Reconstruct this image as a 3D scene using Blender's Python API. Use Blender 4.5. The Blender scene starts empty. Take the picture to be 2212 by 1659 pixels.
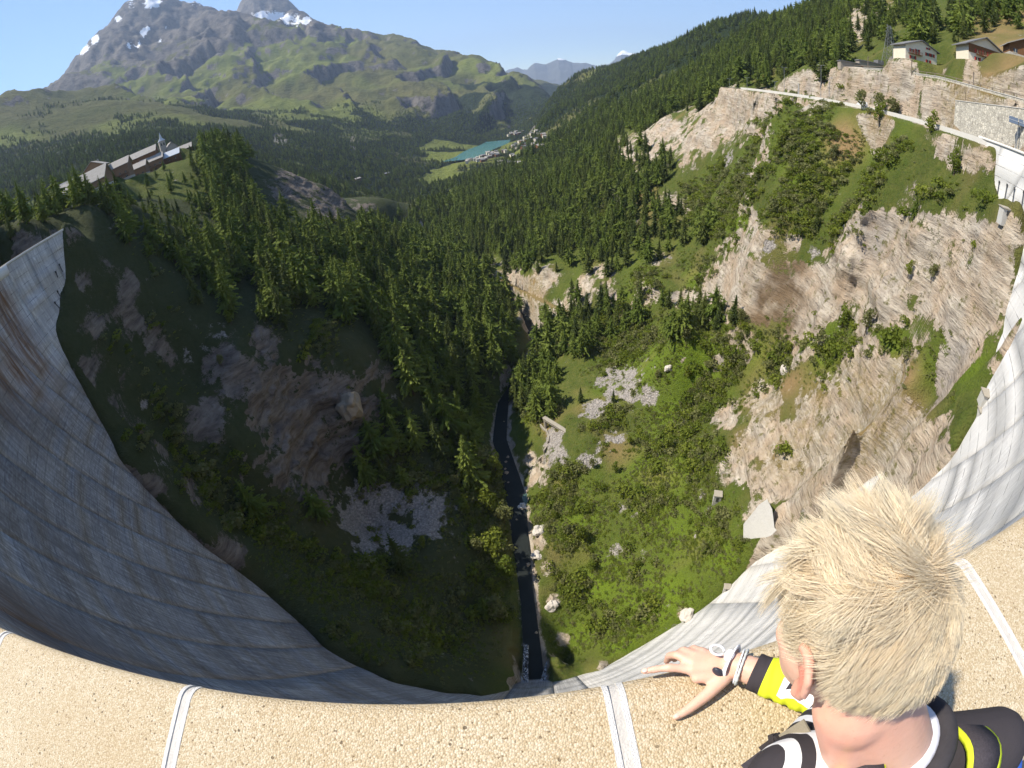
import bpy, bmesh, math, random
import numpy as np
from mathutils import Vector, Matrix
sc = bpy.context.scene
COL = sc.collection
R_ = math.radians
rng = np.random.default_rng(7)
random.seed(7)

# ------------------------------------------------------------------ camera (wide action-camera lens)
FPX, PITCH, ROLL = 480.0, 35.1, 7.8
_p, _r = R_(PITCH), R_(ROLL)
_U = np.array([-math.sin(_r)*math.cos(_p), math.cos(_r)*math.cos(_p), -math.sin(_p)])
_F = np.array([0, 0, 1.]) + math.sin(_p)*_U
_F /= np.linalg.norm(_F)
_X = np.cross(_U, _F)
RM = np.array([_X, _F, _U])                      # camera axes -> world (x right, y downstream, z up)
cam_d = bpy.data.cameras.new('camera')
cam = bpy.data.objects.new('camera', cam_d)
COL.objects.link(cam)
cam_d.type = 'PANO'
cam_d.panorama_type = 'FISHEYE_LENS_POLYNOMIAL'
cam_d.sensor_fit = 'HORIZONTAL'
cam_d.sensor_width, cam_d.sensor_height = 36, 27
cam_d.fisheye_fov = R_(200)
cam_d.fisheye_polynomial_k0 = 0
cam_d.fisheye_polynomial_k1 = -(1024/36)/FPX
cam_d.fisheye_polynomial_k2 = cam_d.fisheye_polynomial_k3 = cam_d.fisheye_polynomial_k4 = 0
cam_d.clip_start, cam_d.clip_end = 0.01, 90000
_m = Matrix.Identity(4)
for _i in range(3):
    _m[_i][0], _m[_i][1], _m[_i][2] = (RM@[1, 0, 0])[_i], (RM@[0, 1, 0])[_i], -(RM@[0, 0, 1])[_i]
cam.matrix_world = _m
sc.camera = cam

# ------------------------------------------------------------------ sky, sun, exposure
SUN_EL, SUN_AZ = 52.0, -80.0                     # sun stands to the left, azimuth from +y clockwise
world = bpy.data.worlds.new('World')
sc.world = world
world.use_nodes = True
wn = world.node_tree
bg = wn.nodes['Background']
sky = wn.nodes.new('ShaderNodeTexSky')
sky.sky_type = 'NISHITA'
sky.sun_disc = False
sky.sun_elevation = R_(SUN_EL)
sky.sun_rotation = R_(SUN_AZ)
sky.altitude = 2500
sky.air_density, sky.dust_density, sky.ozone_density = 1.2, 0.0, 3.2
wn.links.new(sky.outputs[0], bg.inputs['Color'])
bg.inputs['Strength'].default_value = 0.118
sun_d = bpy.data.lights.new('sun', 'SUN')
sun_d.energy = 4.6
sun_d.angle = R_(0.53)
sun_d.color = (1.0, 0.92, 0.78)
sun = bpy.data.objects.new('sun', sun_d)
COL.objects.link(sun)
_e, _a = R_(SUN_EL), R_(SUN_AZ)
SUNV = Vector((math.cos(_e)*math.sin(_a), math.cos(_e)*math.cos(_a), math.sin(_e)))
sun.rotation_euler = SUNV.to_track_quat('Z', 'Y').to_euler()
sc.view_settings.view_transform = 'Standard'
sc.view_settings.look = 'None'
sc.view_settings.gamma = 1
sc.view_settings.exposure = 0.85
sc.view_settings.use_curve_mapping = False
sc.render.engine = 'CYCLES'
sc.cycles.max_bounces = 5
sc.cycles.diffuse_bounces = 2
sc.cycles.glossy_bounces = 2
sc.cycles.transmission_bounces = 3
sc.cycles.volume_bounces = 0
sc.cycles.transparent_max_bounces = 6
sc.cycles.use_denoising = True
sc.cycles.use_adaptive_sampling = True
sc.cycles.adaptive_threshold = 0.02
sc.cycles.caustics_reflective = sc.cycles.caustics_refractive = False

# ------------------------------------------------------------------ surveying helpers: photo points are turned into real places
Q = 1024/2212.0
def rq(qx, qy):
    x, y = qx*Q-512, -(qy*Q-384)
    r = math.hypot(x, y)+1e-9
    t = r/FPX
    return RM @ np.array([math.sin(t)*x/r, math.sin(t)*y/r, math.cos(t)])
def atD(qx, qy, D):
    d = rq(qx, qy)
    return d*(D/math.hypot(d[0], d[1]))
def atz(qx, qy, z):
    d = rq(qx, qy)
    return d*(z/d[2])
def projq(P):
    c = np.asarray(P, float) @ RM
    n = np.linalg.norm(c, axis=-1)
    t = np.arccos(np.clip(c[..., 2]/n, -1, 1))
    h = np.hypot(c[..., 0], c[..., 1])+1e-12
    return (512+FPX*t*c[..., 0]/h)/Q, (384-FPX*t*c[..., 1]/h)/Q

# ------------------------------------------------------------------ object helpers
def tag(o, label=None, cat=None, group=None, kind=None):
    if label: o['label'] = label
    if cat: o['category'] = cat
    if group: o['group'] = group
    if kind: o['kind'] = kind
    return o
def link(name, me, mats=None, parent=None):
    o = bpy.data.objects.new(name, me)
    COL.objects.link(o)
    if mats is not None:
        for m in (mats if isinstance(mats, (list, tuple)) else [mats]):
            me.materials.append(m)
    if parent is not None: o.parent = parent
    return o
def empty(name, loc=(0, 0, 0), rz=0.0, sc_=1.0):
    o = bpy.data.objects.new(name, None)
    o.location = loc
    o.rotation_euler = (0, 0, rz)
    o.scale = (sc_,)*3
    o.empty_display_size = .2
    COL.objects.link(o)
    return o
def mesh_np(name, V, F, smooth=False, midx=None):
    """V (n,3); F (m,3|4) int array or list of lists"""
    me = bpy.data.meshes.new(name)
    if isinstance(F, np.ndarray):
        k = F.shape[1]
        me.vertices.add(len(V)); me.vertices.foreach_set('co', np.ascontiguousarray(V, np.float32).ravel())
        me.loops.add(F.size); me.loops.foreach_set('vertex_index', np.ascontiguousarray(F, np.int32).ravel())
        me.polygons.add(len(F))
        me.polygons.foreach_set('loop_start', np.arange(0, F.size, k, dtype=np.int32))
        me.update(calc_edges=True)
    else:
        me.from_pydata([tuple(v) for v in V], [], F)
    if smooth: me.polygons.foreach_set('use_smooth', np.ones(len(me.polygons), bool))
    if midx is not None: me.polygons.foreach_set('material_index', np.asarray(midx, np.int32))
    me.update()
    return me
class MB:
    """collects boxes, tubes and polygons into one mesh"""
    def __init__(self): self.V = []; self.F = []; self.M = []
    def poly(self, pts, faces, m=0):
        b = len(self.V); self.V += [tuple(p) for p in pts]
        self.F += [tuple(b+i for i in f) for f in faces]; self.M += [m]*len(faces)
        return self
    def box(self, c, s, rz=0.0, m=0, rot=None):
        hx, hy, hz = s[0]/2, s[1]/2, s[2]/2
        P = [Vector((x, y, z)) for z in (-hz, hz) for y in (-hy, hy) for x in (-hx, hx)]
        M = rot if rot is not None else Matrix.Rotation(rz, 3, 'Z')
        P = [M @ p + Vector(c) for p in P]
        return self.poly(P, [(0, 2, 3, 1), (4, 5, 7, 6), (0, 1, 5, 4), (2, 6, 7, 3), (0, 4, 6, 2), (1, 3, 7, 5)], m)
    def tube(self, a, b, r0, r1=None, n=8, m=0, caps=True):
        a, b = Vector(a), Vector(b); r1 = r0 if r1 is None else r1
        q = (b-a).to_track_quat('Z', 'Y'); P = []
        for (c, r) in ((a, r0), (b, r1)):
            for i in range(n):
                t = 2*math.pi*i/n
                P.append(c + q @ Vector((r*math.cos(t), r*math.sin(t), 0)))
        f = [(i, (i+1) % n, n+(i+1) % n, n+i) for i in range(n)]
        if caps: f += [tuple(range(n-1, -1, -1)), tuple(range(n, 2*n))]
        return self.poly(P, f, m)
    def path(self, pts, r, n=6, m=0):
        for a, b in zip(pts[:-1], pts[1:]): self.tube(a, b, r, r, n, m)
        return self
    def build(self, name, mats, parent=None, smooth=False):
        me = mesh_np(name, self.V, self.F, smooth, self.M if any(self.M) else None)
        return link(name, me, mats, parent)

# ------------------------------------------------------------------ numpy noise
def _hash(ix, iy, iz, seed):
    h = (ix*374761393 + iy*668265263 + iz*2147483647 + seed*974634777) & 0xFFFFFFFF
    h = ((h ^ (h >> 13))*1274126177) & 0xFFFFFFFF
    h = ((h ^ (h >> 16))*2246822519) & 0xFFFFFFFF
    return ((h ^ (h >> 15)) & 0xFFFFFF)/float(0x7FFFFF)-1.0
def vnoise(x, y, z=0.0, seed=0):
    x, y, z = np.broadcast_arrays(np.asarray(x, float), np.asarray(y, float), np.asarray(z, float))
    ix, iy, iz = (np.floor(v).astype(np.int64) for v in (x, y, z))
    fx, fy, fz = x-ix, y-iy, z-iz
    fx, fy, fz = (f*f*f*(f*(f*6-15)+10) for f in (fx, fy, fz))
    o = 0
    for dz in (0, 1):
        wz = fz if dz else 1-fz
        for dy in (0, 1):
            wy = fy if dy else 1-fy
            o = o + wz*wy*(_hash(ix, iy+dy, iz+dz, seed)*(1-fx)+_hash(ix+1, iy+dy, iz+dz, seed)*fx)
    return o
def fbm(x, y, z=0.0, oct=4, seed=0, lac=2.03, gain=.5):
    s, a = 0, 1.0
    for i in range(oct):
        s = s + a*vnoise(x*lac**i, y*lac**i, np.asarray(z)*lac**i, seed+i*17)
        a *= gain
    return s
def sstep(a, b, x):
    t = np.clip((x-a)/(b-a), 0, 1)
    return t*t*(3-2*t)

# ------------------------------------------------------------------ material helpers
class NT:
    def __init__(self, name):
        self.m = bpy.data.materials.new(name); self.m.use_nodes = True
        self.t = self.m.node_tree; self.t.nodes.clear()
        self.out = self.n('ShaderNodeOutputMaterial')
    def n(self, ty, **kw):
        nd = self.t.nodes.new(ty)
        for k, v in kw.items():
            if k.startswith('i_'):
                key = k[2:]
                key = int(key) if key.isdigit() else key.replace('_', ' ')
                nd.inputs[key].default_value = v
            else: setattr(nd, k, v)
        return nd
    def l(self, a, b): self.t.links.new(a, b); return self
    def val(self, x, sock):
        if hasattr(x, 'is_output'): self.l(x, sock)
        else: sock.default_value = x
    def coord(self, kind='Object'): return self.n('ShaderNodeTexCoord').outputs[kind]
    def geo(self, k='Position'): return self.n('ShaderNodeNewGeometry').outputs[k]
    def attr(self, name, k='Color'): return self.n('ShaderNodeAttribute', attribute_name=name).outputs[k]
    def mapping(self, v, scale=(1, 1, 1), rot=(0, 0, 0), loc=(0, 0, 0)):
        nd = self.n('ShaderNodeMapping'); self.l(v, nd.inputs[0])
        nd.inputs['Scale'].default_value = scale; nd.inputs['Rotation'].default_value = rot; nd.inputs['Location'].default_value = loc
        return nd.outputs[0]
    def noise(self, v, scale, detail=4, rough=.55, dist=0.0, out='Fac'):
        nd = self.n('ShaderNodeTexNoise'); self.l(v, nd.inputs['Vector'])
        nd.inputs['Scale'].default_value = scale; nd.inputs['Detail'].default_value = detail
        nd.inputs['Roughness'].default_value = rough; nd.inputs['Distortion'].default_value = dist
        return nd.outputs[out]
    def voro(self, v, scale, feature='F1', out='Distance', rand=1.0):
        nd = self.n('ShaderNodeTexVoronoi', feature=feature); self.l(v, nd.inputs['Vector'])
        nd.inputs['Scale'].default_value = scale; nd.inputs['Randomness'].default_value = rand
        return nd.outputs[out]
    def ramp(self, f, stops, interp='LINEAR'):
        nd = self.n('ShaderNodeValToRGB'); self.l(f, nd.inputs[0]); cr = nd.color_ramp; cr.interpolation = interp
        while len(cr.elements) < len(stops): cr.elements.new(.5)
        for e, (p, c) in zip(cr.elements, stops):
            e.position = p; e.color = (c, c, c, 1) if isinstance(c, (int, float)) else (*c, 1)
        return nd.outputs[0]
    def mix(self, f, a, b, mode='MIX'):
        nd = self.n('ShaderNodeMix', data_type='RGBA', blend_type=mode)
        self.val(f, nd.inputs[0])
        for x, s in ((a, nd.inputs[6]), (b, nd.inputs[7])):
            if isinstance(x, tuple): x = (*x, 1) if len(x) == 3 else x
            self.val(x, s)
        return nd.outputs[2]
    def math(self, op, a, b=0.0, c=None, clamp=False):
        nd = self.n('ShaderNodeMath', operation=op, use_clamp=clamp)
        self.val(a, nd.inputs[0]); self.val(b, nd.inputs[1])
        if c is not None: self.val(c, nd.inputs[2])
        return nd.outputs[0]
    def sep(self, v):
        nd = self.n('ShaderNodeSeparateXYZ'); self.l(v, nd.inputs[0]); return nd.outputs
    def comb(self, x, y, z):
        nd = self.n('ShaderNodeCombineXYZ')
        for s, v in zip(nd.inputs, (x, y, z)): self.val(v, s)
        return nd.outputs[0]
    def bump(self, h, strength=.5, dist=.1, normal=None):
        nd = self.n('ShaderNodeBump'); self.l(h, nd.inputs['Height'])
        nd.inputs['Strength'].default_value = strength; nd.inputs['Distance'].default_value = dist
        if normal is not None: self.l(normal, nd.inputs['Normal'])
        return nd.outputs[0]
    def bsdf(self, col, rough=.8, spec=.2, normal=None, **kw):
        b = self.n('ShaderNodeBsdfPrincipled')
        self.val((*col, 1) if isinstance(col, tuple) and len(col) == 3 else col, b.inputs['Base Color'])
        self.val(rough, b.inputs['Roughness']); self.val(spec, b.inputs['Specular IOR Level'])
        for k, v in kw.items(): self.val(v, b.inputs[k.replace('_', ' ')])
        if normal is not None: self.l(normal, b.inputs['Normal'])
        return b
    def done(self, shader):
        self.l(shader.outputs[0] if hasattr(shader, 'outputs') else shader, self.out.inputs['Surface']); return self.m
def simple(name, col, rough=.7, spec=.25, var=.12, scale=3.0, metallic=0.0, bump=0.0):
    t = NT(name); co = t.coord('Object')
    f = t.noise(co, scale, 5, .6)
    c = t.mix(f, tuple(x*(1-var) for x in col), tuple(min(1, x*(1+var)) for x in col))
    nrm = t.bump(t.noise(co, scale*6, 4), bump, .02) if bump else None
    b = t.bsdf(c, rough, spec, nrm)
    b.inputs['Metallic'].default_value = metallic
    return t.done(b)
# ------------------------------------------------------------------ dam shape (needed to survey the rock contact)
R0, PY = 115.0, 0.27                              # crest radius, downstream edge
YC = PY+R0
def kf(d): return 48*(np.maximum(d, 0)/140.0)**1.6
def dam_hit(qx, qy):
    d = rq(qx, qy); t = np.linspace(1, 400, 3000); P = d[None]*t[:, None]
    s = np.hypot(P[:, 0], P[:, 1]-YC)-(R0-kf(-P[:, 2]))
    i = np.where((s[1:] > 0) & (s[:-1] <= 0))[0]
    return P[i[0]]

# ------------------------------------------------------------------ terrain survey points: photo point + horizontal distance in metres
CONTACT = [(160,484),(140,570),(122,690),(128,740),(152,790),(212,900),(272,1010),(332,1075),(402,1145),(452,1190),(522,1240),(572,1280),
           (652,1350),(702,1400),(762,1435),(852,1475),(960,1497),(1040,1503),(1300,1447),(1400,1388),(1500,1328),(1570,1273),(1610,1233),
           (2000,1050),(2060,985),(2110,900),(2135,830),(2150,760),(2165,725),(2212,680),(2148,350),(2155,410),(2180,440),(2212,460)]
SP = [
 # left bank, beside the abutment
 (160,520,165),(210,455,175),(60,535,160),(0,560,150),(0,520,200),(80,490,195),(300,450,210),
 # left wall
 (300,900,135),(250,700,150),(200,600,160),(400,1000,122),(400,800,150),(420,580,195),(400,500,240),(420,420,300),(450,350,370),
 (560,1100,115),(600,1000,122),(600,850,138),(620,720,160),(620,620,195),(620,520,255),(610,440,325),(600,370,395),(540,340,410),
 (500,1130,108),(500,950,125),(480,750,150),(500,640,180),
 (800,1300,83),(800,1140,120),(800,1070,128),(770,1010,138),(700,1020,132),(740,890,143),(780,770,158),(800,705,182),(800,620,235),(800,540,290),
 (870,890,150),(850,950,142),(650,1130,110),(690,1250,92),
 (960,1400,66),(950,1200,96),(950,1120,111),(930,1000,133),(930,910,150),(930,810,180),(930,720,220),(930,640,275),(900,560,360),
 (1050,1300,83),(1045,1100,119),(1030,950,159),(1040,880,185),(1060,760,215),(1050,700,240),(1020,620,310),(980,560,400),(1000,900,176),
 # far side of the wooded spur, falling to the gorge
 (700,400,420),(760,450,420),(660,390,410),(820,500,440),
 # river bed
 (1150,1450,55.5),(1135,1300,80),(1130,1200,101),(1112,1060,137),(1075,950,167),(1085,870,194),(1130,800,219),(1160,742,250),(1000,548,440),(920,514,525),
 # right bank low
 (1215,1440,60),(1200,1300,80),(1180,1180,99),(1170,1060,125),(1200,1000,130),(1215,920,150),(1150,885,172),(1300,850,165),(1350,800,178),
 (1250,755,203),(1200,700,236),(1150,705,258),(1250,690,232),(1100,615,318),(1050,592,330),(1150,580,300),(1300,605,248),(1250,565,288),
 (1200,505,350),(1300,485,328),(1150,435,470),(1080,425,560),(1200,385,560),(1010,405,760),(1250,335,640),(1300,315,560),(1000,575,385),
 # rock knoll under the road
 (1420,270,400),(1560,205,330),(1500,270,360),(1600,300,270),(1700,260,225),(1330,330,470),(1650,206,270),(1400,330,380),
 # road shelf
 (1720,207,235),(1850,216,190),(1950,243,160),(2060,278,132),
 # green slope
 (1700,330,226),(1900,330,168),(2050,335,130),(1600,420,228),(1800,420,168),(2000,420,125),(2110,330,123),(2110,380,118.5),(2085,430,115),(2125,415,115),(2130,432,111),
 (1640,510,168),(1850,500,134),(2000,466,117),(2180,482,97),
 # cliff foot
 (1500,690,170),(1650,715,150),(1800,730,127),(1950,735,106),(2130,732,93),(1580,640,168),
 # cliff middle: nearly upright
 (1700,620,155),(1850,620,131),(2000,600,112),(2130,610,96),
 (1700,790,138),(1900,795,103),(2050,805,94),(1600,900,125),(1800,900,105),(2000,900,86),
 (1800,1000,94),(1850,1000,89),(1900,870,98),(1900,950,89),(1900,1030,79),(1950,960,82),(2000,980,74),(1700,1120,87),(1700,1050,97),(1750,1000,100),(1850,900,101),(2050,850,84),(1650,1050,98),(1800,1050,85),(1950,1040,75),(1500,1200,87),(1550,1100,98),(1450,1000,120),(1400,1150,98),(1300,1150,101),(1350,1300,76),
 (1400,900,148),(1500,850,153),(1500,750,172),(1400,730,194),(1350,700,214),(1600,800,148),(1400,640,214),(1400,600,221),(1450,560,233),
 (1550,540,208),(1400,480,275),(1500,420,288),(1350,400,360),(1450,350,330),
 # above the road
 (1780,170,240),(1850,160,215),(1930,158,195),(1960,230,163),(2060,240,138),(2160,265,122),(2010,150,180),(2090,165,160),(2212,222,120),
 (1985,134,187),(2125,140,170),(2205,150,160),(1850,60,330),(1960,60,260),(2100,60,230),(2212,70,215),(2100,0,300),(1900,0,380),(1780,100,340),(1700,190,300),
 (1600,170,420),(1500,215,480),(1400,250,540),(1700,120,430),(1750,30,560),(1650,60,640),
 (1340,240,720),(1450,180,760),(1560,110,800),(1250,270,900),(1200,300,1000),(1160,340,1050),
 # right skyline of the valley
 (1500,72,1250),(1600,36,1100),(1400,112,1500),(1300,160,1700),(1200,200,2100),(1250,215,1500),(1350,180,1300),(1180,255,1500),
 # valley floor, far village, lake
 (970,388,1330),(1060,350,1620),(1130,350,1560),(1040,326,1950),(1000,338,1780),(1100,320,1900),(1150,290,2150),(1130,265,2600),(1160,230,2900),
 (940,430,1000),(900,470,800),(860,500,620),(800,430,1050),(850,410,1150),(880,380,1400),(950,350,1750),(750,400,1000),
 # wooded lower slopes, left of the valley
 (900,300,2250),(800,330,1700),(700,330,1500),(700,250,2300),(600,330,1400),(500,250,2200),(520,300,1500),(430,290,1400),(380,300,1300),
 (350,240,2000),(250,260,1900),(150,300,1700),(50,330,1600),(100,400,950),(50,430,800),(200,370,900),(300,310,1150),(230,430,500),(160,440,420),
 (0,240,2300),(0,196,2750),(80,190,2850),(160,205,2700),(240,186,2850),(300,215,2500),(330,225,2900),
 # the massif
 (450,200,3300),(600,190,3300),(750,200,3100),(900,210,3000),(1000,240,2800),(1080,220,3100),(1130,200,3300),
 (300,150,4000),(250,100,4700),(160,150,4700),(110,185,4300),(200,90,5200),(245,45,5600),(280,4,5900),(340,60,5200),(400,120,4300),(500,120,4200),
 (420,6,5900),(480,40,5000),(520,30,5100),(560,60,4700),(620,100,4400),(700,120,4100),(800,140,3900),(900,150,3700),(1000,170,3600),(1060,190,3500),
 (600,45,5900),(660,52,6300),(720,62,5500),(800,72,5200),(860,85,5000),(920,100,4700),(1000,125,4400),(1050,140,4200),(1100,160,4000),(1150,182,3800),(1185,205,3600),
]
# places the photo does not show (behind ridges, out of frame): azimuth, distance, height
HP = [(-66,150,4),(-75,220,8),(-66,300,10),(-62,700,40),(-66,2500,650),(-60,4500,900),(-90,120,5),(-90,600,30),
 (-52,300,2),(-45,330,9),(-38,440,14),(-34,430,15),(-30,470,2),(-24,500,-50),(-40,560,0),(-47,420,8),(-30,620,-30),(-20,620,-100),(-12,640,-130),
 (-8,700,-150),(-5,850,-170),(-4,1050,-195),(2,300,-146),(1,360,-147),(-7,58,-143),(3,57,-143),(0,60,-145),
 (72,55,-70),(66,52,-75),(78,70,-45),(75,95,-20),(-66,60,-60),(-72,60,-50),(75,150,40),(80,300,110),(70,500,170),(66,300,90),(45,650,140),(52,450,120),(60,900,260),
 (46,1000,150),(36,1500,120),(30,1700,100),(20,2200,40),(13,2800,-80),(9,3600,-150),(9,4600,-200),(6,5200,0),(2,5600,300),(-4,6200,450),(-10,7000,500),
 (-18,8200,700),(-26,8000,900),(-34,8000,1400),(-45,7000,800),(-55,6500,500),(-52,3600,500),(-46,3400,500),(-58,3500,450),
 (-16,6400,900),(-20,6600,1100),(-24,6600,1300),(14,5200,-250),(16,9000,-200),(60,2500,500),(30,3000,100),(70,2500,600)]

def survey():
    A, L, E = [], [], []
    def add(P):
        D = math.hypot(P[0], P[1]); A.append(math.atan2(P[0], P[1])); L.append(math.log(D)); E.append(P[2]/D)
    def dense(l):
        o = []
        for a, b in zip(l[:-1], l[1:]):
            n = max(1, int(math.hypot(a[0]-b[0], a[1]-b[1])/45))
            o += [(a[0]+(b[0]-a[0])*k/n, a[1]+(b[1]-a[1])*k/n) for k in range(n)]
        return o+[l[-1]]
    for p in dense(CONTACT[:18])+dense(CONTACT[18:23])+dense(CONTACT[23:30])+dense(CONTACT[30:]):
        h = dam_hit(*p); add(h)
        n = np.array([h[0], h[1]-YC]); n /= np.linalg.norm(n)
        for o_, low in ((5.0, 9.0), (14.0, 30.0)):          # behind the contact the ground dives into the dam body
            if h[2] > -14 and o_ > 6: continue
            add((h[0]+n[0]*o_, h[1]+n[1]*o_, h[2]-low))
    for x, y, D in SP:
        if D < 260:
            try:
                hd_ = dam_hit(x, y); Dh = math.hypot(hd_[0], hd_[1])
                ga = math.degrees(math.atan2(hd_[0], YC-hd_[1]))
                if hd_[2] < -1.5 and -87 < ga < 63 and Dh < D+2.5: D = Dh-2.5      # the ground shown here stands in front of the dam
            except IndexError: pass
        add(atD(x, y, D))
    for a, D, z in HP: add((D*math.sin(R_(a)), D*math.cos(R_(a)), z))
    return np.array(A), np.array(L), np.array(E)
_A, _L, _E = survey()
_SL = 0.85
_C2 = np.interp(_L, [math.log(250), math.log(900), math.log(2500)], [.02, .03, .06])**2
def _phi(a, l, A, L): return np.sqrt((a[:, None]-A[None])**2+((l[:, None]-L[None])*_SL)**2+_C2[None])
_K = _phi(_A, _L, _A, _L)
_n = len(_A)
_Kp = np.zeros((_n+1, _n+1)); _Kp[:_n, :_n] = _K - 0.0003*np.eye(_n); _Kp[:_n, _n] = 1; _Kp[_n, :_n] = 1
_W = np.linalg.solve(_Kp, np.append(_E, 0))
def tan_el(a, l):
    a, l = np.asarray(a, float).ravel(), np.asarray(l, float).ravel()
    out = np.empty(len(a))
    for i in range(0, len(a), 20000):
        out[i:i+20000] = _phi(a[i:i+20000], l[i:i+20000], _A, _L) @ _W[:_n] + _W[_n]
    return out

# polar sheet of ground: rings packed where the ground is steep, coarser far away
AZ = np.radians(np.arange(-72, 78.01, 0.17))
na = len(AZ)
ca, cl = np.linspace(AZ[0], AZ[-1], 330), np.linspace(math.log(40), math.log(8200), 560)
Tc = tan_el(*[g.ravel() for g in np.meshgrid(ca, cl, indexing='ij')]).reshape(330, 560)
def bilin(G, xa, xl):
    u = np.clip((xa-ca[0])/(ca[1]-ca[0]), 0, 328.999); v = np.clip((xl-cl[0])/(cl[1]-cl[0]), 0, 558.999)
    i, j = u.astype(int), v.astype(int); fu, fv = u-i, v-j
    return (G[i, j]*(1-fu)*(1-fv)+G[i+1, j]*fu*(1-fv)+G[i, j+1]*(1-fu)*fv+G[i+1, j+1]*fu*fv)
_nn, _nf = 690, 0
lfar = np.arange(math.log(760)+.0095, math.log(8200), .0095)
_lf = np.linspace(math.log(40), math.log(760), 1500)
_ca = AZ[::4]; S_ = np.empty((len(_ca), _nn))
for _i, _a in enumerate(_ca):
    _t = bilin(Tc, np.full(1500, _a), _lf); _D = np.exp(_lf); _z = _t*_D
    _run = np.maximum.accumulate(_t)
    _ds = np.hypot(np.diff(_D), np.diff(_z))/_D[1:]
    _ds = _ds*np.where(_t[1:] < _run[1:]-.012, .35, 1.0)+.0012
    _s = np.concatenate([[0], np.cumsum(_ds)])
    S_[_i] = np.interp(np.linspace(0, _s[-1], _nn), _s, _lf)
GLn = np.stack([np.interp(AZ, _ca, S_[:, j]) for j in range(_nn)], 1)
GL = np.concatenate([GLn, np.tile(lfar, (na, 1))], 1); nl = GL.shape[1]
GA = np.tile(AZ[:, None], (1, nl))
GD = np.exp(GL)
GX, GY = GD*np.sin(GA), GD*np.cos(GA)
GZ = GD*bilin(Tc, GA, GL)
del GA

# ---- ground cover: what grows or lies where (photo point, radius in photo units); spheres in space around the surveyed place
def grid_hit(qx, qy):
    """first ground the sight line meets"""
    d = rq(qx, qy); a = math.atan2(d[0], d[1]); te = d[2]/math.hypot(d[0], d[1])
    l = np.linspace(math.log(42), math.log(8000), 2500)
    t = bilin(Tc, np.full(2500, a), l)
    k = np.where(t >= te)[0]
    D = math.exp(l[k[0]] if len(k) else l[-1])
    return np.array([D*math.sin(a), D*math.cos(a), D*te])
def blobs(lst):
    """patches: bearing, elevation, log distance, angular radius, weight; patches reach some way along the slope"""
    o = []
    for b in lst:
        P = grid_hit(b[0], b[1]); D = math.hypot(P[0], P[1])
        o.append((math.atan2(P[0], P[1]), math.atan2(P[2], D), math.log(D), b[2]*Q/FPX, b[3] if len(b) > 3 else 1.0))
    return np.array(o)
def field(B, X, Y, Z, soft=1.0, depth=.28):
    f = np.zeros(X.shape); D = np.hypot(X, Y); az = np.arctan2(X, Y); el = np.arctan2(Z, D); ld = np.log(D)
    for a, e, l, r, w in B:
        m = (np.abs(az-a)*math.cos(e) < 2.0*r) & (np.abs(ld-l) < depth*1.6)
        if not m.any(): continue
        d2 = (((az[m]-a)*math.cos(e))**2+(el[m]-e)**2)/(r*r)+((ld[m]-l)/depth)**2*.5
        f[m] = np.maximum(f[m], w*np.exp(-d2*soft))
    return f
ROCK = [(1420,290,90),(1550,250,90),(1350,330,50),(1650,240,70),(1480,320,50),(1750,240,50),(1640,290,40),(1510,300,60),
 (1850,190,60),(1950,180,60),(2050,200,60),(2000,240,60),(1900,240,50),(2150,250,40),(1780,180,40),(2100,170,40),
 (1850,60,40),(1880,15,50),(1840,40,30),
 (1640,510,50),(1720,520,30),(1900,500,60),(2000,490,80),(2100,500,80),(2180,520,50),(1560,620,80),(1650,650,80),(1750,640,100),(1900,640,110),(2050,640,110),
 (2150,640,80),(1480,650,60),(1400,640,50),(1330,640,50),(1270,620,50),(1180,600,40),(1150,640,40),(1200,670,40),(1260,650,30),(1100,590,35),(1050,580,30),(1120,625,40),
 (1450,440,28),(1490,450,28),(1330,430,20),(1370,480,22),(1430,570,30),(1300,590,30),(1510,570,30),(975,530,25),(1010,560,25),(1170,710,20),(1140,690,25),
 (1650,850,60),(1750,870,80),(1880,860,80),(1650,950,70),(1800,950,90),(1950,930,80),(1600,1000,60),(1700,1040,90),(1850,1030,90),(1980,980,60),(1570,900,45),(1640,1120,50),(1750,950,110),(1880,900,110),
 (1165,1170,16),(1180,1230,18),(1195,1300,18),(1215,1380,18),(1160,1030,28),(1180,1000,25),(1140,990,20),(1480,1320,18),(1300,1440,20),
 (600,850,90),(700,850,80),(650,950,80),(600,1020,60),(780,880,50),(500,800,80),(350,760,60),(250,780,50),(450,900,60),(330,1050,30),(500,1190,40),(560,760,60),
 (650,390,60),(720,430,55),(620,400,45),(780,465,40),(690,460,45),(60,545,40),(120,520,25),(820,790,40)]
SCREE = [(1340,830,55),(1280,890,36),(1210,985,35),(1195,950,28),(1330,950,45,.8),(1260,1000,28),(1340,1090,20,.8),(1320,1190,25,.7),(1400,850,30),
 (780,1110,75),(840,1150,75),(900,1100,65),(945,1110,55),(800,1190,55),(860,1100,60),(1660,530,20,.7),(1750,540,30,.7),(1610,380,30,.6),(1580,350,25,.6)]
DRY = [(1850,830,60),(1950,810,40),(1700,830,50),(1330,970,45),(1250,430,28),(1830,310,42),(1900,300,30),(1290,425,25),(2150,100,60),(2180,60,60),(2100,200,40),
 (1400,430,25),(1185,900,25),(1190,930,20),(1150,620,25),(1440,200,35),(1240,370,20),(1750,930,60,.9),(1850,950,60,.8),(1650,870,60,.9),(1750,860,70,.9),(1880,850,60,.9),(1700,990,60,.9),(1900,920,60,.9),(1600,950,40,.8),(1960,880,50,.8),(2130,175,40)]
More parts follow.
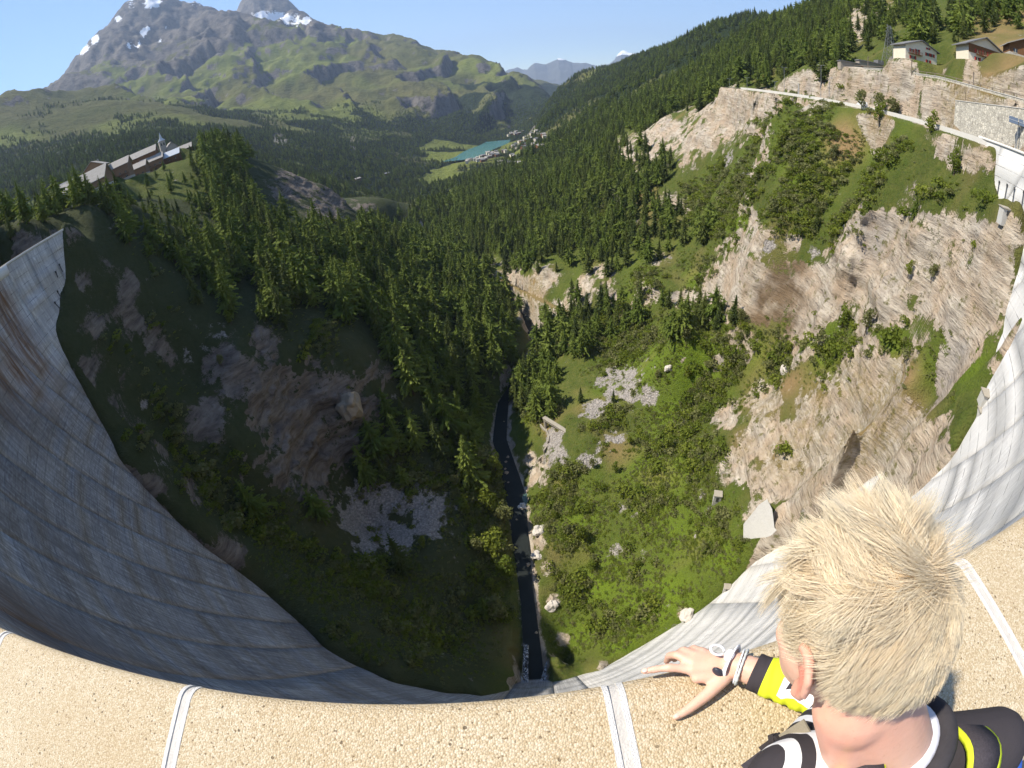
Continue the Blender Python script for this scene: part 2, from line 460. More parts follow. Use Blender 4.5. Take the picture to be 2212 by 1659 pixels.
LUSH = [(850,1260,100),(950,1400,80),(700,1260,80),(1000,1300,60),(620,1180,60),(800,1360,80),(900,1000,60),(1450,1000,100),(1480,1150,110),(1400,1300,110),(1300,1250,80),(1250,1150,60),(1500,800,90),(1400,780,90),(1650,770,60),(1800,770,60),(1950,770,70),(2080,780,60),
 (1250,1380,60),(1350,1400,80),(1180,1120,30),(1460,900,70),(1560,1200,50),(1400,620,40),(1350,640,20),(1600,480,40),(1850,300,60),(1750,350,80),(1500,600,30)]
GREEN = [(180,560,50),(220,640,65),(260,740,60),(330,640,60),(300,860,45),(180,680,45),(400,700,50),(200,640,50),(250,720,55),(180,740,35),(320,820,50),(230,820,35),(1700,330,95),(1900,330,95),(1800,420,85),(2000,405,80),(2080,360,60),(1650,425,60),(1550,460,45),(1950,290,50),(1760,290,50),(2120,430,35),(1600,480,30),
 (1600,772,60),(1700,775,60),(1800,772,56),(1900,775,58),(2000,778,58),(2085,790,46),(1540,760,50),(1500,560,30),(1440,600,30),(1350,625,25),(2190,560,30),(1520,830,50),(2050,170,30),(2150,190,40),(1990,145,30),(1250,540,40),(1330,500,40),(1480,600,25),(1420,690,40),(1500,720,35)]
B_ROCK, B_SCREE, B_DRY, B_LUSH, B_GREEN = blobs(ROCK), blobs(SCREE), blobs(DRY), blobs(LUSH), blobs(GREEN)

X, Y, Z = GX[:, :_nn], GY[:, :_nn], GZ[:, :_nn]
def slope(X, Y, Z):
    P = np.stack([X, Y, Z], -1)
    du, dv = np.gradient(P, axis=0), np.gradient(P, axis=1)
    N = np.cross(dv, du); N /= np.linalg.norm(N, axis=-1, keepdims=True)+1e-12
    N[N[..., 2] < 0] *= -1
    return N
N0 = slope(X, Y, Z)
wob = fbm(X/9, Y/9, Z/9, 4, 3)
rock = field(B_ROCK, X, Y, Z)
wobf = fbm(X/2.6, Y/2.6, Z/2.6, 3, 5)
rock = np.clip(rock*1.1 + .50*wob + .28*wobf - .16, 0, 1)
rock = np.maximum(rock, sstep(.36, .24, N0[..., 2]+.12*wob))
green = field(B_GREEN, X, Y, Z)
rock = np.clip(rock-1.25*np.clip(green+.35*wob-.1, 0, 1), 0, 1)
scree = np.clip(field(B_SCREE, X, Y, Z)*1.15+.45*wob+.3*wobf-.22, 0, 1)
dry = np.clip(field(B_DRY, X, Y, Z)*1.1+.4*fbm(X/15, Y/15, 0, 3, 9)-.12, 0, 1)
lush = np.clip(field(B_LUSH, X, Y, Z)+.3*fbm(X/20, Y/20, 0, 3, 12), 0, 1)
rock = np.clip(rock - .6*scree, 0, 1)
# relief: broad lumps everywhere, broken beds on rock
amp = np.clip(GD[:, :_nn]/160, .5, 2.2)
_dd = np.abs(np.hypot(X, Y-YC)-(R0-kf(-Z))); calm = .12+.88*sstep(2, 22, _dd)
disp = 1.0*amp*fbm(X/22, Y/22, Z/22, 3, 21)*(.35+.65*rock) + .35*fbm(X/5, Y/5, Z/5, 2, 31)*(.5+rock)
bed = Z*.97 + X*.06 - Y*.05 + .55*fbm(X/24, Y/24, Z/24, 2, 41)
def beds(s, step):
    t = s/step; i = np.floor(t); f = t-i
    h = _hash(i.astype(np.int64), np.zeros_like(i, np.int64), np.zeros_like(i, np.int64), 5)
    return (.5+.5*h)*np.minimum(1, f*5)*np.minimum(1, (1-f)*2.5)
brk = np.clip(.55+1.1*fbm(X/5, Y/5, Z/9, 3, 61), 0, 1.1)
disp += rock*(4.4*beds(bed+.6*wob, 9.0)*(.55+.45*brk)+2.6*beds(bed+2*wob, 3.6)*brk+.45*beds(bed+wob, 1.5)-3.1)*np.clip((.80-N0[..., 2])*2.4, .12, 1.15)
crag = np.abs(fbm(X/8, Y/8, Z/8, 3, 71))
disp += rock*(1.0-2.4*crag)*.6
disp *= calm
Xn, Yn, Zn = X+disp*N0[..., 0]*.9, Y+disp*N0[..., 1]*.9, Z+disp*N0[..., 2]
# river bed carved flat
RIVER = [(1150,1475),(1150,1450),(1140,1300),(1130,1200),(1110,1060),(1080,950),(1087,870),(1130,800),(1162,742)]
river_pts = [atz(x, y, -146.0-.006*i) for i, (x, y) in enumerate(RIVER)] + [np.array([14, 300, -146.4]), np.array([4, 360, -146.8]), atz(1000, 548, -147.4), atz(920, 514, -149.0), np.array([-95, 640, -155]), np.array([-90, 760, -165])]
river_pts[0] = np.array([river_pts[1][0]-.5, 44.0, -146.0])
river_w = [3.0, 3.0, 2.5, 2.7, 3.8, 3.4, 2.6, 3.2, 3, 3, 3, 2.6, 2, 2, 2]
def seg_dist(X, Y, pts):
    best = np.full(X.shape, 1e9); zz = np.zeros(X.shape); ww = np.zeros(X.shape)
    for (a, b, w0, w1) in zip(pts[:-1], pts[1:], river_w[:-1], river_w[1:]):
        dx, dy = b[0]-a[0], b[1]-a[1]; L2 = dx*dx+dy*dy
        t = np.clip(((X-a[0])*dx+(Y-a[1])*dy)/L2, 0, 1)
        d = np.hypot(X-a[0]-t*dx, Y-a[1]-t*dy)
        m = d < best
        best[m] = d[m]; zz[m] = (a[2]+t*(b[2]-a[2]))[m]; ww[m] = (w0+t*(w1-w0))[m]
    return best, zz, ww
rd, rz_, rw = seg_dist(Xn, Yn, river_pts)
rdj = rd + .9*fbm(Xn/4, Yn/4, 0, 2, 81)
chan = sstep(1.0, .0, (rdj-rw*.75)/4.0)
Zn = Zn*(1-chan)+(rz_-1.2)*chan
rock = np.maximum(rock, .75*sstep(3.0, 0, rdj-rw-.5)*sstep(-4, 3, Xn-np.interp(Yn, [40, 100, 140, 167, 194, 219, 250, 300, 360, 430, 530, 640], [-8, -7, -9, -16, -9, 5, 14, 10, 0, -18, -80, -95])))
# shelves cut for the two roads and the gorge track
def lane(pts, z=None):
    P = np.array([atD(*p) for p in pts])
    if z is not None: P[:, 2] = z
    return P
ROAD_LOW = lane([(1560,203,335),(1600,201,300),(1660,202,262),(1720,206,236),(1790,211,212),(1850,218,190),(1900,229,176),(1960,246,158),(2020,263,143),(2060,276,134),(2142,301,121)])
ROAD_LOW[:, 2] = -2.0
ROAD_UP = lane([(1800,148,222),(1846,148,207),(1926,153,187),(1985,162,173),(2029,168.5,162),(2093,186,146),(2157,204,132),(2215,220,121),(2260,236,112)])
TRACK = lane([(1035,588,340),(1060,592,328),(1100,612,308),(1150,638,282),(1200,662,258),(1240,682,238),(1262,700,226)])
def off_path(P, w):
    T = np.gradient(P[:, :2], axis=0); T /= np.linalg.norm(T, axis=1, keepdims=True)
    N = np.stack([-T[:, 1], T[:, 0]], -1)
    s_ = np.sign((N*P[:, :2]).sum(1))[:, None]              # away from the camera
    R = P.copy(); R[:, :2] += N*s_*w
    return R
def flatten(P, half, blend):
    global Zn
    dist = np.full(Xn.shape, 1e9); zz = np.zeros(Xn.shape)
    for a, b in zip(P[:-1], P[1:]):
        dx, dy = b[0]-a[0], b[1]-a[1]
        t = np.clip(((Xn-a[0])*dx+(Yn-a[1])*dy)/(dx*dx+dy*dy), 0, 1)
        d = np.hypot(Xn-a[0]-t*dx, Yn-a[1]-t*dy); m = d < dist
        dist[m] = d[m]; zz[m] = (a[2]+t*(b[2]-a[2]))[m]
    w = sstep(half+blend, half, dist)
    Zn = Zn*(1-w)+(zz-.35)*w
    return dist
RD1 = flatten(off_path(ROAD_LOW, 3.8), 4.6, 2.6)
RD2 = flatten(off_path(ROAD_UP, 3.0), 3.8, 2.2)
RD3 = flatten(TRACK, 1.6, 1.2)
# building plots
PLOTS = [(1986,135,187,7.5),(2127,141,170,7.5),(2208,130,166,7),(1866,151,214,8),(1850,150,218,6),(1885,151,210,6)]
PLOTS += [(356,334,425,12),(318,378,400,13),(338,380,392,10),(362,372,398,13),(395,344,440,11),(290,372,405,7),(292,388,372,12),(245,402,345,16),(216,398,340,9),(180,428,308,18),(136,440,300,9),(150,405,470,9),(125,425,520,10)]
for x_, y_, D_, r_ in PLOTS:
    P_ = atD(x_, y_, D_); P_[2] += .25; q_ = P_.copy(); q_[0] += 1.5; q_[1] += 3
    flatten(np.array([P_, q_]), r_, r_*.8)
# ground on the valley side of the lower road stays below its edge
for a, b in zip(ROAD_LOW[:-1], ROAD_LOW[1:]):
    dx, dy = b[0]-a[0], b[1]-a[1]; L_ = math.hypot(dx, dy)
    t = ((Xn-a[0])*dx+(Yn-a[1])*dy)/(L_*L_); nn = np.array([-dy, dx])/L_; nn = nn if np.dot(nn, a[:2]) > 0 else -nn
    s_ = -((Xn-a[0])*nn[0]+(Yn-a[1])*nn[1])
    m = (t > -.05) & (t < 1.05) & (s_ > -.2) & (s_ < 26)
    Zn[m] = np.minimum(Zn[m], -2.7-.22*np.maximum(s_[m], 0))
_N2 = slope(Xn, Yn, Zn)
rock = np.maximum(rock, sstep(.40, .26, _N2[..., 2])*(1-sstep(.0, .6, scree))*(1-.85*np.clip(green*1.3, 0, 1)*(Xn < 0)))
wet = np.clip(1.3*field(blobs([(1690,590,35),(1700,640,40),(1685,690,42),(1655,640,30),(1725,575,25),(1650,700,35)]), Xn, Yn, Zn)+.4*wobf-.1, 0, 1)
rock = np.where(RD3 < 1.6, rock*.3, rock); dry = np.where(RD3 < 1.5, .75, dry)
# keep the ground out of the dam body
rc = np.hypot(Xn, Yn-YC); ang = np.degrees(np.arctan2(Xn, YC-Yn)); inside = (rc > R0-kf(-Zn)+2.5) & (rc < R0+3.5) & (ang > -86) & (ang < 62)
GX[:, :_nn], GY[:, :_nn], GZ[:, :_nn] = Xn, Yn, Zn

# ---- far relief
X, Y, Z, D = GX[:, _nn:], GY[:, _nn:], GZ[:, _nn:], GD[:, _nn:]
fade = sstep(760, 2600, D)
rid = 1-np.abs(fbm(X/900, Y/900, 0, 4, 101)); rid2 = 1-np.abs(fbm(X/260, Y/260, 0, 4, 111))
Zf = Z + fade*(np.clip(D/3600, 0, 1.5)*((.25+.75*sstep(250, 900, Z))*(62*(rid-.72)+44*(rid2-.7))+12*fbm(X/90, Y/90, 0, 4, 122)))
# spurs of the massif: gentle left flanks, sheer right flanks
_az = np.degrees(np.arctan2(X, Y)); _ph = _az/7.5+D/5200+.55*fbm(X/800, Y/800, 0, 3, 151)+.2*fbm(X/200, Y/200, 0, 3, 152); _ph = _ph-np.floor(_ph)
_saw = np.where(_ph < .84, _ph/.84, (1-_ph)/.16)
Zf = Zf+(_saw-.5)*150*sstep(2300, 2900, D)*sstep(5600, 4600, D)*sstep(12, 5, _az)*sstep(-42, -33, _az)*(.45+.55*sstep(-.4, .5, fbm(X/700, Y/700, 0, 2, 153))) + (1-fade)*7*fbm(X/70, Y/70, 0, 3, 131)
LAKE = np.array([atz(x, y, -223.0) for x, y in ((992,345),(1003,340),(1020,332),(1042,321),(1062,311),(1078,303))])
_dl = np.full(X.shape, 1e9)
for a, b in zip(LAKE[:-1], LAKE[1:]):
    dx, dy = b[0]-a[0], b[1]-a[1]
    t = np.clip(((X-a[0])*dx+(Y-a[1])*dy)/(dx*dx+dy*dy), 0, 1)
    _dl = np.minimum(_dl, np.hypot(X-a[0]-t*dx, Y-a[1]-t*dy))
_wl = sstep(66, 30, _dl+14*fbm(X/40, Y/40, 0, 2, 141))
Zf = Zf*(1-_wl)+np.minimum(Zf, -227)*_wl
GZ[:, _nn:] = Zf
VAR_RIDGE = rid
# ------------------------------------------------------------------ ground materials
def terrain_material():
    t = NT('hillside')
    P = t.geo('Position')
    mk = t.sep(t.attr('mask')); mk2 = t.sep(t.attr('mask2'))
    rock, scree, dry = mk[0], mk[1], mk[2]
    lush, dark = mk2[0], mk2[1]
    n1, n2, n3 = t.noise(P, .11, 6, .6), t.noise(P, .55, 5, .62), t.noise(P, 2.6, 4, .65)
    green = t.mix(t.ramp(n1, [(.3, 0.), (.7, 1.)]), (.075, .092, .020), (.135, .140, .036))
    green = t.mix(t.ramp(n2, [(.35, 0.), (.75, 1.)]), green, (.055, .085, .014))
    lushc = t.mix(n2, (.085, .145, .012), (.165, .215, .022))
    green = t.mix(lush, green, lushc)
    green = t.mix(t.ramp(n3, [(.45, 0.), (.8, .75)]), green, (.020, .032, .008))
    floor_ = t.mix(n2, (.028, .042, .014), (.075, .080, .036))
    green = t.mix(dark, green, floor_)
    dryc = t.mix(n2, (.20, .145, .065), (.30, .20, .10))
    c = t.mix(dry, green, dryc)
    # rock: pale banded schist, rusty and grey patches, dark partings
    s = t.sep(P)
    bed = t.math('ADD', t.math('ADD', t.math('MULTIPLY', s[2], .97), t.math('MULTIPLY', s[0], .06)), t.math('MULTIPLY', s[1], -.05))
    wob = t.math('MULTIPLY', t.noise(P, .05, 3), .8)
    bedv = t.comb(t.math('MULTIPLY', s[0], .16), t.math('MULTIPLY', s[1], .16), t.math('ADD', bed, wob))
    b1 = t.noise(bedv, .75, 6, .66); b2 = t.noise(bedv, 2.2, 4, .7)
    rockc = t.mix(t.ramp(b1, [(.36, 0.), (.62, 1.)]), (.25, .215, .175), (.50, .445, .37))
    rockc = t.mix(t.ramp(n1, [(.42, 0.), (.66, .8)]), rockc, (.40, .30, .21))
    rockc = t.mix(t.ramp(t.noise(P, .05, 4), [(.56, 0.), (.74, .65)]), rockc, (.24, .225, .215))
    crack = t.ramp(b2, [(.34, 1.), (.44, 0.)])
    rockc = t.mix(t.math('MULTIPLY', crack, .75), rockc, (.07, .06, .05))
    moss = t.ramp(t.noise(P, .38, 5, .7), [(.56, 0.), (.66, .9)])
    rockc = t.mix(t.math('MULTIPLY', moss, t.math('SUBTRACT', 1.0, mk2[2])), rockc, t.mix(n3, (.07, .085, .02), (.16, .13, .05)))
    rockc = t.mix(t.math('MULTIPLY', dry, t.ramp(t.noise(P, .8, 5, .7), [(.40, 0.), (.58, .8)])), rockc, t.mix(n3, (.17, .135, .05), (.27, .21, .09)))
    rockc = t.mix(t.math('MULTIPLY', mk2[2], .85), rockc, t.mix(b1, (.045, .032, .02), (.17, .105, .05)))
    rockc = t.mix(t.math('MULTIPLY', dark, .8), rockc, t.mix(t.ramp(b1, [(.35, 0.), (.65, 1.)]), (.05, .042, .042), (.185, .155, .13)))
    edge = t.math('ADD', t.math('MULTIPLY', t.math('SUBTRACT', n2, .5), 1.0), t.math('MULTIPLY', t.math('SUBTRACT', n3, .5), .9))
    rf = t.ramp(t.math('ADD', rock, edge), [(.42, 0.), (.58, 1.)])
    c = t.mix(rf, c, rockc)
    vo = t.n('ShaderNodeTexVoronoi'); t.l(P, vo.inputs['Vector']); vo.inputs['Scale'].default_value = 1.5
    stones = t.mix(t.sep(vo.outputs['Color'])[0], (.26, .24, .225), (.42, .385, .35))
    stones = t.mix(t.ramp(vo.outputs['Distance'], [(.40, 0.), (.80, .6)]), stones, (.14, .125, .115))
    sf = t.ramp(t.math('ADD', scree, t.math('MULTIPLY', edge, .8)), [(.42, 0.), (.56, 1.)])
    c = t.mix(sf, c, stones)
    hb = t.math('ADD', t.math('MULTIPLY', b1, 1.2), t.math('ADD', t.math('MULTIPLY', b2, .55), t.math('MULTIPLY', n3, .35)))
    hv = t.math('ADD', t.math('MULTIPLY', n2, 1.0), t.math('MULTIPLY', n3, .8))
    h = t.math('ADD', t.math('MULTIPLY', hb, rf), t.math('MULTIPLY', hv, t.math('SUBTRACT', 1.0, rf)))
    h = t.math('ADD', h, t.math('MULTIPLY', t.math('MULTIPLY', vo.outputs['Distance'], sf), -.8))
    return t.done(t.bsdf(c, .92, .12, t.bump(h, .85, .9)))
def far_material():
    t = NT('mountain_side')
    P = t.geo('Position'); N = t.sep(t.geo('Normal'))
    mk = t.sep(t.attr('mask')); mk2 = t.sep(t.attr('mask2'))
    rock, forest, meadow = mk[0], mk[1], mk[2]
    snow, pale = mk2[0], mk2[1]
    n1, n2, n3 = t.noise(P, .0022, 6, .6), t.noise(P, .012, 6, .65), t.noise(P, .05, 5, .7)
    grass = t.mix(t.ramp(n1, [(.35, 0.), (.65, 1.)]), (.085, .095, .030), (.120, .115, .045))
    grass = t.mix(t.ramp(n3, [(.5, 0.), (.75, .6)]), grass, (.035, .045, .016))
    grass = t.mix(meadow, grass, t.mix(n2, (.115, .145, .030), (.155, .165, .045)))
    rockc = t.mix(n2, (.12, .108, .095), (.21, .19, .165))
    rockc = t.mix(t.ramp(t.noise(t.mapping(P, (1, 1, .25)), .02, 6, .75), [(.35, 1.), (.55, 0.)]), rockc, (.055, .055, .058))
    ed = t.math('ADD', t.math('MULTIPLY', t.math('SUBTRACT', n2, .5), 1.3), t.math('MULTIPLY', t.math('SUBTRACT', n3, .5), .8))
    c = t.mix(t.ramp(t.math('ADD', rock, ed), [(.4, 0.), (.6, 1.)]), grass, rockc)
    fo = t.mix(n3, (.010, .018, .008), (.030, .042, .016))
    c = t.mix(t.ramp(t.math('ADD', forest, t.math('MULTIPLY', ed, .8)), [(.42, 0.), (.55, 1.)]), c, fo)
    c = t.mix(pale, c, t.mix(n3, (.26, .235, .20), (.38, .34, .28)))
    c = t.mix(t.ramp(t.math('ADD', snow, t.math('MULTIPLY', ed, 1.1)), [(.50, 0.), (.58, 1.)]), c, (.86, .88, .92))
    h = t.math('ADD', t.math('MULTIPLY', n2, 1.6), n3)
    return t.done(t.bsdf(c, .95, .05, t.bump(h, .8, 14.0)))
M_HILL, M_FAR = terrain_material(), far_material()

def sheet(name, i0, i1, j0, j1, mat, m1, m2, kill=None):
    X, Y, Z = GX[i0:i1, j0:j1], GY[i0:i1, j0:j1], GZ[i0:i1, j0:j1]
    a, b = X.shape
    idx = np.arange(a*b).reshape(a, b)
    F = np.stack([idx[:-1, :-1], idx[1:, :-1], idx[1:, 1:], idx[:-1, 1:]], -1).reshape(-1, 4)
    if kill is not None:
        k = kill[i0:i1, j0:j1]
        k = (k[:-1, :-1] & k[1:, :-1] & k[1:, 1:] & k[:-1, 1:]).ravel()
        F = F[~k]
    me = mesh_np(name, np.stack([X, Y, Z], -1).reshape(-1, 3), F, True)
    for nm, arr in (('mask', m1), ('mask2', m2)):
        at = me.attributes.new(nm, 'FLOAT_COLOR', 'POINT')
        col = np.ones((a*b, 4), np.float32); col[:, :3] = arr.reshape(-1, 3)
        at.data.foreach_set('color', col.ravel())
    o = link(name, me, mat)
    return tag(o, kind='structure')

# left side of the gorge is forest floor and darker rock
Xa, Ya, Za = GX[:, :_nn], GY[:, :_nn], GZ[:, :_nn]
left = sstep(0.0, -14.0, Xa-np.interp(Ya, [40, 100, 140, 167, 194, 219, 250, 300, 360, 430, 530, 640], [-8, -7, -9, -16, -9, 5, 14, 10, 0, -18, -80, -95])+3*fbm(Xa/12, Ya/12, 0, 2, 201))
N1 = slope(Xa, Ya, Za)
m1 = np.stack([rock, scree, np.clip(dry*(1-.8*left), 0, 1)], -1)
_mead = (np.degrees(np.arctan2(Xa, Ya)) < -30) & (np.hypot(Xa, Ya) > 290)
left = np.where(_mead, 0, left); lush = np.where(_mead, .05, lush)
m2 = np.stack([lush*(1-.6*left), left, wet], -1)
_kill = np.zeros(GX.shape, bool); _kill[:, :_nn] = inside
# far masks
D, Xf, Yf, Zf = GD[:, _nn:], GX[:, _nn:], GY[:, _nn:], GZ[:, _nn:]
Nf = slope(Xf, Yf, Zf)
az = np.degrees(np.arctan2(Xf, Yf))
nz = fbm(Xf/420, Yf/420, 0, 4, 301)
nzs = fbm(Xf/130, Yf/130, 0, 4, 311)
treeline = np.interp(az, [-60, -45, -30, -15, 0, 8, 20, 60], [330, 330, 170, 40, -20, 60, 420, 600])
forest = sstep(90, -90, Zf-treeline+130*nz+60*nzs)
forest *= sstep(.35, .5, Nf[..., 2])
forest = np.clip(forest-sstep(.15, .5, fbm(Xf/240, Yf/240, 0, 3, 321))*.55, 0, 1)
_fl = (D > 1150+250*nz) & (D < 2300) & (Zf < -172+25*nz) & (az > -6+3*nzs) & (nzs < .45)
forest[_fl] = 0
rockf = sstep(.80, .60, Nf[..., 2]+.10*nzs)
rockf = np.maximum(rockf, sstep(650, 1550, Zf+350*nz+150*nzs))
meadow = np.where(_fl, 1.0, sstep(0, .6, fbm(Xf/600, Yf/600, 0, 3, 331)))
SNOW = [(285,2,14),(255,40,8),(205,85,10),(180,105,14),(165,115,12),(150,130,10),(310,70,8),(318,62,6),(280,98,8),(296,96,8),(345,86,6),(360,58,5),(620,42,14),(640,44,14),(660,44,12),(600,40,10),(700,50,5),(420,3,20),(470,8,14),(330,2,20)]
snowm = field(blobs(SNOW), Xf, Yf, Zf)*1.0
PALE = [(600,300,9,1.0),(612,304,7,1.0),(760,300,6,.7),(765,315,6,.7)]
pale = field(blobs(PALE), Xf, Yf, Zf)
m1f = np.stack([rockf, forest, meadow], -1); m2f = np.stack([snowm, pale, pale*0], -1)
FOREST_FAR = forest
j_mid = _nn+int(np.searchsorted(lfar, math.log(2600)))
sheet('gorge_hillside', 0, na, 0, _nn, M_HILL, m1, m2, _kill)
sheet('valley_hillside', 0, na, _nn-1, j_mid, M_FAR, np.concatenate([m1f[:, :1], m1f[:, :j_mid-_nn]], 1), np.concatenate([m2f[:, :1], m2f[:, :j_mid-_nn]], 1))
sheet('mountain_massif', 0, na, j_mid-1, nl, M_FAR, m1f[:, j_mid-1-_nn:], m2f[:, j_mid-1-_nn:])

# ------------------------------------------------------------------ far snow range closing the valley
def distant_range():
    az_ = np.radians(np.arange(2, 30, .06)); k = 40
    pk = np.interp(np.degrees(az_), [2, 6, 7.3, 8.6, 10, 11.5, 13, 14.5, 15.6, 16.3, 17, 18.2, 20, 24, 30], [1.0, 1.4, 2.1, 1.9, 2.5, 2.0, 2.5, 2.9, 3.0, 3.4, 4.0, 3.4, 3.0, 2.4, 1.5])
    V = []; D0 = 17000
    for j in range(k):
        t = j/(k-1)
        D = D0+(t-.62)*5200
        prof = np.where(t < .62, t/.62, (1-t)/.38)
        zz = -300+(np.tan(np.radians(pk))*D0+300)*prof
        x, y = D*np.sin(az_), D*np.cos(az_)
        zz = zz+260*(fbm(x/1500, y/1500, 0, 5, 401))*(.25+.75*prof)
        V.append(np.stack([x, y, zz], -1))
    V = np.stack(V, 1); a, b = V.shape[:2]
    idx = np.arange(a*b).reshape(a, b)
    F = np.stack([idx[:-1, :-1], idx[1:, :-1], idx[1:, 1:], idx[:-1, 1:]], -1).reshape(-1, 4)
    t = NT('distant_rock_and_snow'); P = t.geo('Position'); s = t.sep(P)
    n = t.noise(P, .0012, 6, .65)
    sn = t.ramp(t.math('ADD', t.math('MULTIPLY', s[2], .001), t.math('MULTIPLY', n, .9)), [(.0, 0.), (1.0, 1.)])
    f = t.math('GREATER_THAN', t.math('ADD', t.math('MULTIPLY', s[2], .00085), t.math('MULTIPLY', n, .7)), 1.08)
    m = t.done(t.bsdf(t.mix(f, t.mix(n, (.06, .07, .06), (.15, .15, .14)), (.85, .87, .9)), .95, .05))
    tag(link('distant_mountain_range', mesh_np('distant_mountain_range', V.reshape(-1, 3), F, True), m), kind='structure')
distant_range()
def second_peak():
    az_ = np.radians(np.arange(-31, -8, .06)); k = 60; D0 = 7600
    pk = np.interp(np.degrees(az_), [-31, -27, -24.5, -22.2, -20.5, -18.5, -16.6, -14, -11, -8], [9, 12.0, 15.2, 17.4, 16.4, 15.0, 12.6, 10.2, 8.5, 6.5]); V = []
    for j in range(k):
        t = j/(k-1); D = D0+(t-.55)*3600; prof = np.where(t < .55, t/.55, (1-t)/.45)
        x, y = D*np.sin(az_), D*np.cos(az_)
        zz = 300+(np.tan(np.radians(pk))*D0-300)*prof**.85
        zz = zz+(130*(.72-np.abs(fbm(x/700, y/700, 0, 4, 431)))-40+45*fbm(x/160, y/160, 0, 3, 441))*(.35+.65*prof)
        V.append(np.stack([x, y, zz], -1))
    V = np.stack(V, 1); a, b = V.shape[:2]; idx = np.arange(a*b).reshape(a, b)
    F = np.stack([idx[:-1, :-1], idx[1:, :-1], idx[1:, 1:], idx[:-1, 1:]], -1).reshape(-1, 4)
    me = mesh_np('snowy_peak', V.reshape(-1, 3), F, True)
    X_, Y_, Z_ = V[..., 0], V[..., 1], V[..., 2]; el = np.degrees(np.arctan2(Z_, np.hypot(X_, Y_))); aa = np.degrees(np.arctan2(X_, Y_))
    sn = np.exp(-((el-(12.6-.35*(aa+18)))/.8)**2)*sstep(-24, -21, aa)*sstep(-14, -16.5, aa)
    for nm, arr in (('mask', np.stack([el*0+1, el*0, el*0], -1)), ('mask2', np.stack([sn, sn*0, sn*0], -1))):
        at = me.attributes.new(nm, 'FLOAT_COLOR', 'POINT'); c = np.ones((a*b, 4), np.float32); c[:, :3] = arr.reshape(-1, 3); at.data.foreach_set('color', c.ravel())
    tag(link('snowy_mountain_peak', me, M_FAR), kind='structure')
second_peak()
# ------------------------------------------------------------------ the arch dam
def concrete_dam_material():
    t = NT('weathered_dam_concrete')
    uv = t.attr('uvm', 'Vector'); s = t.sep(uv)                 # x along the arc (m), y height (m), z lift tone
    P = t.geo('Position')
    streak = t.noise(t.comb(t.math('MULTIPLY', s[0], 1.6), t.math('MULTIPLY', s[1], .07), 0.0), 1.0, 6, .7)
    blot = t.noise(t.comb(t.math('MULTIPLY', s[0], .16), t.math('MULTIPLY', s[1], .10), 3.0), 1.0, 5, .62)
    lift = t.noise(t.comb(t.math('MULTIPLY', s[0], .5), t.math('MULTIPLY', s[1], 2.2), 7.0), 1.0, 4, .6)
    base = t.mix(t.ramp(blot, [(.36, 0.), (.62, 1.)]), (.47, .465, .46), (.66, .655, .64))
    base = t.mix(t.ramp(streak, [(.40, .75), (.58, 0.)]), base, (.27, .265, .27))
    base = t.mix(t.ramp(lift, [(.35, .55), (.6, 0.)]), base, (.36, .355, .355))
    base = t.mix(t.math('MULTIPLY', s[2], .30), base, (.33, .325, .33))
    lime = t.ramp(t.noise(t.comb(t.math('MULTIPLY', s[0], .8), t.math('MULTIPLY', s[1], .25), 11.0), 1.0, 5, .7), [(.60, 0.), (.70, .8)])
    base = t.mix(lime, base, (.74, .74, .72))
    mk = t.sep(t.attr('mask'))
    rust = t.math('MULTIPLY', mk[0], t.ramp(t.noise(t.comb(t.math('MULTIPLY', s[0], .9), t.math('MULTIPLY', s[1], .12), 5.0), 1.0, 5, .65), [(.33, .3), (.56, 1.)]))
    base = t.mix(t.math('MULTIPLY', rust, 1.0, None, True), base, t.mix(streak, (.085, .035, .014), (.26, .15, .08)))
    base = t.mix(mk[1], base, t.mix(blot, (.60, .59, .57), (.68, .67, .65)))  # sunlit side's white painted into the concrete colour
    stain_shade = t.math('MULTIPLY', mk[2], t.ramp(t.math('ADD', t.math('MULTIPLY', streak, .5), t.math('MULTIPLY', lift, .5)), [(.42, 1.), (.62, .55)]))
    base = t.mix(stain_shade, base, t.mix(blot, (.095, .086, .083), (.185, .170, .160)))  # dark staining and the left face's shade, both painted into the tone
    # lift joints and board marks
    fz = t.math('FRACT', t.math('MULTIPLY', s[1], 1/2.2))
    line = t.math('LESS_THAN', fz, .045)
    gap = t.ramp(t.noise(P, .35, 3), [(.42, .1), (.6, .85)])
    base = t.mix(t.math('MULTIPLY', line, gap), base, (.08, .08, .085))
    bu = t.noise(P, 1.3, 6, .7)
    bd = t.noise(t.comb(t.math('MULTIPLY', s[0], 9.0), t.math('MULTIPLY', s[1], .5), 0.0), 1.0, 3)
    h = t.math('ADD', t.math('MULTIPLY', bu, .6), t.math('MULTIPLY', bd, .35))
    h = t.math('SUBTRACT', h, t.math('MULTIPLY', line, .6))
    return t.done(t.bsdf(base, .85, .2, t.bump(h, .55, .12)))
M_DAM = concrete_dam_material()
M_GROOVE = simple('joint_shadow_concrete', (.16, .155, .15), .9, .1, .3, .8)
def drift(a, d):
    s = np.where(a < 0, -.17, .25)*d
    return a+s*sstep(6, 14, np.abs(a))*sstep(72, 58, np.abs(a))*np.minimum(1, d/12.0)
def dam_pt(a, d, out=0.0):
    r = R0-kf(d)-out
    ar = np.radians(a)
    return np.stack([r*np.sin(ar), YC-r*np.cos(ar), -d+0*r], -1)
dam = empty('arch_dam', (0, PY, -2.0))
tag(dam, 'huge curved pale concrete arch dam wall with streaked vertical joints across the gorge', 'dam')
dam_inv = Matrix.Translation((0, -PY, 2.0))
def dam_part(name, me, mat):
    me.transform(dam_inv)
    return link(name, me, mat, dam)
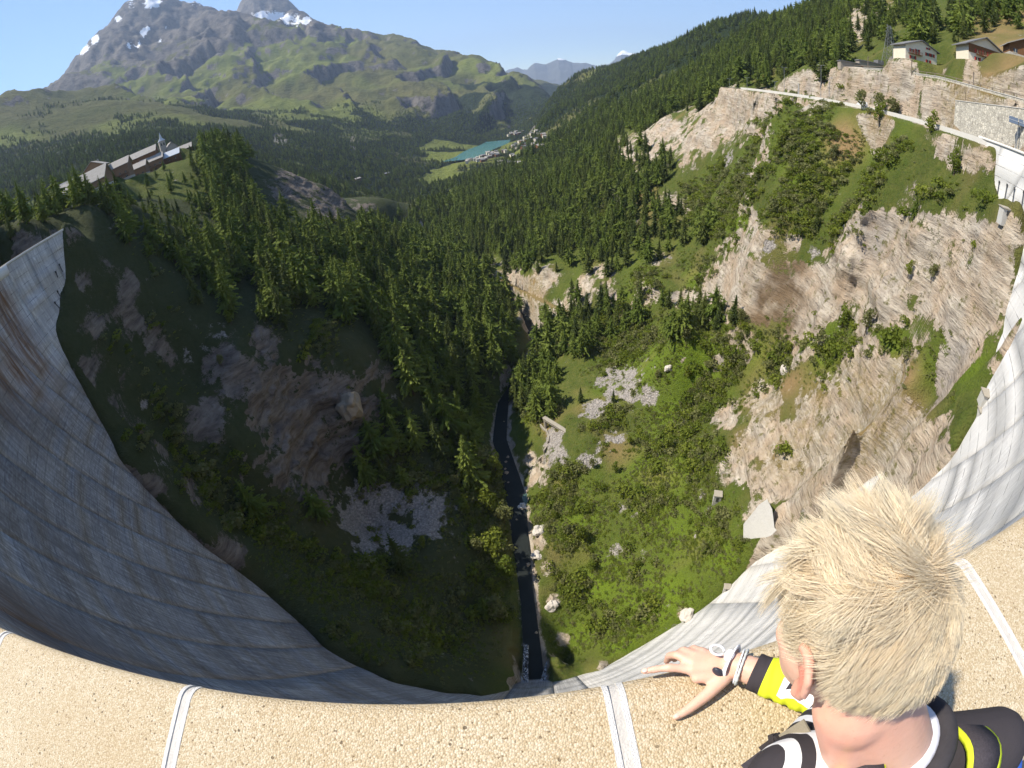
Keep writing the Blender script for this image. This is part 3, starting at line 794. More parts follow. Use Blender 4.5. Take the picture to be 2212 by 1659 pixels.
JL = [-84.6, -79.2, -74.0, -68.4, -63.0, -57.6, -52.0, -46.4, -40.0, -33.6, -27.2, -20.6, -14.2, -7.4, 0.0, 6.2, 12.2, 18.3, 24.2, 30.2, 36.4, 42.6, 48.8, 55.0, 61.0, 64.5]
RUST = [dam_hit(55, 745), dam_hit(40, 800), dam_hit(20, 700), dam_hit(5, 640), dam_hit(10, 830), dam_hit(2, 880), dam_hit(0, 1280), dam_hit(30, 1330)]
RUSTR = [17, 16, 14, 12, 13, 12, 18, 18]
def face_block(a0, a1, k):
    nlift, nc = 70, 7
    rg = np.random.default_rng(100+k)
    V, U, M = [], [], []
    run = 0
    for i in range(nlift):
        d0, d1 = i*2.2, (i+1)*2.2
        o = rg.normal(0, .02)
        run = .55*run+rg.normal(0, .42)
        for d, ex in ((d0+.03, -.0), (d1-.03, .0)):
            aa = drift(np.array([a0, a1], float), d)
            hw = np.degrees(.07/(R0-kf(d)))
            a = np.linspace(aa[0]+hw, aa[1]-hw, nc)
            P = dam_pt(a, np.full(nc, d+1.26), o)
            V.append(P)
            U.append(np.stack([np.radians(a)*R0, np.full(nc, -d+1e-3), np.full(nc, np.clip(run, 0, 1))], -1))
            rm = np.zeros(nc)
            for p, r in zip(RUST, RUSTR):
                q = P-p; rm = np.maximum(rm, np.exp(-((q[:, 0]**2+q[:, 1]**2)/(r*.32)**2+(q[:, 2]/r)**2)))
            sun_white = np.maximum(sstep(52, 56, a)*sstep(14, 9, np.full(nc, d)), .75*sstep(2, 16, a)*(.7+.3*np.clip(run, -1, 1)))  # right face lightened: its burnt-out sunlight put into the colour
            stain_shd = sstep(10, -8, a)*sstep(np.interp(a, [-85, -60, -52], [24, 22, 5]), np.interp(a, [-85, -60, -52], [40, 38, 22]), np.full(nc, d))*(.8+.2*np.clip(run, -1, 1))  # left face darkened: real staining plus its shade put into the colour
            M.append(np.stack([rm, np.clip(sun_white, 0, 1), np.clip(stain_shd, 0, 1), rm*0+1], -1))
    V = np.concatenate(V); n2 = nlift*2
    idx = np.arange(n2*nc).reshape(n2, nc)
    F = np.stack([idx[:-1, :-1], idx[:-1, 1:], idx[1:, 1:], idx[1:, :-1]], -1).reshape(-1, 4)
    # returns at the sides so that the joint is a real groove
    L, Rr = idx[:, 0], idx[:, -1]
    def ret(col, sgn):
        b = len(V2); P = V[col]; c = P-np.array([0, YC, 0]); c[:, 2] = 0; c /= np.linalg.norm(c, axis=1, keepdims=True)
        V2.extend((P+c*.22).tolist()); U2.extend(Uc[col].tolist()); M2.extend(Mc[col].tolist())
        for i in range(n2-1):
            f = (col[i], b+i, b+i+1, col[i+1])
            Fx.append(f if sgn > 0 else f[::-1])
    Uc, Mc = np.concatenate(U), np.concatenate(M)
    V2, U2, M2, Fx = V.tolist(), Uc.tolist(), Mc.tolist(), F.tolist()
    ret(L, -1); ret(Rr, 1)
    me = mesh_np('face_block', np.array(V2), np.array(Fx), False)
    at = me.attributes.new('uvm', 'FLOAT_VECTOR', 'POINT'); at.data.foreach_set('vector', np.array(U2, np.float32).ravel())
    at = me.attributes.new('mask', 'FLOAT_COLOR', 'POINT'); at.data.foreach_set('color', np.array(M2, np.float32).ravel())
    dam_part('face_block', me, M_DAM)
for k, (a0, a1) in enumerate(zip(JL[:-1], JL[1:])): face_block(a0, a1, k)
# solid core behind the joints, crest roadway and upstream wall
def ring(name, prof, mat, a0=-85.0, a1=66, n=220, closed=True, smooth=False):
    """prof: list of (radial offset outward from the crest line, z)"""
    a = np.radians(np.linspace(a0, a1, n)); V = []
    for o, z in prof:
        r = R0+o
        V.append(np.stack([r*np.sin(a), YC-r*np.cos(a), 0*a+z], -1))
    V = np.stack(V, 0); m = len(prof)
    idx = np.arange(m*n).reshape(m, n)
    if closed: idx = np.concatenate([idx, idx[:1]], 0)
    F = np.stack([idx[:-1, :-1], idx[:-1, 1:], idx[1:, 1:], idx[1:, :-1]], -1).reshape(-1, 4)
    return mesh_np(name, V.reshape(-1, 3), F, smooth)
core = [(-float(kf(d+1.26))+.2, -d-1.3) for d in np.linspace(0, 154, 45)]+[(34, -155.4), (9.4, -30), (9.4, -2.2), (.5, -2.2), (.5, -1.3)]
dam_part('core', ring('core', core, None), M_GROOVE)
M_ROAD = simple('crest_roadway_asphalt', (.07, .07, .07), .9, .2, .2, 1.5, bump=.3)
M_CONC = simple('plain_concrete', (.46, .45, .42), .85, .2, .15, .7, bump=.2)
M_CONCL = simple('light_concrete', (.62, .61, .58), .85, .2, .1, .7, bump=.2)
dam_part('crest_roadway', ring('crest_roadway', [(9.2, -2.03), (.3, -2.03), (.3, -2.08), (9.2, -2.08)], None), M_ROAD)
dam_part('upstream_parapet', ring('upstream_parapet', [(9.2, -2.06), (9.2, -1.2), (9.6, -1.2), (9.6, -2.06)], None), M_CONC)
# projecting cornice on the left part of the crest
dam_part('cornice', ring('cornice', [(-.55, -1.0), (-.55, -3.3), (-.1, -3.7), (.1, -3.7), (.1, -1.0)], None, -68.4, -30, 60), M_CONCL)
dam_part('cornice', ring('cornice', [(-.22, -.96), (-.22, -1.5), (.1, -1.6), (.1, -.96)], None, -84.8, -68.5, 30), M_CONCL)
dam_part('cornice', ring('cornice', [(-.22, -.96), (-.22, -1.5), (.1, -1.6), (.1, -.96)], None, 20, 66, 60), M_CONCL)
# drain pipes on the face
M_PIPE = simple('dark_pipe_steel', (.06, .06, .06), .6, .3, .3, 2)
def drain(qx0, qy0, qx1, qy1, r=.16):
    a, b = dam_hit(qx0, qy0), dam_hit(qx1, qy1)
    for p in (a, b):
        c = np.array([p[0], p[1]-YC, 0]); p -= .25*c/np.linalg.norm(c)
    m = MB().tube(a-np.array([0, PY, -2.]), b-np.array([0, PY, -2.]), r, r, 8)
    m.tube(a-np.array([0, PY, -2.]), a-np.array([0, PY, -2.])+np.array([0, 0, .5]), r*1.8, r*1.8, 8)
    m.build('drain_pipe', M_PIPE, dam)
for q in [(2122,402,2116,436),(2142,410,2136,448),(2159,417,2152,456),(2175,425,2170,460),(2195,432,2190,466)]: drain(q[0]+18, q[1]-14, q[2]+18, q[3]-14, .1)
for q in [(118,656,132,672),(124,632,136,654),(156,540,162,556),(128,574,134,588),(120,590,124,600)]: drain(*q, r=.13)

# ------------------------------------------------------------------ near parapet with pebble-finish coping slabs
def pebble_material():
    t = NT('exposed_pebble_concrete')
    P = t.coord('Object')
    v = t.n('ShaderNodeTexVoronoi', feature='F1'); t.l(P, v.inputs['Vector']); v.inputs['Scale'].default_value = 235
    cr = t.sep(v.outputs['Color'])
    pe = t.ramp(cr[0], [(0., (.42, .325, .20)), (.35, (.51, .42, .28)), (.7, (.58, .49, .345)), (1., (.65, .58, .45))])
    dark = t.math('GREATER_THAN', cr[1], .985)
    v2 = t.n('ShaderNodeTexVoronoi', feature='F1'); t.l(P, v2.inputs['Vector']); v2.inputs['Scale'].default_value = 120
    c2 = t.sep(v2.outputs['Color'])
    dk2 = t.math('MULTIPLY', t.math('GREATER_THAN', c2[1], .975), t.math('LESS_THAN', v2.outputs['Distance'], t.math('ADD', .22, t.math('MULTIPLY', c2[2], .28))))
    gap = t.ramp(v.outputs['Distance'], [(.42, 0.), (.70, 1.)])
    c = t.mix(t.math('MULTIPLY', gap, .45), pe, (.30, .22, .13))
    c = t.mix(dark, c, (.20, .15, .09))
    c = t.mix(t.math('MULTIPLY', dk2, .9), c, (.085, .065, .042))
    big = t.noise(P, 2.4, 5, .6)
    c = t.mix(t.ramp(big, [(.3, .35), (.65, 0.)]), c, (.42, .30, .16))
    c = t.mix(t.ramp(t.noise(P, 14, 4, .7), [(.6, 0.), (.75, .35)]), c, (.74, .66, .52))
    h = t.math('SUBTRACT', 1.0, v.outputs['Distance'])
    h = t.math('ADD', h, t.math('MULTIPLY', t.noise(P, 60, 3), .6))
    return t.done(t.bsdf(c, .75, .25, t.bump(h, .55, .004)))
M_PEB = pebble_material()
M_MORTAR = simple('white_joint_mortar', (.74, .72, .69), .9, .15, .12, 60, bump=.6)
M_SEAL = simple('grey_joint_sealant', (.52, .49, .45), .8, .2, .22, 30, bump=.3)
ZT = -.93
parapet = empty('parapet_wall', (0, -.25, -2.03))
tag(parapet, 'sandy pebble-finish concrete parapet with white jointed coping slabs in the foreground', 'parapet')
def par_part(name, me, mat):
    me.transform(Matrix.Translation((0, .25, 2.03)))
    return link(name, me, mat, parapet)
PW = .57
def coping_profile(r=.055, ofs=0.0):
    # radial offset (negative = towards the gorge), z ; rounded outer nose
    p = [(PW-.04, ZT-.34+ofs*0), (PW-.04, ZT-.02+ofs), (PW-.06, ZT+ofs)]
    for t_ in np.linspace(0, 1, 9):
        a = math.pi/2*t_
        p.append((-.04+r-r*math.sin(a)-ofs, ZT-r+r*math.cos(a)+ofs))
    p += [(-.04-ofs, ZT-.34)]
    return p
JX = -.84                                           # joint positions along the arc, every .952 m
def coping(x0, x1, mat, name, ofs=0.0, n=8):
    prof = coping_profile(.055, ofs)
    a = np.linspace(x0, x1, n)/R0; V = []
    for o, z in prof:
        r = R0+o; V.append(np.stack([r*np.sin(a), YC-r*np.cos(a), 0*a+z], -1))
    V = np.stack(V, 0); m = len(prof); idx = np.arange(m*n).reshape(m, n)
    idx2 = np.concatenate([idx, idx[:1]], 0)
    F = [tuple(f) for f in np.stack([idx2[:-1, :-1], idx2[:-1, 1:], idx2[1:, 1:], idx2[1:, :-1]], -1).reshape(-1, 4)]
    F += [tuple(idx[:, 0]), tuple(idx[::-1, -1])]
    par_part(name, mesh_np(name, V.reshape(-1, 3), F, False), mat)
for k in range(-14, 15):
    x0 = JX+.952*k
    coping(x0+.021, x0+.952-.021, M_PEB, 'coping_slab')
    coping(x0-.021, x0-.0095, M_MORTAR, 'mortar_edge', .0012, 2)
    coping(x0+.0095, x0+.021, M_MORTAR, 'mortar_edge', .0012, 2)
    coping(x0-.0095, x0+.0095, M_SEAL, 'joint_seal', -.0012, 2)
lo, hi = JX-.952*14-.021, JX+.952*15-.021
for x0, x1, n in ((-84.9*math.pi/180*R0, lo, 160), (hi, 65*math.pi/180*R0, 130)): coping(x0, x1, M_PEB, 'coping_run', 0, n)
par_part('upstand', ring('upstand', [(.02, ZT-.345), (.02, -2.04), (.42, -2.04), (.42, ZT-.345)], None), M_CONC)
# ------------------------------------------------------------------ vegetation
def leaf_material(name, dark, light, trans=.25):
    t = NT(name)
    oi = t.n('ShaderNodeObjectInfo').outputs['Random']
    P = t.coord('Object')
    n = t.noise(P, 1.3, 3, .6)
    f = t.math('ADD', t.math('MULTIPLY', oi, .75), t.math('MULTIPLY', n, .35), None, True)
    c = t.mix(f, dark, light)
    c = t.mix(t.ramp(t.noise(P, 4.0, 2), [(.4, .45), (.6, 0.)]), c, tuple(.55*x for x in dark))
    b = t.bsdf(c, .75, .15)
    tr = t.n('ShaderNodeBsdfTranslucent'); t.l(t.mix(.5, c, tuple(min(1, x*1.7) for x in light)), tr.inputs[0])
    mx = t.n('ShaderNodeMixShader'); mx.inputs[0].default_value = trans
    t.l(b.outputs[0], mx.inputs[1]); t.l(tr.outputs[0], mx.inputs[2])
    return t.done(mx)
M_LARCH = leaf_material('larch_needles', (.085, .128, .020), (.190, .235, .044), .25)
M_SPRUCE = leaf_material('spruce_needles', (.045, .068, .018), (.130, .155, .034), .18)
M_BUSH = leaf_material('broad_leaves', (.095, .140, .018), (.215, .245, .036), .38)
M_BUSHG = leaf_material('grey_willow_leaves', (.125, .140, .048), (.23, .235, .09), .35)
M_BARK = simple('bark', (.10, .075, .055), .95, .1, .3, 2, bump=.5)

def conifer_mesh(name, h, r, seed, levels=36, per=8, cards=4, gap=.0, base=.10, irr=.25):
    g = np.random.default_rng(seed); V = []; F = []
    lean = g.normal(0, .02, 2)
    for i in range(levels):
        t = i/(levels-1)
        z = h*(base+(1-base)*t**.95)
        rad = r*((1-t)**.82+.045)*(1+irr*g.normal()*.5)
        if t < .15: rad *= .65+t*2.3
        k = max(3, int(per*(1-.45*t)+g.integers(-1, 2)))
        ph = g.uniform(0, 6.28)
        for b in range(k):
            if g.random() < gap: continue
            a = ph+6.283*b/k+g.normal(0, .2)
            L = max(.12, rad*(1+irr*g.normal()))
            dz = -.22*L*(1.25-t)+g.normal(0, .05)*L
            u = np.array([math.cos(a), math.sin(a), 0]); w = np.array([-u[1], u[0], 0])
            o = np.array([lean[0]*z, lean[1]*z, z])
            for c in range(cards):
                s0, s1 = (c+.0)/cards*.95+.03, (c+1.15)/cards
                p0 = o+u*L*s0+np.array([0, 0, dz*s0**1.4]); p1 = o+u*L*s1+np.array([0, 0, dz*s1**1.4])
                wd = L*.29*(1.15-.70*s1)*(1+.3*g.normal())+.05
                tilt = g.normal(0, .55)
                ww = w*math.cos(tilt)+np.array([0, 0, math.sin(tilt)])
                hang = np.array([0, 0, -abs(g.normal(0, .10))*L])
                bidx = len(V)
                V += [p0-ww*wd*.35, p0+ww*wd*.35, p1+ww*wd*.6+hang, p1+u*wd*.5, p1-ww*wd*.6+hang]
                F += [(bidx, bidx+1, bidx+2, bidx+3), (bidx, bidx+3, bidx+4)]
    # inner core added to block light and deepen the crown's shading
    nb, ring_ = 8, []
    for i in range(7):
        t = i/6; z = h*(base*1.2+(.96-base*1.2)*t); rad = r*.52*((1-t)**.85+.02)*(.6+2*t if t < .2 else 1)
        ring_.append(len(V))
        for k in range(nb):
            a = 6.283*k/nb+i*.4; q = rad*(1+.25*g.normal()); V.append(np.array([lean[0]*z+q*math.cos(a), lean[1]*z+q*math.sin(a), z+.03*h*g.normal()*(0 < i < 6)]))
    for i in range(6):
        for k in range(nb): F.append((ring_[i]+k, ring_[i]+(k+1) % nb, ring_[i+1]+(k+1) % nb, ring_[i+1]+k))
    # leader
    b = len(V); V += [np.array([lean[0]*h+.07, lean[1]*h, h*.95]), np.array([lean[0]*h-.07, lean[1]*h, h*.95]), np.array([lean[0]*h, lean[1]*h, h*1.03])]
    F += [(b, b+1, b+2)]
    return mesh_np(name, V, F, False)
def trunk_mesh(name, h, r):
    m = MB(); m.tube((0, 0, -1.2), (0, 0, h*.45), r, r*.6, 7); m.tube((0, 0, h*.45), (0, 0, h*.94), r*.6, r*.1, 6)
    for k in range(4):
        a = k*1.7; z = h*(.08+.06*k)
        m.tube((0, 0, z), (math.cos(a)*h*.07, math.sin(a)*h*.07, z+.2), r*.16, r*.05, 4)
    return mesh_np(name, m.V, m.F)
def bush_mesh(name, seed, n=170, size=1.0, flat=.8, card=.30):
    g = np.random.default_rng(seed); V = []; F = []
    lobes = [(g.normal(0, .38, 3)*np.array([1, 1, .5])+np.array([0, 0, .45]), g.uniform(.35, .65)) for _ in range(6)]
    for i in range(n):
        c, r = lobes[g.integers(0, len(lobes))]
        d = g.normal(0, 1, 3); d /= np.linalg.norm(d)
        if d[2] < -.35: d[2] *= -1
        p = c+d*r*g.uniform(.7, 1.08); p[2] = max(p[2]*flat, .0)
        s = card*g.uniform(.55, 1.25)
        q = d+g.normal(0, .75, 3); q /= np.linalg.norm(q)
        u = np.cross(q, g.normal(0, 1, 3)); u /= np.linalg.norm(u); v = np.cross(q, u)
        b = len(V)
        V += [p+u*s*.5, p+v*s*.38, p-u*s*.55, p-v*s*.38]
        F += [(b, b+1, b+2, b+3)]
    return mesh_np(name, np.array(V)*size, np.array(F), False)
def broadleaf_mesh(name, seed, h=7.0, r=2.4, n=420):
    g = np.random.default_rng(seed); V = []; F = []
    lobes = []
    for i in range(11):
        a = g.uniform(0, 6.28); t = g.uniform(.32, 1); rr = r*(1.05-.55*abs(t-.55)*2)*g.uniform(.15, .75)
        lobes.append((np.array([math.cos(a)*rr, math.sin(a)*rr, h*t*.86]), r*g.uniform(.32, .55)))
    for i in range(n):
        c, q_ = lobes[g.integers(0, 11)]
        d = g.normal(0, 1, 3); d /= np.linalg.norm(d)
        p = c+d*q_*g.uniform(.55, 1.05); s = .62*g.uniform(.5, 1.25)
        q = d+g.normal(0, .7, 3); q /= np.linalg.norm(q)
        u = np.cross(q, g.normal(0, 1, 3)); u /= np.linalg.norm(u); v = np.cross(q, u); b = len(V)
        V += [p+u*s*.5, p+v*s*.4, p-u*s*.55, p-v*s*.4]; F += [(b, b+1, b+2, b+3)]
    return mesh_np(name, np.array(V), np.array(F), False)

HT = 14.0
CROWN = [conifer_mesh('crown', HT, 3.0, 1, gap=.08, irr=.32, base=.10), conifer_mesh('crown', HT, 2.6, 2, gap=.12, irr=.38, base=.14),
         conifer_mesh('crown', HT, 3.3, 3, gap=.18, irr=.45, base=.16), conifer_mesh('crown', HT, 2.2, 4, levels=40, gap=.04, irr=.22, base=.06),
         conifer_mesh('crown', HT, 2.6, 5, levels=38, gap=.06, irr=.25, base=.08)]
CMAT = [M_LARCH, M_LARCH, M_LARCH, M_SPRUCE, M_SPRUCE]
for me, m in zip(CROWN, CMAT): me.materials.append(m)
TRUNK = trunk_mesh('trunk', HT, .24); TRUNK.materials.append(M_BARK)
BROAD = [broadleaf_mesh('crown', 31), broadleaf_mesh('crown', 32, 6.0, 2.6), broadleaf_mesh('crown', 33, 8.0, 2.3)]
for me, m in zip(BROAD, (M_BUSH, M_BUSHG, M_BUSH)): me.materials.append(m)
BTRUNK = trunk_mesh('trunk', 6.0, .16); BTRUNK.materials.append(M_BARK)
BUSH = [bush_mesh('bush', 51), bush_mesh('bush', 52), bush_mesh('bush', 53), bush_mesh('bush', 54, 140, 1, .6)]
for me, m in zip(BUSH, (M_BUSH, M_BUSHG, M_BUSH, M_BUSHG)): me.materials.append(m)

# ---- where things grow
CONI = [(880,900,50,.7),(960,950,50,.7),(850,1000,60,.5),(700,1130,60,.35),(1000,1040,40,.7),(600,690,40,.5),(420,640,40,.4),(330,580,40,.6),(560,1150,40,.3),(900,1250,60,.25),(200,470,45),(300,470,65),(400,480,80),(500,520,90),(590,545,75),(700,585,80),(800,600,90),(900,640,90),(980,680,70),(1050,680,55),(850,560,70),(950,570,70),
 (450,580,55),(620,620,55),(780,660,50),(470,390,55),(420,400,60),(480,350,50),(330,430,50),(1000,620,60),(1080,640,40),(1060,780,50),(1000,800,55),(920,740,55),
 (1040,720,55),(950,860,45),(1020,880,45),(60,470,60),(0,490,50),(120,470,30),(350,530,50),(1000,960,30,.6),(880,800,40,.7),(500,640,40,.5),(250,560,40,.4),(830,720,30,.6),
 (1050,500,60),(1000,500,40),(1120,480,70),(1200,470,75),(1100,420,80),(1180,400,80),(1260,400,60),(1250,500,75),(1150,540,55),(1350,520,60),(1420,500,50),(1300,560,45),
 (1380,390,50),(1300,350,50),(1200,350,60),(1050,430,60),(1320,480,50),(1530,500,30,.7),
 (1200,745,45),(1250,725,45),(1310,690,40),(1180,790,35),(1350,685,32),(1150,870,32),(1130,830,28),(1260,680,30),
 (1480,710,45,.8),(1540,690,40,.8),(1450,690,30,.8),
 (1400,235,50),(1500,200,60),(1600,150,75),(1700,120,75),(1750,60,80),(1800,110,40),(1900,80,50,.4),(1950,40,60,.4),(2050,60,50,.4),(2150,30,60,.4),(2000,85,30,.5),(1850,20,60,.4),(1650,60,60),
 (900,490,30,.7),(940,470,35),(1300,270,50),(1560,110,60),(2190,20,40,.4),(1770,130,40)]
SHRUB = [(1700,330,90),(1900,330,90),(1800,420,100),(1950,400,90),(1600,420,70),(2050,350,70),(1520,440,50,.8),(1680,440,60),(1750,470,50),(2080,410,40,.7),(1850,280,60),(2000,320,50),
 (1400,780,90,.9),(1500,850,70,.9),(1600,765,70),(1680,765,50),(1750,768,55),(1830,768,50),(1900,770,60),(1980,772,50),(2050,780,60),(1450,950,70,.8),(1450,1100,90,.55),(1350,1200,80,.6),(1500,1000,60,.8),(1300,1330,60,.5),
 (1250,1030,50,.9),(1230,1120,60,.9),(1550,1150,50,.6),(1400,1300,70,.45),(1320,900,30,.6),(1280,960,40,.7),(1290,1060,50,.9),(1350,720,50,.9),(1180,1080,30),(1170,900,30),(1580,850,40),
 (1400,620,40,.6),(1500,580,40,.8),(1560,500,40,.8),(1300,460,40,.6),(2100,540,25,.5),(1900,900,40,.3),(1700,950,40,.3),(1250,1250,50,.8),
 (800,1000,90,.8),(650,1150,70,.8),(800,1270,110,.8),(900,1370,90,.8),(1050,1050,45),(1060,1150,45),(1075,1250,45),(1080,1320,35),(870,940,60,.8),(450,1050,70,.7),(350,900,70,.7),(300,700,80,.7),
 (500,1100,60,.7),(250,620,70,.8),(600,700,50,.5),(950,1000,60,.9),(990,1100,50,.9),(700,740,50,.5)]
B_CONI, B_SHRUB = blobs(CONI), blobs(SHRUB)
ROADZONE = [atD(x, y, D) for x, y, D in ((1560,203,330),(1650,205,270),(1720,206,235),(1850,216,190),(1950,243,160),(2060,278,132),(1930,160,195),(2010,150,168),(2090,165,150),(2212,222,120))]
EL = np.where(_kill, -9, GZ/np.hypot(GX, GY))                 # tangent of elevation seen from the crest
def visible(h):
    run = np.maximum.accumulate(EL, axis=1); run = np.concatenate([np.full((na, 1), -9.), run[:, :-1]], 1)
    return (GZ+h)/GD > run-.004
d_a, d_l = AZ[1]-AZ[0], np.gradient(GL, axis=1)
cellA = GD*GD*d_a*d_l                                          # plan area of a cell
def scatter(dens, count_cap, seed, mask):
    """random cells with probability plan area * density (per square metre)"""
    g = np.random.default_rng(seed)
    w = (cellA*dens*mask)
    n = g.poisson(w)
    i, j = np.nonzero(n)
    i, j = np.repeat(i, n[i, j]), np.repeat(j, n[i, j])
    if len(i) > count_cap:
        k = g.choice(len(i), count_cap, False); i, j = i[k], j[k]
    fu, fv = g.uniform(0, 1, len(i)), g.uniform(0, 1, len(i))
    i2, j2 = np.minimum(i+1, na-1), np.minimum(j+1, nl-1)
    P = np.stack([(A[i, j]*(1-fu)+A[i2, j]*fu)*(1-fv)+(A[i, j2]*(1-fu)+A[i2, j2]*fu)*fv for A in (GX, GY, GZ)], -1)
    return P, i, j
def thin(P, dmin):
    """keep points that stand at least dmin apart"""
    cell = {}; keep = []
    for k, p in enumerate(P):
        c = (int(p[0]//dmin), int(p[1]//dmin)); ok = True
        for dx in (-1, 0, 1):
            for dy in (-1, 0, 1):
                for q in cell.get((c[0]+dx, c[1]+dy), ()):
                    if (P[q][0]-p[0])**2+(P[q][1]-p[1])**2 < dmin*dmin: ok = False
        if ok: cell.setdefault(c, []).append(k); keep.append(k)
    return np.array(keep, int)
vis = visible(13.0) & ~_kill
zone = np.zeros(GX.shape); zone[:, :_nn] = 1
rockall = np.zeros(GX.shape); rockall[:, :_nn] = np.maximum(rock, scree)
clr = np.ones(GX.shape)
for p in ROADZONE: clr[:, :_nn] *= np.where((np.hypot(GX[:, :_nn]-p[0], GY[:, :_nn]-p[1]) < 9) & (np.abs(GZ[:, :_nn]-p[2]) < 14), 0, 1)
rdf = np.full(GX.shape, 99.); rdf[:, :_nn] = rd-rw
ctop = R0-kf(-GZ)
nearDam = (np.hypot(GX, GY-YC) > ctop-3.0) & (np.hypot(GX, GY-YC) < R0+14) & (GY < 125)
cf = np.zeros(GX.shape); cf[:, :_nn] = field(B_CONI, GX[:, :_nn], GY[:, :_nn], GZ[:, :_nn])
cf = np.clip(cf*1.2-.12, 0, 1)*(1-.72*np.clip(rockall*1.3-.3, 0, 1))*clr*(rdf > 1.2)*(~nearDam)
CLIFF = blobs([(620,400,60),(680,420,60),(740,450,60),(800,480,45),(560,370,35),(650,460,45)])
cf[:, :_nn] *= 1-.93*np.clip(1.3*field(CLIFF, GX[:, :_nn], GY[:, :_nn], GZ[:, :_nn]), 0, 1)
_az = np.degrees(np.arctan2(GX, GY)); cf[(_az < -32.5) & (GD > 262) & (GD < 300)] *= .3
cf[(_az < -32.5) & (GD >= 300) & (GD < 640)] *= .06
cf[(_az < -31) & (GD > 225)] *= .5
P1, i1, j1 = scatter(cf*.10*zone, 30000, 11, vis)
k = thin(P1, 4.3); P1, i1, j1 = P1[k], i1[k], j1[k]
g = np.random.default_rng(5)
right1 = P1[:, 0] > np.interp(P1[:, 1], [0, 250, 360, 530, 700], [0, 14, 0, -80, -95])
D1 = np.hypot(P1[:, 0], P1[:, 1])
S1 = np.clip(g.normal(1.12, .30, len(P1)), .4, 1.65)*np.where(right1, .86, 1.08)
S1 *= np.where((np.degrees(np.arctan2(P1[:, 0], P1[:, 1])) < -31) & (D1 > 205), .45, 1.0)*np.where((np.degrees(np.arctan2(P1[:, 0], P1[:, 1])) < -37) & (D1 > 140), .72, 1.0)
# hand-set larches that stand out in the photo: foot, height
LANDMARK = [(1003,945,186,24),(757,700,170,21),(845,780,172,14),(1052,1330,82,13),(535,600,190,16),(612,690,170,15),(1470,720,172,15),(1545,705,164,13),(2070,130,150,9),(1975,470,118,5.5),
 (1255,870,160,9),(1190,905,150,11),(1165,890,166,15),(1130,875,178,12),(970,790,190,14),(680,560,222,17),(470,640,185,13),(1760,505,142,9),(1325,870,160,7),(760,640,205,18),(900,690,215,15),(1025,840,190,20),(1085,760,212,16)]
def ground_at(x, y):
    a, l = math.atan2(x, y), math.log(math.hypot(x, y))
    i = int(np.clip(round((a-AZ[0])/d_a), 0, na-1)); j = int(np.clip(np.searchsorted(GL[i], l), 0, nl-1))
    return GZ[i, j]
LM = []
for x, y, D_, h in LANDMARK:
    p = grid_hit(x, y); LM.append((p[0], p[1], ground_at(p[0], p[1]), h/HT))
kinds1 = np.where(g.random(len(P1)) < np.where(right1, .45, .25), g.integers(3, 5, len(P1)), g.integers(0, 3, len(P1)))
app = S1*HT/np.linalg.norm(P1, axis=1)                          # apparent size
inframe = np.array([(-60 < a < 2270) and (-60 < b < 1600) for a, b in zip(*projq(P1+np.array([0, 0, 6.])))])
order = np.argsort(-app*inframe)
NIND = 300-len(LM)
ind = order[:NIND]; rest = order[NIND:]
def zone_label(p, kind):
    qx, qy = projq(np.array(p))
    sp = 'dark spruce' if kind >= 3 else 'green larch'
    if p[0] < np.interp(p[1], [0, 250, 360, 530, 700], [0, 14, 0, -80, -95]):
        if qy < 520 and qx < 240: z = 'on the bank behind the left end of the dam'
        elif qy < 470: z = 'on top of the wooded spur below the church village'
        elif qy > 720: z = 'low on the shaded left wall near the stream'
        elif qx < 560: z = 'on the shaded slope beside the left end of the dam'
        else: z = 'in the thick stand on the left gorge slope'
    else:
        if qy < 240: z = 'on the steep wooded hillside above the road and chalets'
        elif qy < 470: z = 'in the stand below the pale rock knoll right of the valley'
        elif qy < 640: z = 'on the right slope above the cliff track'
        else: z = 'in the cluster on the right bank above the stream'
    d_ = math.hypot(p[0], p[1])
    if 'thick stand' in z: z = ('in left part of' if qx < 700 else 'in middle of' if qx < 880 else 'at stream end of')+' the left gorge stand'+(', back rows' if qy < 540 else ', front rows')
    return sp, z
def plant(p, s, kind, rz, label=None, group=None):
    sp, z = zone_label(p, kind)
    sp = ('tall ' if s > 1.45 else 'small ' if s < .85 else '')+sp
    e = empty('spruce_tree' if kind >= 3 else 'larch_tree', p, rz, s)
    tag(e, label or f'{sp} standing {z}', 'tree', group or f'{sp} trees {z}')
    c = bpy.data.objects.new('crown', CROWN[kind]); COL.objects.link(c); c.parent = e
    t_ = bpy.data.objects.new('trunk', TRUNK); COL.objects.link(t_); t_.parent = e
    return c
crown_objs = [None]*5
LMLAB = ['tallest sunlit larch standing alone beside the shaded stream','large bright larch above the shaded cliff on the left wall','slim larch below and right of the biggest larch on the left wall',
 'yellow-green larch hanging over the narrow gorge near the dam','lit larch at the lower edge of the left stand','lit young larch above the dark cliff on the left','big larch at the foot of the pale right cliff',
 'larch at the cliff foot beside the rusty streak','dark tree between the two chalets','small tree growing out of the pale right cliff','small conifer standing on the pale scree','conifer directly behind the concrete gantry',
 'tall conifer left of the brown path at the gantry','conifer on the right bank overhanging the stream','lit larch on the left wall above the tallest larch','broad larch in the middle of the left stand','lone lit larch low beside the dam on the left',
 'dark broad conifer at the top of the pale cliff band','little conifer in the middle of the pale scree','thick larch just above the biggest larch on the left wall','pointed larch right of the biggest larch','tall larch behind the tallest sunlit larch','larch at the bend of the dark stream']
for n_, (x, y, z, s) in enumerate(LM):
    kd = 3 if n_ in (8, 17, 10, 18) else (n_ % 3)
    c = plant((x, y, z-.3), s, kd, n_*1.3, LMLAB[n_], 'landmark conifers')
    if crown_objs[kd] is None: crown_objs[kd] = c
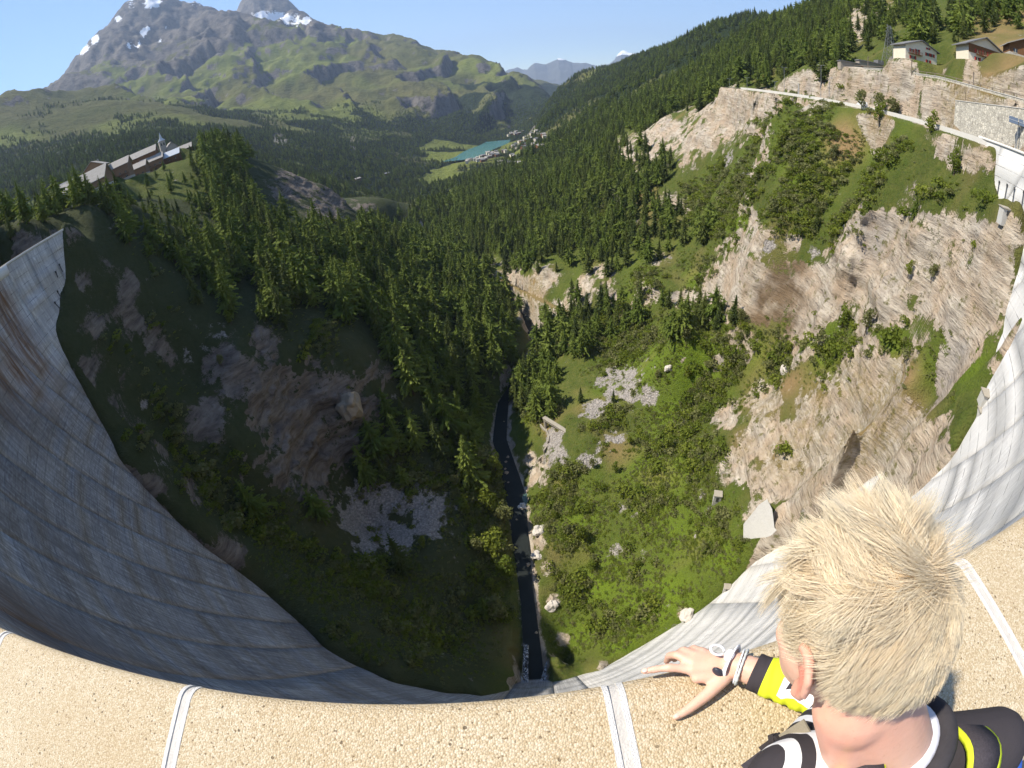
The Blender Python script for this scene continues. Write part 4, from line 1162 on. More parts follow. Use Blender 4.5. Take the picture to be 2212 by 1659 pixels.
for n_ in ind:
    c = plant(P1[n_]-np.array([0, 0, .3]), S1[n_], int(kinds1[n_]), g.uniform(0, 6.28))
    if crown_objs[int(kinds1[n_])] is None: crown_objs[int(kinds1[n_])] = c

def scatter_object(name, P, S, K, protos, label, cat, zs=None, seed=0):
    """one object whose points carry copies of the prototypes (geometry nodes)"""
    g = np.random.default_rng(seed)
    me = bpy.data.meshes.new(name); me.vertices.add(len(P)); me.vertices.foreach_set('co', np.asarray(P, np.float32).ravel())
    for nm, ty, arr in (('s', 'FLOAT', S), ('kind_index', 'INT', K), ('rz', 'FLOAT', g.uniform(0, 6.28, len(P))), ('zs', 'FLOAT', zs if zs is not None else np.ones(len(P)))):
        at = me.attributes.new(nm, ty, 'POINT'); at.data.foreach_set('value', np.asarray(arr, np.int32 if ty == 'INT' else np.float32))
    o = link(name, me)
    tag(o, label, cat, kind='stuff')
    ng = bpy.data.node_groups.new(name, 'GeometryNodeTree')
    ng.interface.new_socket('Geometry', in_out='INPUT', socket_type='NodeSocketGeometry'); ng.interface.new_socket('Geometry', in_out='OUTPUT', socket_type='NodeSocketGeometry')
    N = ng.nodes.new; L = ng.links.new
    gi, go = N('NodeGroupInput'), N('NodeGroupOutput')
    iop = N('GeometryNodeInstanceOnPoints'); ginst = N('GeometryNodeJoinGeometry')
    for pr in reversed(protos):
        oi = N('GeometryNodeObjectInfo'); oi.transform_space = 'ORIGINAL'; oi.inputs['Object'].default_value = pr; oi.inputs['As Instance'].default_value = True
        L(oi.outputs['Geometry'], ginst.inputs[0])
    L(gi.outputs[0], iop.inputs['Points']); L(ginst.outputs[0], iop.inputs['Instance'])
    iop.inputs['Pick Instance'].default_value = True
    def na_(nm, ty):
        a = N('GeometryNodeInputNamedAttribute'); a.data_type = ty; a.inputs[0].default_value = nm; return a.outputs[0]
    L(na_('kind_index', 'INT'), iop.inputs['Instance Index'])
    cx = N('ShaderNodeCombineXYZ'); L(na_('rz', 'FLOAT'), cx.inputs[2]); L(cx.outputs[0], iop.inputs['Rotation'])
    sx = N('ShaderNodeCombineXYZ'); s_ = na_('s', 'FLOAT'); mu = N('ShaderNodeMath'); mu.operation = 'MULTIPLY'; L(s_, mu.inputs[0]); L(na_('zs', 'FLOAT'), mu.inputs[1])
    L(s_, sx.inputs[0]); L(s_, sx.inputs[1]); L(mu.outputs[0], sx.inputs[2]); L(sx.outputs[0], iop.inputs['Scale'])
    L(iop.outputs[0], go.inputs[0])
    md = o.modifiers.new('scatter', 'NODES'); md.node_group = ng
    return o
# ---- the forest beyond the three hundred nearest trees
ff = np.zeros(GX.shape); ff[:, _nn:] = FOREST_FAR*sstep(3300, 2600, GD[:, _nn:])
P2, i2, j2 = scatter(ff*.011, 26000, 13, visible(14.0))
# small sparse trees over the mid valley too
S2 = np.clip(g.normal(.95, .2, len(P2)), .4, 1.5)
Pr = np.concatenate([P1[rest], P2]); Sr = np.concatenate([S1[rest], S2])
Kr = np.concatenate([kinds1[rest], np.where(g.random(len(P2)) < .6, g.integers(3, 5, len(P2)), g.integers(0, 3, len(P2)))])
scatter_object('forest', Pr, Sr, Kr, crown_objs, 'conifer forest covering the gorge rims and the slopes of the far valley', 'forest', seed=3)

# ---- shrubs
sf_ = np.zeros(GX.shape); sf_[:, :_nn] = field(B_SHRUB, GX[:, :_nn], GY[:, :_nn], GZ[:, :_nn])
sf_ = np.clip(sf_*1.2-.12, 0, 1)*(1-.85*np.clip(rockall*1.3-.3, 0, 1))*clr*(rdf > 1.5)*(~nearDam)
P3, i3, j3 = scatter(sf_*1.25*np.clip(.55+1.1*fbm(GX/13, GY/13, 0, 3, 77), 0, 1.4)*zone, 60000, 17, visible(2.0) & ~_kill)
S3 = np.clip(g.lognormal(.22, .46, len(P3)), .4, 3.4)
S3 *= np.where(P3[:, 0] > 20, 1.0, 1.15)
# leafy trees and big bushes that can be told apart
BIG = [(1075,1035,140,5.5,0),(1090,1130,118,5.0,1),(1072,1200,100,5.5,0),(1098,1250,90,4.6,0),(1080,1330,80,5.0,1),(1062,1100,122,4.8,0),(1045,1010,145,5.0,1),(1020,1000,148,4.4,0),(1440,975,140,2.6,0),(1425,980,141,1.9,0),(1345,690,205,4.5,0),(1255,1165,100,3.2,0),(1895,320,172,3.0,0),(2010,295,140,2.6,0),(1860,255,180,3.2,1),(1900,245,170,3.0,1),(1930,250,165,2.6,1),
 (1360,960,150,1.8,0),(1650,290,250,2.2,1),(1870,715,122,2.6,1),(1815,720,128,2.8,0),(1485,820,160,2.2,0),(1480,740,170,2.6,1),(1420,820,178,1.8,1),(2010,610,110,1.6,1),(1960,600,114,1.4,0),
 (1700,770,140,2.0,0),(1600,700,160,2.4,1),(1560,370,250,2.6,0),(1690,320,225,3.0,0),(1800,350,185,2.6,1),(2060,380,126,2.4,0),(950,1020,132,2.2,1),(895,1010,136,2.0,0),(985,1050,125,2.6,1),(500,700,160,2.2,0),
 (480,790,150,1.8,1),(915,1180,100,2.0,0),(1000,1040,128,2.8,1),(1035,1190,102,2.8,1),(1010,1110,115,2.6,0),(1060,1270,88,2.4,0),(1075,1030,140,2.2,1),(1330,1020,130,1.9,0),(1280,1010,132,1.8,1),(1200,1120,110,1.8,0),
 (1280,1230,92,1.9,0),(1375,1225,88,1.5,0),(1380,500,262,3.0,1),(1330,530,280,3.0,0),(1400,400,340,3.4,0),(1500,470,265,3.0,1)]
for n_, (x, y, D_, s, kd) in enumerate(BIG):
    p = grid_hit(x, y); z = ground_at(p[0], p[1])
    e = empty('broadleaf_tree', (p[0], p[1], z-.2), n_*1.1, s/2.6)
    side = 'shaded left' if p[0] < -10 else ('lower right' if y > 700 else 'upper right')
    tag(e, f'rounded {"grey-green willow" if kd else "dark leafy"} tree on the {side} slope of the gorge', 'tree', f'{"grey" if kd else "dark"} leafy trees {side} slope')
    me = BROAD[1] if kd else BROAD[0 if n_ % 2 else 2]
    c = bpy.data.objects.new('crown', me); COL.objects.link(c); c.parent = e
    t_ = bpy.data.objects.new('trunk', BTRUNK); COL.objects.link(t_); t_.parent = e
bush_protos = []
k = np.argsort(-S3/np.linalg.norm(P3, axis=1)); NB = 90
for n_ in k[:NB]:
    kd = int(n_ % 4)
    o = bpy.data.objects.new('bush', BUSH[kd]); COL.objects.link(o)
    o.location = P3[n_]-np.array([0, 0, .1]); o.scale = (S3[n_],)*3; o.rotation_euler = (0, 0, g.uniform(0, 6.28))
    qx, qy = projq(P3[n_])
    wh = 'shaded left wall of the gorge' if P3[n_][0] < -5 else ('sunlit green slope beside the dam foot' if qy > 950 else ('ledge under the pale cliff' if qy > 700 else 'scrub slope below the road'))
    tag(o, f'low rounded {"grey-green" if kd in (1, 3) else "bright green"} bush on the {wh}', 'bush', f'{"grey" if kd in (1, 3) else "green"} bushes on the {wh}')
    if len(bush_protos) <= kd or True:
        bush_protos.append((kd, o))
pr = [next(o for kd, o in bush_protos if kd == q) for q in range(4)]
rest3 = k[NB:]
scatter_object('undergrowth', P3[rest3], S3[rest3], rest3 % 4, pr, 'thick green scrub and undergrowth spread over the gorge slopes', 'scrub', seed=4)

# ---- tall herbs and grass tufts on the sunny slopes
tf = np.zeros(GX.shape); tf[:, :_nn] = np.clip(field(B_LUSH, GX[:, :_nn], GY[:, :_nn], GZ[:, :_nn])*1.3+.5*field(B_SHRUB, GX[:, :_nn], GY[:, :_nn], GZ[:, :_nn]), 0, 1)
tf = tf*(1-np.clip(rockall*1.4-.2, 0, 1))*(rdf > 1.5)*(~nearDam)*clr*np.clip(.6+.9*fbm(GX/7, GY/7, 0, 2, 79), .1, 1.2)
P4, i4, j4 = scatter(tf*2.2*zone, 42000, 19, visible(1.0) & ~_kill)
S4 = np.clip(g.lognormal(-.65, .35, len(P4)), .25, 1.1)
scatter_object('grass_tufts', P4-np.array([0, 0, .12]), S4, g.integers(0, 4, len(P4)), pr, 'tall grass and herbs on the sunlit slopes beside the dam foot', 'grass', zs=np.full(len(P4), .75), seed=6)
# ------------------------------------------------------------------ water
def water_material(name, deep, shallow, foam=.0, rough=.08):
    t = NT(name); P = t.geo('Position')
    n = t.noise(P, .35, 5, .65); n2 = t.noise(P, 2.2, 4, .7)
    c = t.mix(n, deep, shallow)
    if foam: c = t.mix(t.ramp(t.noise(t.mapping(P, (1, .35, 1)), 1.1, 6, .75), [(.60-foam*.25, 0.), (.66, .9)]), c, (.62, .66, .68))
    return t.done(t.bsdf(c, rough, .5 if rough < .3 else .12, t.bump(n2, .35, .15)))
def ribbon(name, pts, w, mat, zoff=0.0, sub=4):
    P = np.array(pts, float); n = len(P); s = np.linspace(0, n-1, (n-1)*sub+1)
    C = np.stack([np.interp(s, np.arange(n), P[:, k]) for k in range(3)], -1)
    W = np.interp(s, np.arange(n), w)
    T = np.gradient(C[:, :2], axis=0); T /= np.linalg.norm(T, axis=1, keepdims=True); Nn = np.stack([-T[:, 1], T[:, 0]], -1)
    cols = np.linspace(-1, 1, 5); V = []
    for c in cols:
        q = C.copy(); q[:, :2] += Nn*W[:, None]*c*(1+.12*np.sin(s*2.3+c))[:, None]; q[:, 2] += zoff; V.append(q)
    V = np.stack(V, 1); m = len(s); idx = np.arange(m*5).reshape(m, 5)
    F = np.stack([idx[:-1, :-1], idx[:-1, 1:], idx[1:, 1:], idx[1:, :-1]], -1).reshape(-1, 4)
    return tag(link(name, mesh_np(name, V.reshape(-1, 3), F, True), mat), kind='structure')
M_RIVER = water_material('dark_mountain_stream', (.008, .010, .010), (.022, .028, .026), 0, .6)
ribbon('river', [p+np.array([0, 0, .0]) for p in river_pts], [w*1.0 for w in river_w], M_RIVER, -.35)
pool_c = atz(1152, 1085, -145.9)
tm = water_material('green_plunge_pool', (.03, .06, .045), (.06, .10, .07), 0, .15)
_a = np.linspace(0, 2*np.pi, 28, endpoint=False)
_r = 5.0*(1+.15*np.sin(3*_a)+.1*np.sin(5*_a+1))
V = np.concatenate([[pool_c], np.stack([pool_c[0]+_r*.75*np.cos(_a), pool_c[1]+_r*1.3*np.sin(_a), 0*_a+pool_c[2]], -1)])
tag(link('plunge_pool', mesh_np('plunge_pool', V, [(0, i+1, (i+1) % 28+1) for i in range(28)]), tm), kind='structure')
M_LAKE = water_material('turquoise_lake_water', (.07, .19, .19), (.09, .23, .22), 0, .12)
L_ = [np.array([p[0], p[1], -224.7]) for p in LAKE]
ribbon('lake', L_, [58, 62, 62, 62, 62, 58], M_LAKE, 0, 6)
# white water bursting from the dam foot
def foam_material():
    t = NT('white_water'); P = t.geo('Position')
    n = t.noise(t.mapping(P, (1, 1, .25)), 1.6, 5, .75)
    b = t.bsdf((.80, .82, .84), .6, .3); tr = t.n('ShaderNodeBsdfTransparent')
    mx = t.n('ShaderNodeMixShader'); t.l(t.ramp(n, [(.46, 0.), (.74, .7)]), mx.inputs[0]); t.l(tr.outputs[0], mx.inputs[1]); t.l(b.outputs[0], mx.inputs[2])
    return t.done(mx)
M_FOAM = foam_material()
def fall(qs, zs, w, label, seed):
    g_ = np.random.default_rng(seed); pts = [atz(x, y, z) for (x, y), z in zip(qs, zs)]
    m = MB()
    for k in range(16):
        o = g_.normal(0, w*.33, 3); o[2] = abs(o[2])*.5
        prev = None
        for i, p in enumerate(pts):
            c = p+o*(1-.35*i/len(pts))+g_.normal(0, .15, 3)
            if prev is not None: m.tube(prev, c, .18+.35*g_.random(), .15+.3*g_.random(), 5, caps=False)
            prev = c
    tag(m.build('waterfall', M_FOAM, smooth=True), label, 'waterfall')
fall([(1136,1510),(1137,1470),(1138,1430),(1139,1395)], [-141, -143, -144.6, -145.9], 1.3, 'tall white water jet at the dam foot, the left and longer of two', 1)
fall([(1168,1512),(1172,1480),(1180,1445),(1186,1425)], [-142, -143.4, -144.8, -145.8], 1.1, 'short veil of white water right of the long jet at the dam foot', 2)
# ------------------------------------------------------------------ roads and walls on the right side
def masonry(name, col, mortar, scale):
    t = NT(name); P = t.geo('Position')
    v = t.n('ShaderNodeTexVoronoi'); t.l(P, v.inputs['Vector']); v.inputs['Scale'].default_value = scale
    e = t.voro(P, scale, 'DISTANCE_TO_EDGE', 'Distance')
    c = t.mix(t.sep(v.outputs['Color'])[0], tuple(.72*x for x in col), tuple(min(1, 1.2*x) for x in col))
    c = t.mix(t.ramp(e, [(.02, 1.), (.08, 0.)]), c, mortar)
    c = t.mix(t.ramp(t.noise(P, .3, 4), [(.5, 0.), (.75, .5)]), c, tuple(.6*x for x in col))
    return t.done(t.bsdf(c, .9, .15, t.bump(e, .6, .12)))
M_STONE = masonry('rubble_masonry', (.50, .47, .40), (.25, .23, .2), 1.5)
M_ASPH = simple('road_asphalt', (.16, .155, .15), .9, .15, .15, .5, bump=.2)
M_WHITE = simple('whitened_concrete', (.56, .54, .50), .85, .2, .1, .5)
M_STEEL = simple('galvanised_steel', (.38, .39, .40), .45, .4, .15, 3, metallic=.6)
M_WOODP = simple('grey_pole_wood', (.20, .165, .13), .9, .1, .25, 4)
def strip(name, A, B, mat, kind=None, parent=None):
    """sheet between two paths"""
    n = len(A); V = np.concatenate([A, B]); F = [(i, i+1, n+i+1, n+i) for i in range(n-1)]
    o = link(name, mesh_np(name, V, F), mat, parent)
    return tag(o, kind=kind) if kind else o
def densify(P, k=6):
    n = len(P); s = np.linspace(0, n-1, (n-1)*k+1)
    return np.stack([np.interp(s, np.arange(n), P[:, c]) for c in range(3)], -1)
def wall_along(P, top, bot, th, mat, name, label, cat='wall', cap=None):
    """thick wall that follows a path; bot may be an array"""
    P = densify(P, 4); Bk = off_path(P, th); n = len(P)
    up, dn = np.array([0, 0, 1.]), np.asarray(bot, float)
    if dn.ndim: dn = np.interp(np.linspace(0, 1, n), np.linspace(0, 1, len(dn)), dn)
    V = np.concatenate([P+up*top, Bk+up*top, Bk-up*np.reshape(dn*np.ones(n), (-1, 1)), P-up*np.reshape(dn*np.ones(n), (-1, 1))])
    F = []
    for k in range(4):
        a, b = k*n, ((k+1) % 4)*n
        F += [(a+i, a+i+1, b+i+1, b+i) for i in range(n-1)]
    F += [(0, n, 2*n, 3*n), (n-1, 4*n-1, 3*n-1, 2*n-1)]
    root = empty(name, P[n//2]-up*float(np.mean(dn)))
    tag(root, label, cat)
    inv = Matrix.Translation(-root.location)
    me = mesh_np('masonry', V, F); me.transform(inv); link('masonry', me, mat, root)
    if cap:
        V2 = []
        for o_, z in ((-.12, top), (-.12, top+cap), (th+.12, top+cap), (th+.12, top)):
            q = off_path(P, o_); q[:, 2] += z; V2.append(q)
        V2 = np.concatenate(V2); F2 = []
        for k in range(4):
            a, b = k*n, ((k+1) % 4)*n
            F2 += [(a+i, a+i+1, b+i+1, b+i) for i in range(n-1)]
        F2 += [(0, n, 2*n, 3*n), (n-1, 4*n-1, 3*n-1, 2*n-1)]
        me = mesh_np('coping', V2, F2); me.transform(inv); link('coping', me, M_WHITE, root)
    return root
rl, ru = densify(ROAD_LOW), densify(ROAD_UP)
strip('lower_road', rl+np.array([0, 0, .02]), off_path(rl, 7.6)+np.array([0, 0, .02]), M_ASPH, 'structure')
strip('upper_road', ru+np.array([0, 0, .02]), off_path(ru, 6.0)+np.array([0, 0, .02]), M_ASPH, 'structure')
# white roadside barrier along the valley edge of the lower road
wall_along(ROAD_LOW[1:6], .65, .6, .3, M_WHITE, 'roadside_barrier', 'long white roadside barrier along the lower road past the van', 'barrier')
wall_along(ROAD_LOW[5:11], .65, .6, .3, M_WHITE, 'roadside_barrier', 'white roadside barrier running from the van down to the dam crest', 'barrier')
wall_along(ROAD_LOW[2:5], -.62, [6.5, 9.5, 7, 2.5], .9, M_STONE, 'retaining_wall', 'stone buttress wall with a round drain hole under the road bend', 'wall')
wall_along(ROAD_LOW[5:10], -.62, [2.0, 5, 7.5, 7, 4.5, 3], .9, M_STONE, 'retaining_wall', 'pale stone retaining wall under the sloping white barrier', 'wall')
wall_along(ROAD_LOW[10:5:-1][:2], -.62, [3.0, 3.5], .8, M_STONE, 'retaining_wall', 'short stone wall where the road meets the dam crest', 'wall')
wall_along(ROAD_UP[1:9], .35, [.9, 1.2, 2.0, 2.2, 3.4, 4.8, 5.6, 6.0], .7, M_STONE, 'retaining_wall', 'curving stone wall carrying the upper road below the chalets', 'wall', .16)
mid = lane([(2064,217,137),(2110,223,130),(2160,229,124),(2215,236,117),(2250,244,112)])
wall_along(mid, .0, [6, 9.5, 12, 13, 13], .8, M_STONE, 'retaining_wall', 'stepped stone retaining wall between the two roads near the dam', 'wall', .14)
# railing posts of the upper road
rail = empty('road_railing', ROAD_UP[3]); tag(rail, 'dark low railing on top of the curving upper road wall', 'railing')
_o = np.array(rail.location)
rp = densify(ROAD_UP[1:9], 5)
for p in rp[::2]: MB().box(np.array(p)-_o+np.array([0, 0, .85]), (.22, .22, .75)).build('post', M_WOODP, rail)
MB().path([np.array(p)-_o+np.array([0, 0, 1.2]) for p in rp], .09, 5).build('rail', M_WOODP, rail)
# lamp posts, poles
def lamp_post(q, D, top, label, arms=2):
    p = atD(q[0], q[1], D); h = atD(top[0], top[1], D)[2]-p[2]
    e = empty('street_lamp', p, -math.atan2(p[0], p[1])); tag(e, label, 'street lamp', 'lamps along the lower road')
    MB().tube((0, 0, -1), (0, 0, h), .11, .07, 8).build('pole', M_STEEL, e)
    for s in ((-1, 1) if arms == 2 else (1,)):
        MB().tube((0, 0, h-.1), (s*.9, 0, h+.12), .05, .04, 6).build('arm', M_STEEL, e)
        MB().box((s*1.15, 0, h+.12), (.7, .28, .14)).build('lamp_head', M_STEEL, e)
lamp_post((1694,199), 250, (1696,146), 'tall double street lamp in front of the forest at the road bend')
lamp_post((1773,206), 218, (1776,141), 'tall double street lamp beside the pale cut rock')
lamp_post((1674,198), 258, (1674,176), 'short street lamp left of the tall double lamp')
lamp_post((1614,198), 290, (1614,168), 'pair-headed street lamp farther back along the road')
lamp_post((1576,200), 318, (1575,170), 'farthest street lamp at the left end of the lower road')
lamp_post((1791,206), 212, (1792,168), 'single-arm street lamp right of the double lamps', 1)
def pole(q, D, top, label, mat=M_WOODP, r=.16, cross=True):
    p = atD(q[0], q[1], D); h = atD(top[0], top[1], D)[2]-p[2]
    e = empty('utility_pole', p); tag(e, label, 'utility pole', 'poles beside the upper road')
    MB().tube((0, 0, -1), (0, 0, h), r, r*.7, 8).build('pole', mat, e)
    if cross: MB().box((0, 0, h-.3), (.9, .1, .1)).build('crossarm', mat, e)
pole((1875,149), 200, (1875,122), 'grey pole beside the low shed on the upper road', r=.2)
pole((1969,159), 175, (1971,130), 'grey pole below the white chalet with red shutters', r=.2)
pole((2102,191), 144, (2106,156), 'tall pole on the upper road below the brown chalet', r=.17)
pole((1725,199), 240, (1725,180), 'stout grey marker post at the rock cutting', M_CONC, .35, False)
# ------------------------------------------------------------------ chalets
M_PLASTER = simple('cream_plaster', (.70, .63, .50), .9, .15, .08, .8)
M_TIMBER = simple('brown_chalet_timber', (.17, .085, .04), .85, .2, .3, 1.5)
M_TIMBERL = simple('weathered_timber', (.23, .14, .085), .85, .2, .3, 1.5)
M_SLATE = simple('slate_roof', (.15, .15, .155), .8, .25, .25, 1.2)
M_LAUZE = simple('pale_stone_slab_roof', (.31, .29, .265), .85, .2, .3, .7, bump=.5)
M_METAL = simple('bright_sheet_metal_roof', (.50, .52, .54), .35, .5, .08, .5, metallic=.3)
M_RED = simple('red_painted_shutter', (.42, .045, .03), .7, .3, .15, 2)
M_GLASS = simple('dark_window_glass', (.03, .04, .05), .15, .6, .2, 2)
M_STONEB = simple('stone_base', (.42, .39, .34), .9, .15, .25, 1.5, bump=.5)
def chalet(name, label, P, rz, w, d, h, rh, wall, roof, windows=(), over=.7, balcony=None, base=None, group=None, shutters=None, ridge='y', chim=True, timber_from=None, cat='house'):
    """w across the front (local x), front faces local -y, eaves height h, ridge rh above the eaves; ridge along y = gable to the front"""
    e = empty(name, P, rz); tag(e, label, cat, group)
    m = MB()
    X, Y = w/2, d/2
    z0 = -5.0
    if ridge == 'y':
        m.poly([(-X, -Y, z0), (X, -Y, z0), (X, -Y, h), (0, -Y, h+rh), (-X, -Y, h), (-X, Y, z0), (X, Y, z0), (X, Y, h), (0, Y, h+rh), (-X, Y, h)],
               [(0, 1, 2, 3, 4), (9, 8, 7, 6, 5), (0, 4, 9, 5), (1, 6, 7, 2)])
    else:
        m.poly([(-X, -Y, z0), (X, -Y, z0), (X, -Y, h), (-X, -Y, h), (-X, Y, z0), (X, Y, z0), (X, Y, h), (-X, Y, h), (-X, 0, h+rh), (X, 0, h+rh)],
               [(0, 1, 2, 3), (7, 6, 5, 4), (0, 3, 8, 7, 4), (1, 5, 6, 9, 2)])
    m.build('wall', wall, e)
    th = .3
    r = MB()
    if ridge == 'y':
        sl = rh/X; xo, yo = X+over, Y+over
        for s in (-1, 1):
            q = [(0, -yo, h+rh+.02), (s*xo, -yo, h-over*sl+.02), (s*xo, yo, h-over*sl+.02), (0, yo, h+rh+.02)]
            q += [(a, b, c+th) for a, b, c in q]
            r.poly(q, [(0, 1, 2, 3), (4, 7, 6, 5), (0, 4, 5, 1), (1, 5, 6, 2), (2, 6, 7, 3), (0, 3, 7, 4)])
    else:
        sl = rh/Y; xo, yo = X+over, Y+over
        for s in (-1, 1):
            q = [(-xo, 0, h+rh+.02), (xo, 0, h+rh+.02), (xo, s*yo, h-over*sl+.02), (-xo, s*yo, h-over*sl+.02)]
            q += [(a, b, c+th) for a, b, c in q]
            r.poly(q, [(0, 1, 2, 3), (4, 7, 6, 5), (0, 4, 5, 1), (1, 5, 6, 2), (2, 6, 7, 3), (0, 3, 7, 4)])
    ro = r.build('roof', roof, e)
    if chim: MB().box((w*.18, d*.1, h+rh*.8+.6), (.7, .7, 1.5)).build('chimney', M_STONEB, ro)
    for (wx, wz, ww, wh) in windows:
        wo = MB().box((wx, -Y-.02, wz), (ww, .10, wh)).build('window', M_GLASS, e)
        MB().box((wx, -Y-.06, wz-wh/2-.06), (ww+.2, .2, .10)).build('sill', M_PLASTER, wo)
        MB().box((wx, -Y-.085, wz), (.07, .05, wh)).build('mullion', M_PLASTER, wo)
        if shutters:
            for s in (-1, 1): MB().box((wx+s*(ww/2+.28), -Y-.06, wz), (.5, .1, wh+.1)).build('shutter', shutters, wo)
    if balcony:
        for (bx, bz, bw) in balcony:
            b = MB().box((bx, -Y-.6, bz), (bw, 1.2, .18)).build('balcony', M_TIMBER, e)
            MB().box((bx, -Y-1.18, bz+1.0), (bw, .09, .12)).build('handrail', M_TIMBERL, b)
            for k in range(int(bw/.55)+1): MB().box((bx-bw/2+k*.55, -Y-1.18, bz+.52), (.12, .06, .9)).build('baluster', M_TIMBERL, b)
    if base: MB().box((0, 0, base/2-2.5), (w+.12, d+.12, base+5)).build('stone_base', M_STONEB, e)
    if timber_from is not None: MB().box((0, -Y-.03, (timber_from+h)/2), (w+.02, .12, h-timber_from)).build('cladding', M_TIMBER, e)
    return e
def face(p, twist=0): return -math.atan2(p[0], p[1])+R_(twist)
p = atD(1986, 135, 187)
c1 = chalet('chalet', 'cream chalet with red shutters and dark gable roof above the upper road', p+np.array([1, 3, 0]), face(p, 28), 12.6, 10, 5.0, 2.5, M_PLASTER, M_SLATE,
       [(2.6, 3.4, 1.1, 1.1), (4.4, 3.4, .8, 1.1), (-3.8, 3.3, .9, 1.0), (-1.6, 3.2, .9, 1.9), (2.8, 1.0, 1.1, 1.0), (-3.4, 1.0, 1.6, 1.1), (2.7, 5.4, .6, .6)], .9, [(-2.6, 2.2, 5.2)], None, None, M_RED)
p = atD(2127, 141, 170)
chalet('chalet', 'brown timber chalet with cream ground floor and long dark roof, right of the red-shuttered one', p+np.array([1, 3, 0]), face(p, 24), 11.8, 11, 5.0, 3.0, M_PLASTER, M_SLATE,
       [(-2.8, 3.2, 1.0, 1.1), (-.2, 3.3, 1.1, 1.2), (2.6, 3.3, 1.1, 1.2), (-2.8, .9, 1.1, 1.0), (2.6, .9, 1.6, 1.5)], 1.2, [(.6, 2.2, 8.0)], None, None, M_RED, timber_from=2.4)
p = atD(2208, 130, 166)
chalet('chalet', 'partly visible chalet at the right edge behind a parked white car', p+np.array([2, 2, 0]), face(p, 15), 9, 9, 3.6, 2.4, M_TIMBER, M_LAUZE, [(-2.6, 1.9, 1.2, 1.1)], .9, None, 1.2)
p = atD(1866, 151, 214)
sh = empty('shed', p, face(p, 18)); tag(sh, 'long low grey shed with stepped sloping roof beside the upper road', 'shed')
M_BOARD = simple('grey_shed_render', (.30, .26, .21), .9, .15, .2, 1)
MB().box((-6, 2, .2), (8, 5, 3.6)).box((3, 2, 1.0), (10.4, 5.2, 5.0)).build('wall', M_BOARD, sh)
MB().box((-6, 2, 2.15), (8.6, 5.8, .3)).box((3, 2, 3.75), (11, 5.9, .4)).box((7.2, 2, 4.6), (2.6, 5.6, 1.5)).build('roof', M_SLATE, sh)
MB().box((-1.0, -.66, .4), (1.2, .2, 1.9)).build('door', M_TIMBER, sh)
for k in range(2): MB().box((2.5+2.6*k, -.68, 1.0), (1.6, .16, .8)).build('window', M_GLASS, sh)
p = atD(2206, 136, 160)
car = empty('parked_car', p+np.array([0, 0, .0]), face(p, 80)); tag(car, 'small white car parked by the chalet at the right edge', 'car')
M_CARW = simple('white_car_paint', (.78, .78, .78), .25, .5, .03, 1); M_TYRE = simple('tyre_rubber', (.02, .02, .02), .8, .2, .2, 5)
def vehicle(e, L_, W_, H_, van, mat):
    m = MB()
    prof = [(-L_/2, .35), (L_/2, .35), (L_/2, .85), (L_*.36, .98), (L_*.22, H_), (-L_*.42, H_), (-L_/2, H_*.62)] if van else [(-L_/2, .35), (L_/2, .35), (L_/2, .75), (L_*.28, .88), (L_*.08, H_), (-L_*.30, H_), (-L_*.46, .92), (-L_/2, .85)]
    n = len(prof)
    m.poly([(x, s*W_/2*(.93 if z > 1 else 1), z) for s in (-1, 1) for x, z in prof], [tuple(range(n)), tuple(range(2*n-1, n-1, -1))]+[(i, n+i, n+(i+1) % n, (i+1) % n) for i in range(n)])
    m.build('body', mat, e)
    for s in (-1, 1): MB().box((-.1*L_ if van else -.12*L_, s*W_*.48, H_*.76), (L_*.5, .06, H_*.22)).build('window', M_GLASS, e)
    MB().box((L_*.295 if van else L_*.185, 0, H_*.76), (.06, W_*.8, H_*.24), rot=Matrix.Rotation(-.5, 3, 'Y')).build('windscreen', M_GLASS, e)
    for x in (-L_*.31, L_*.31):
        for s in (-1, 1):
            w_ = MB().tube((x, s*W_/2-.11, .33), (x, s*W_/2+.11, .33), .33, .33, 14).build('wheel', M_TYRE, e)
            MB().tube((x, s*(W_/2+.11), .33), (x, s*(W_/2+.13), .33), .19, .17, 10).build('rim', M_STEEL, w_)
    for s in (-1, 1): MB().box((L_/2+.0, s*W_*.36, .68), (.06, .32, .16)).build('headlight', M_GLASS, e)
vehicle(car, 4.1, 1.7, 1.45, False, M_CARW)
rc_ = off_path(ROAD_LOW, 2.4)[5]; tng = ROAD_LOW[6]-ROAD_LOW[4]
van = empty('delivery_van', (rc_[0]+.5, rc_[1]+.5, -1.98), math.atan2(tng[1], tng[0])+math.pi); tag(van, 'white van driving on the lower road behind the white barrier', 'van')
vehicle(van, 5.2, 2.0, 2.15, True, M_CARW)
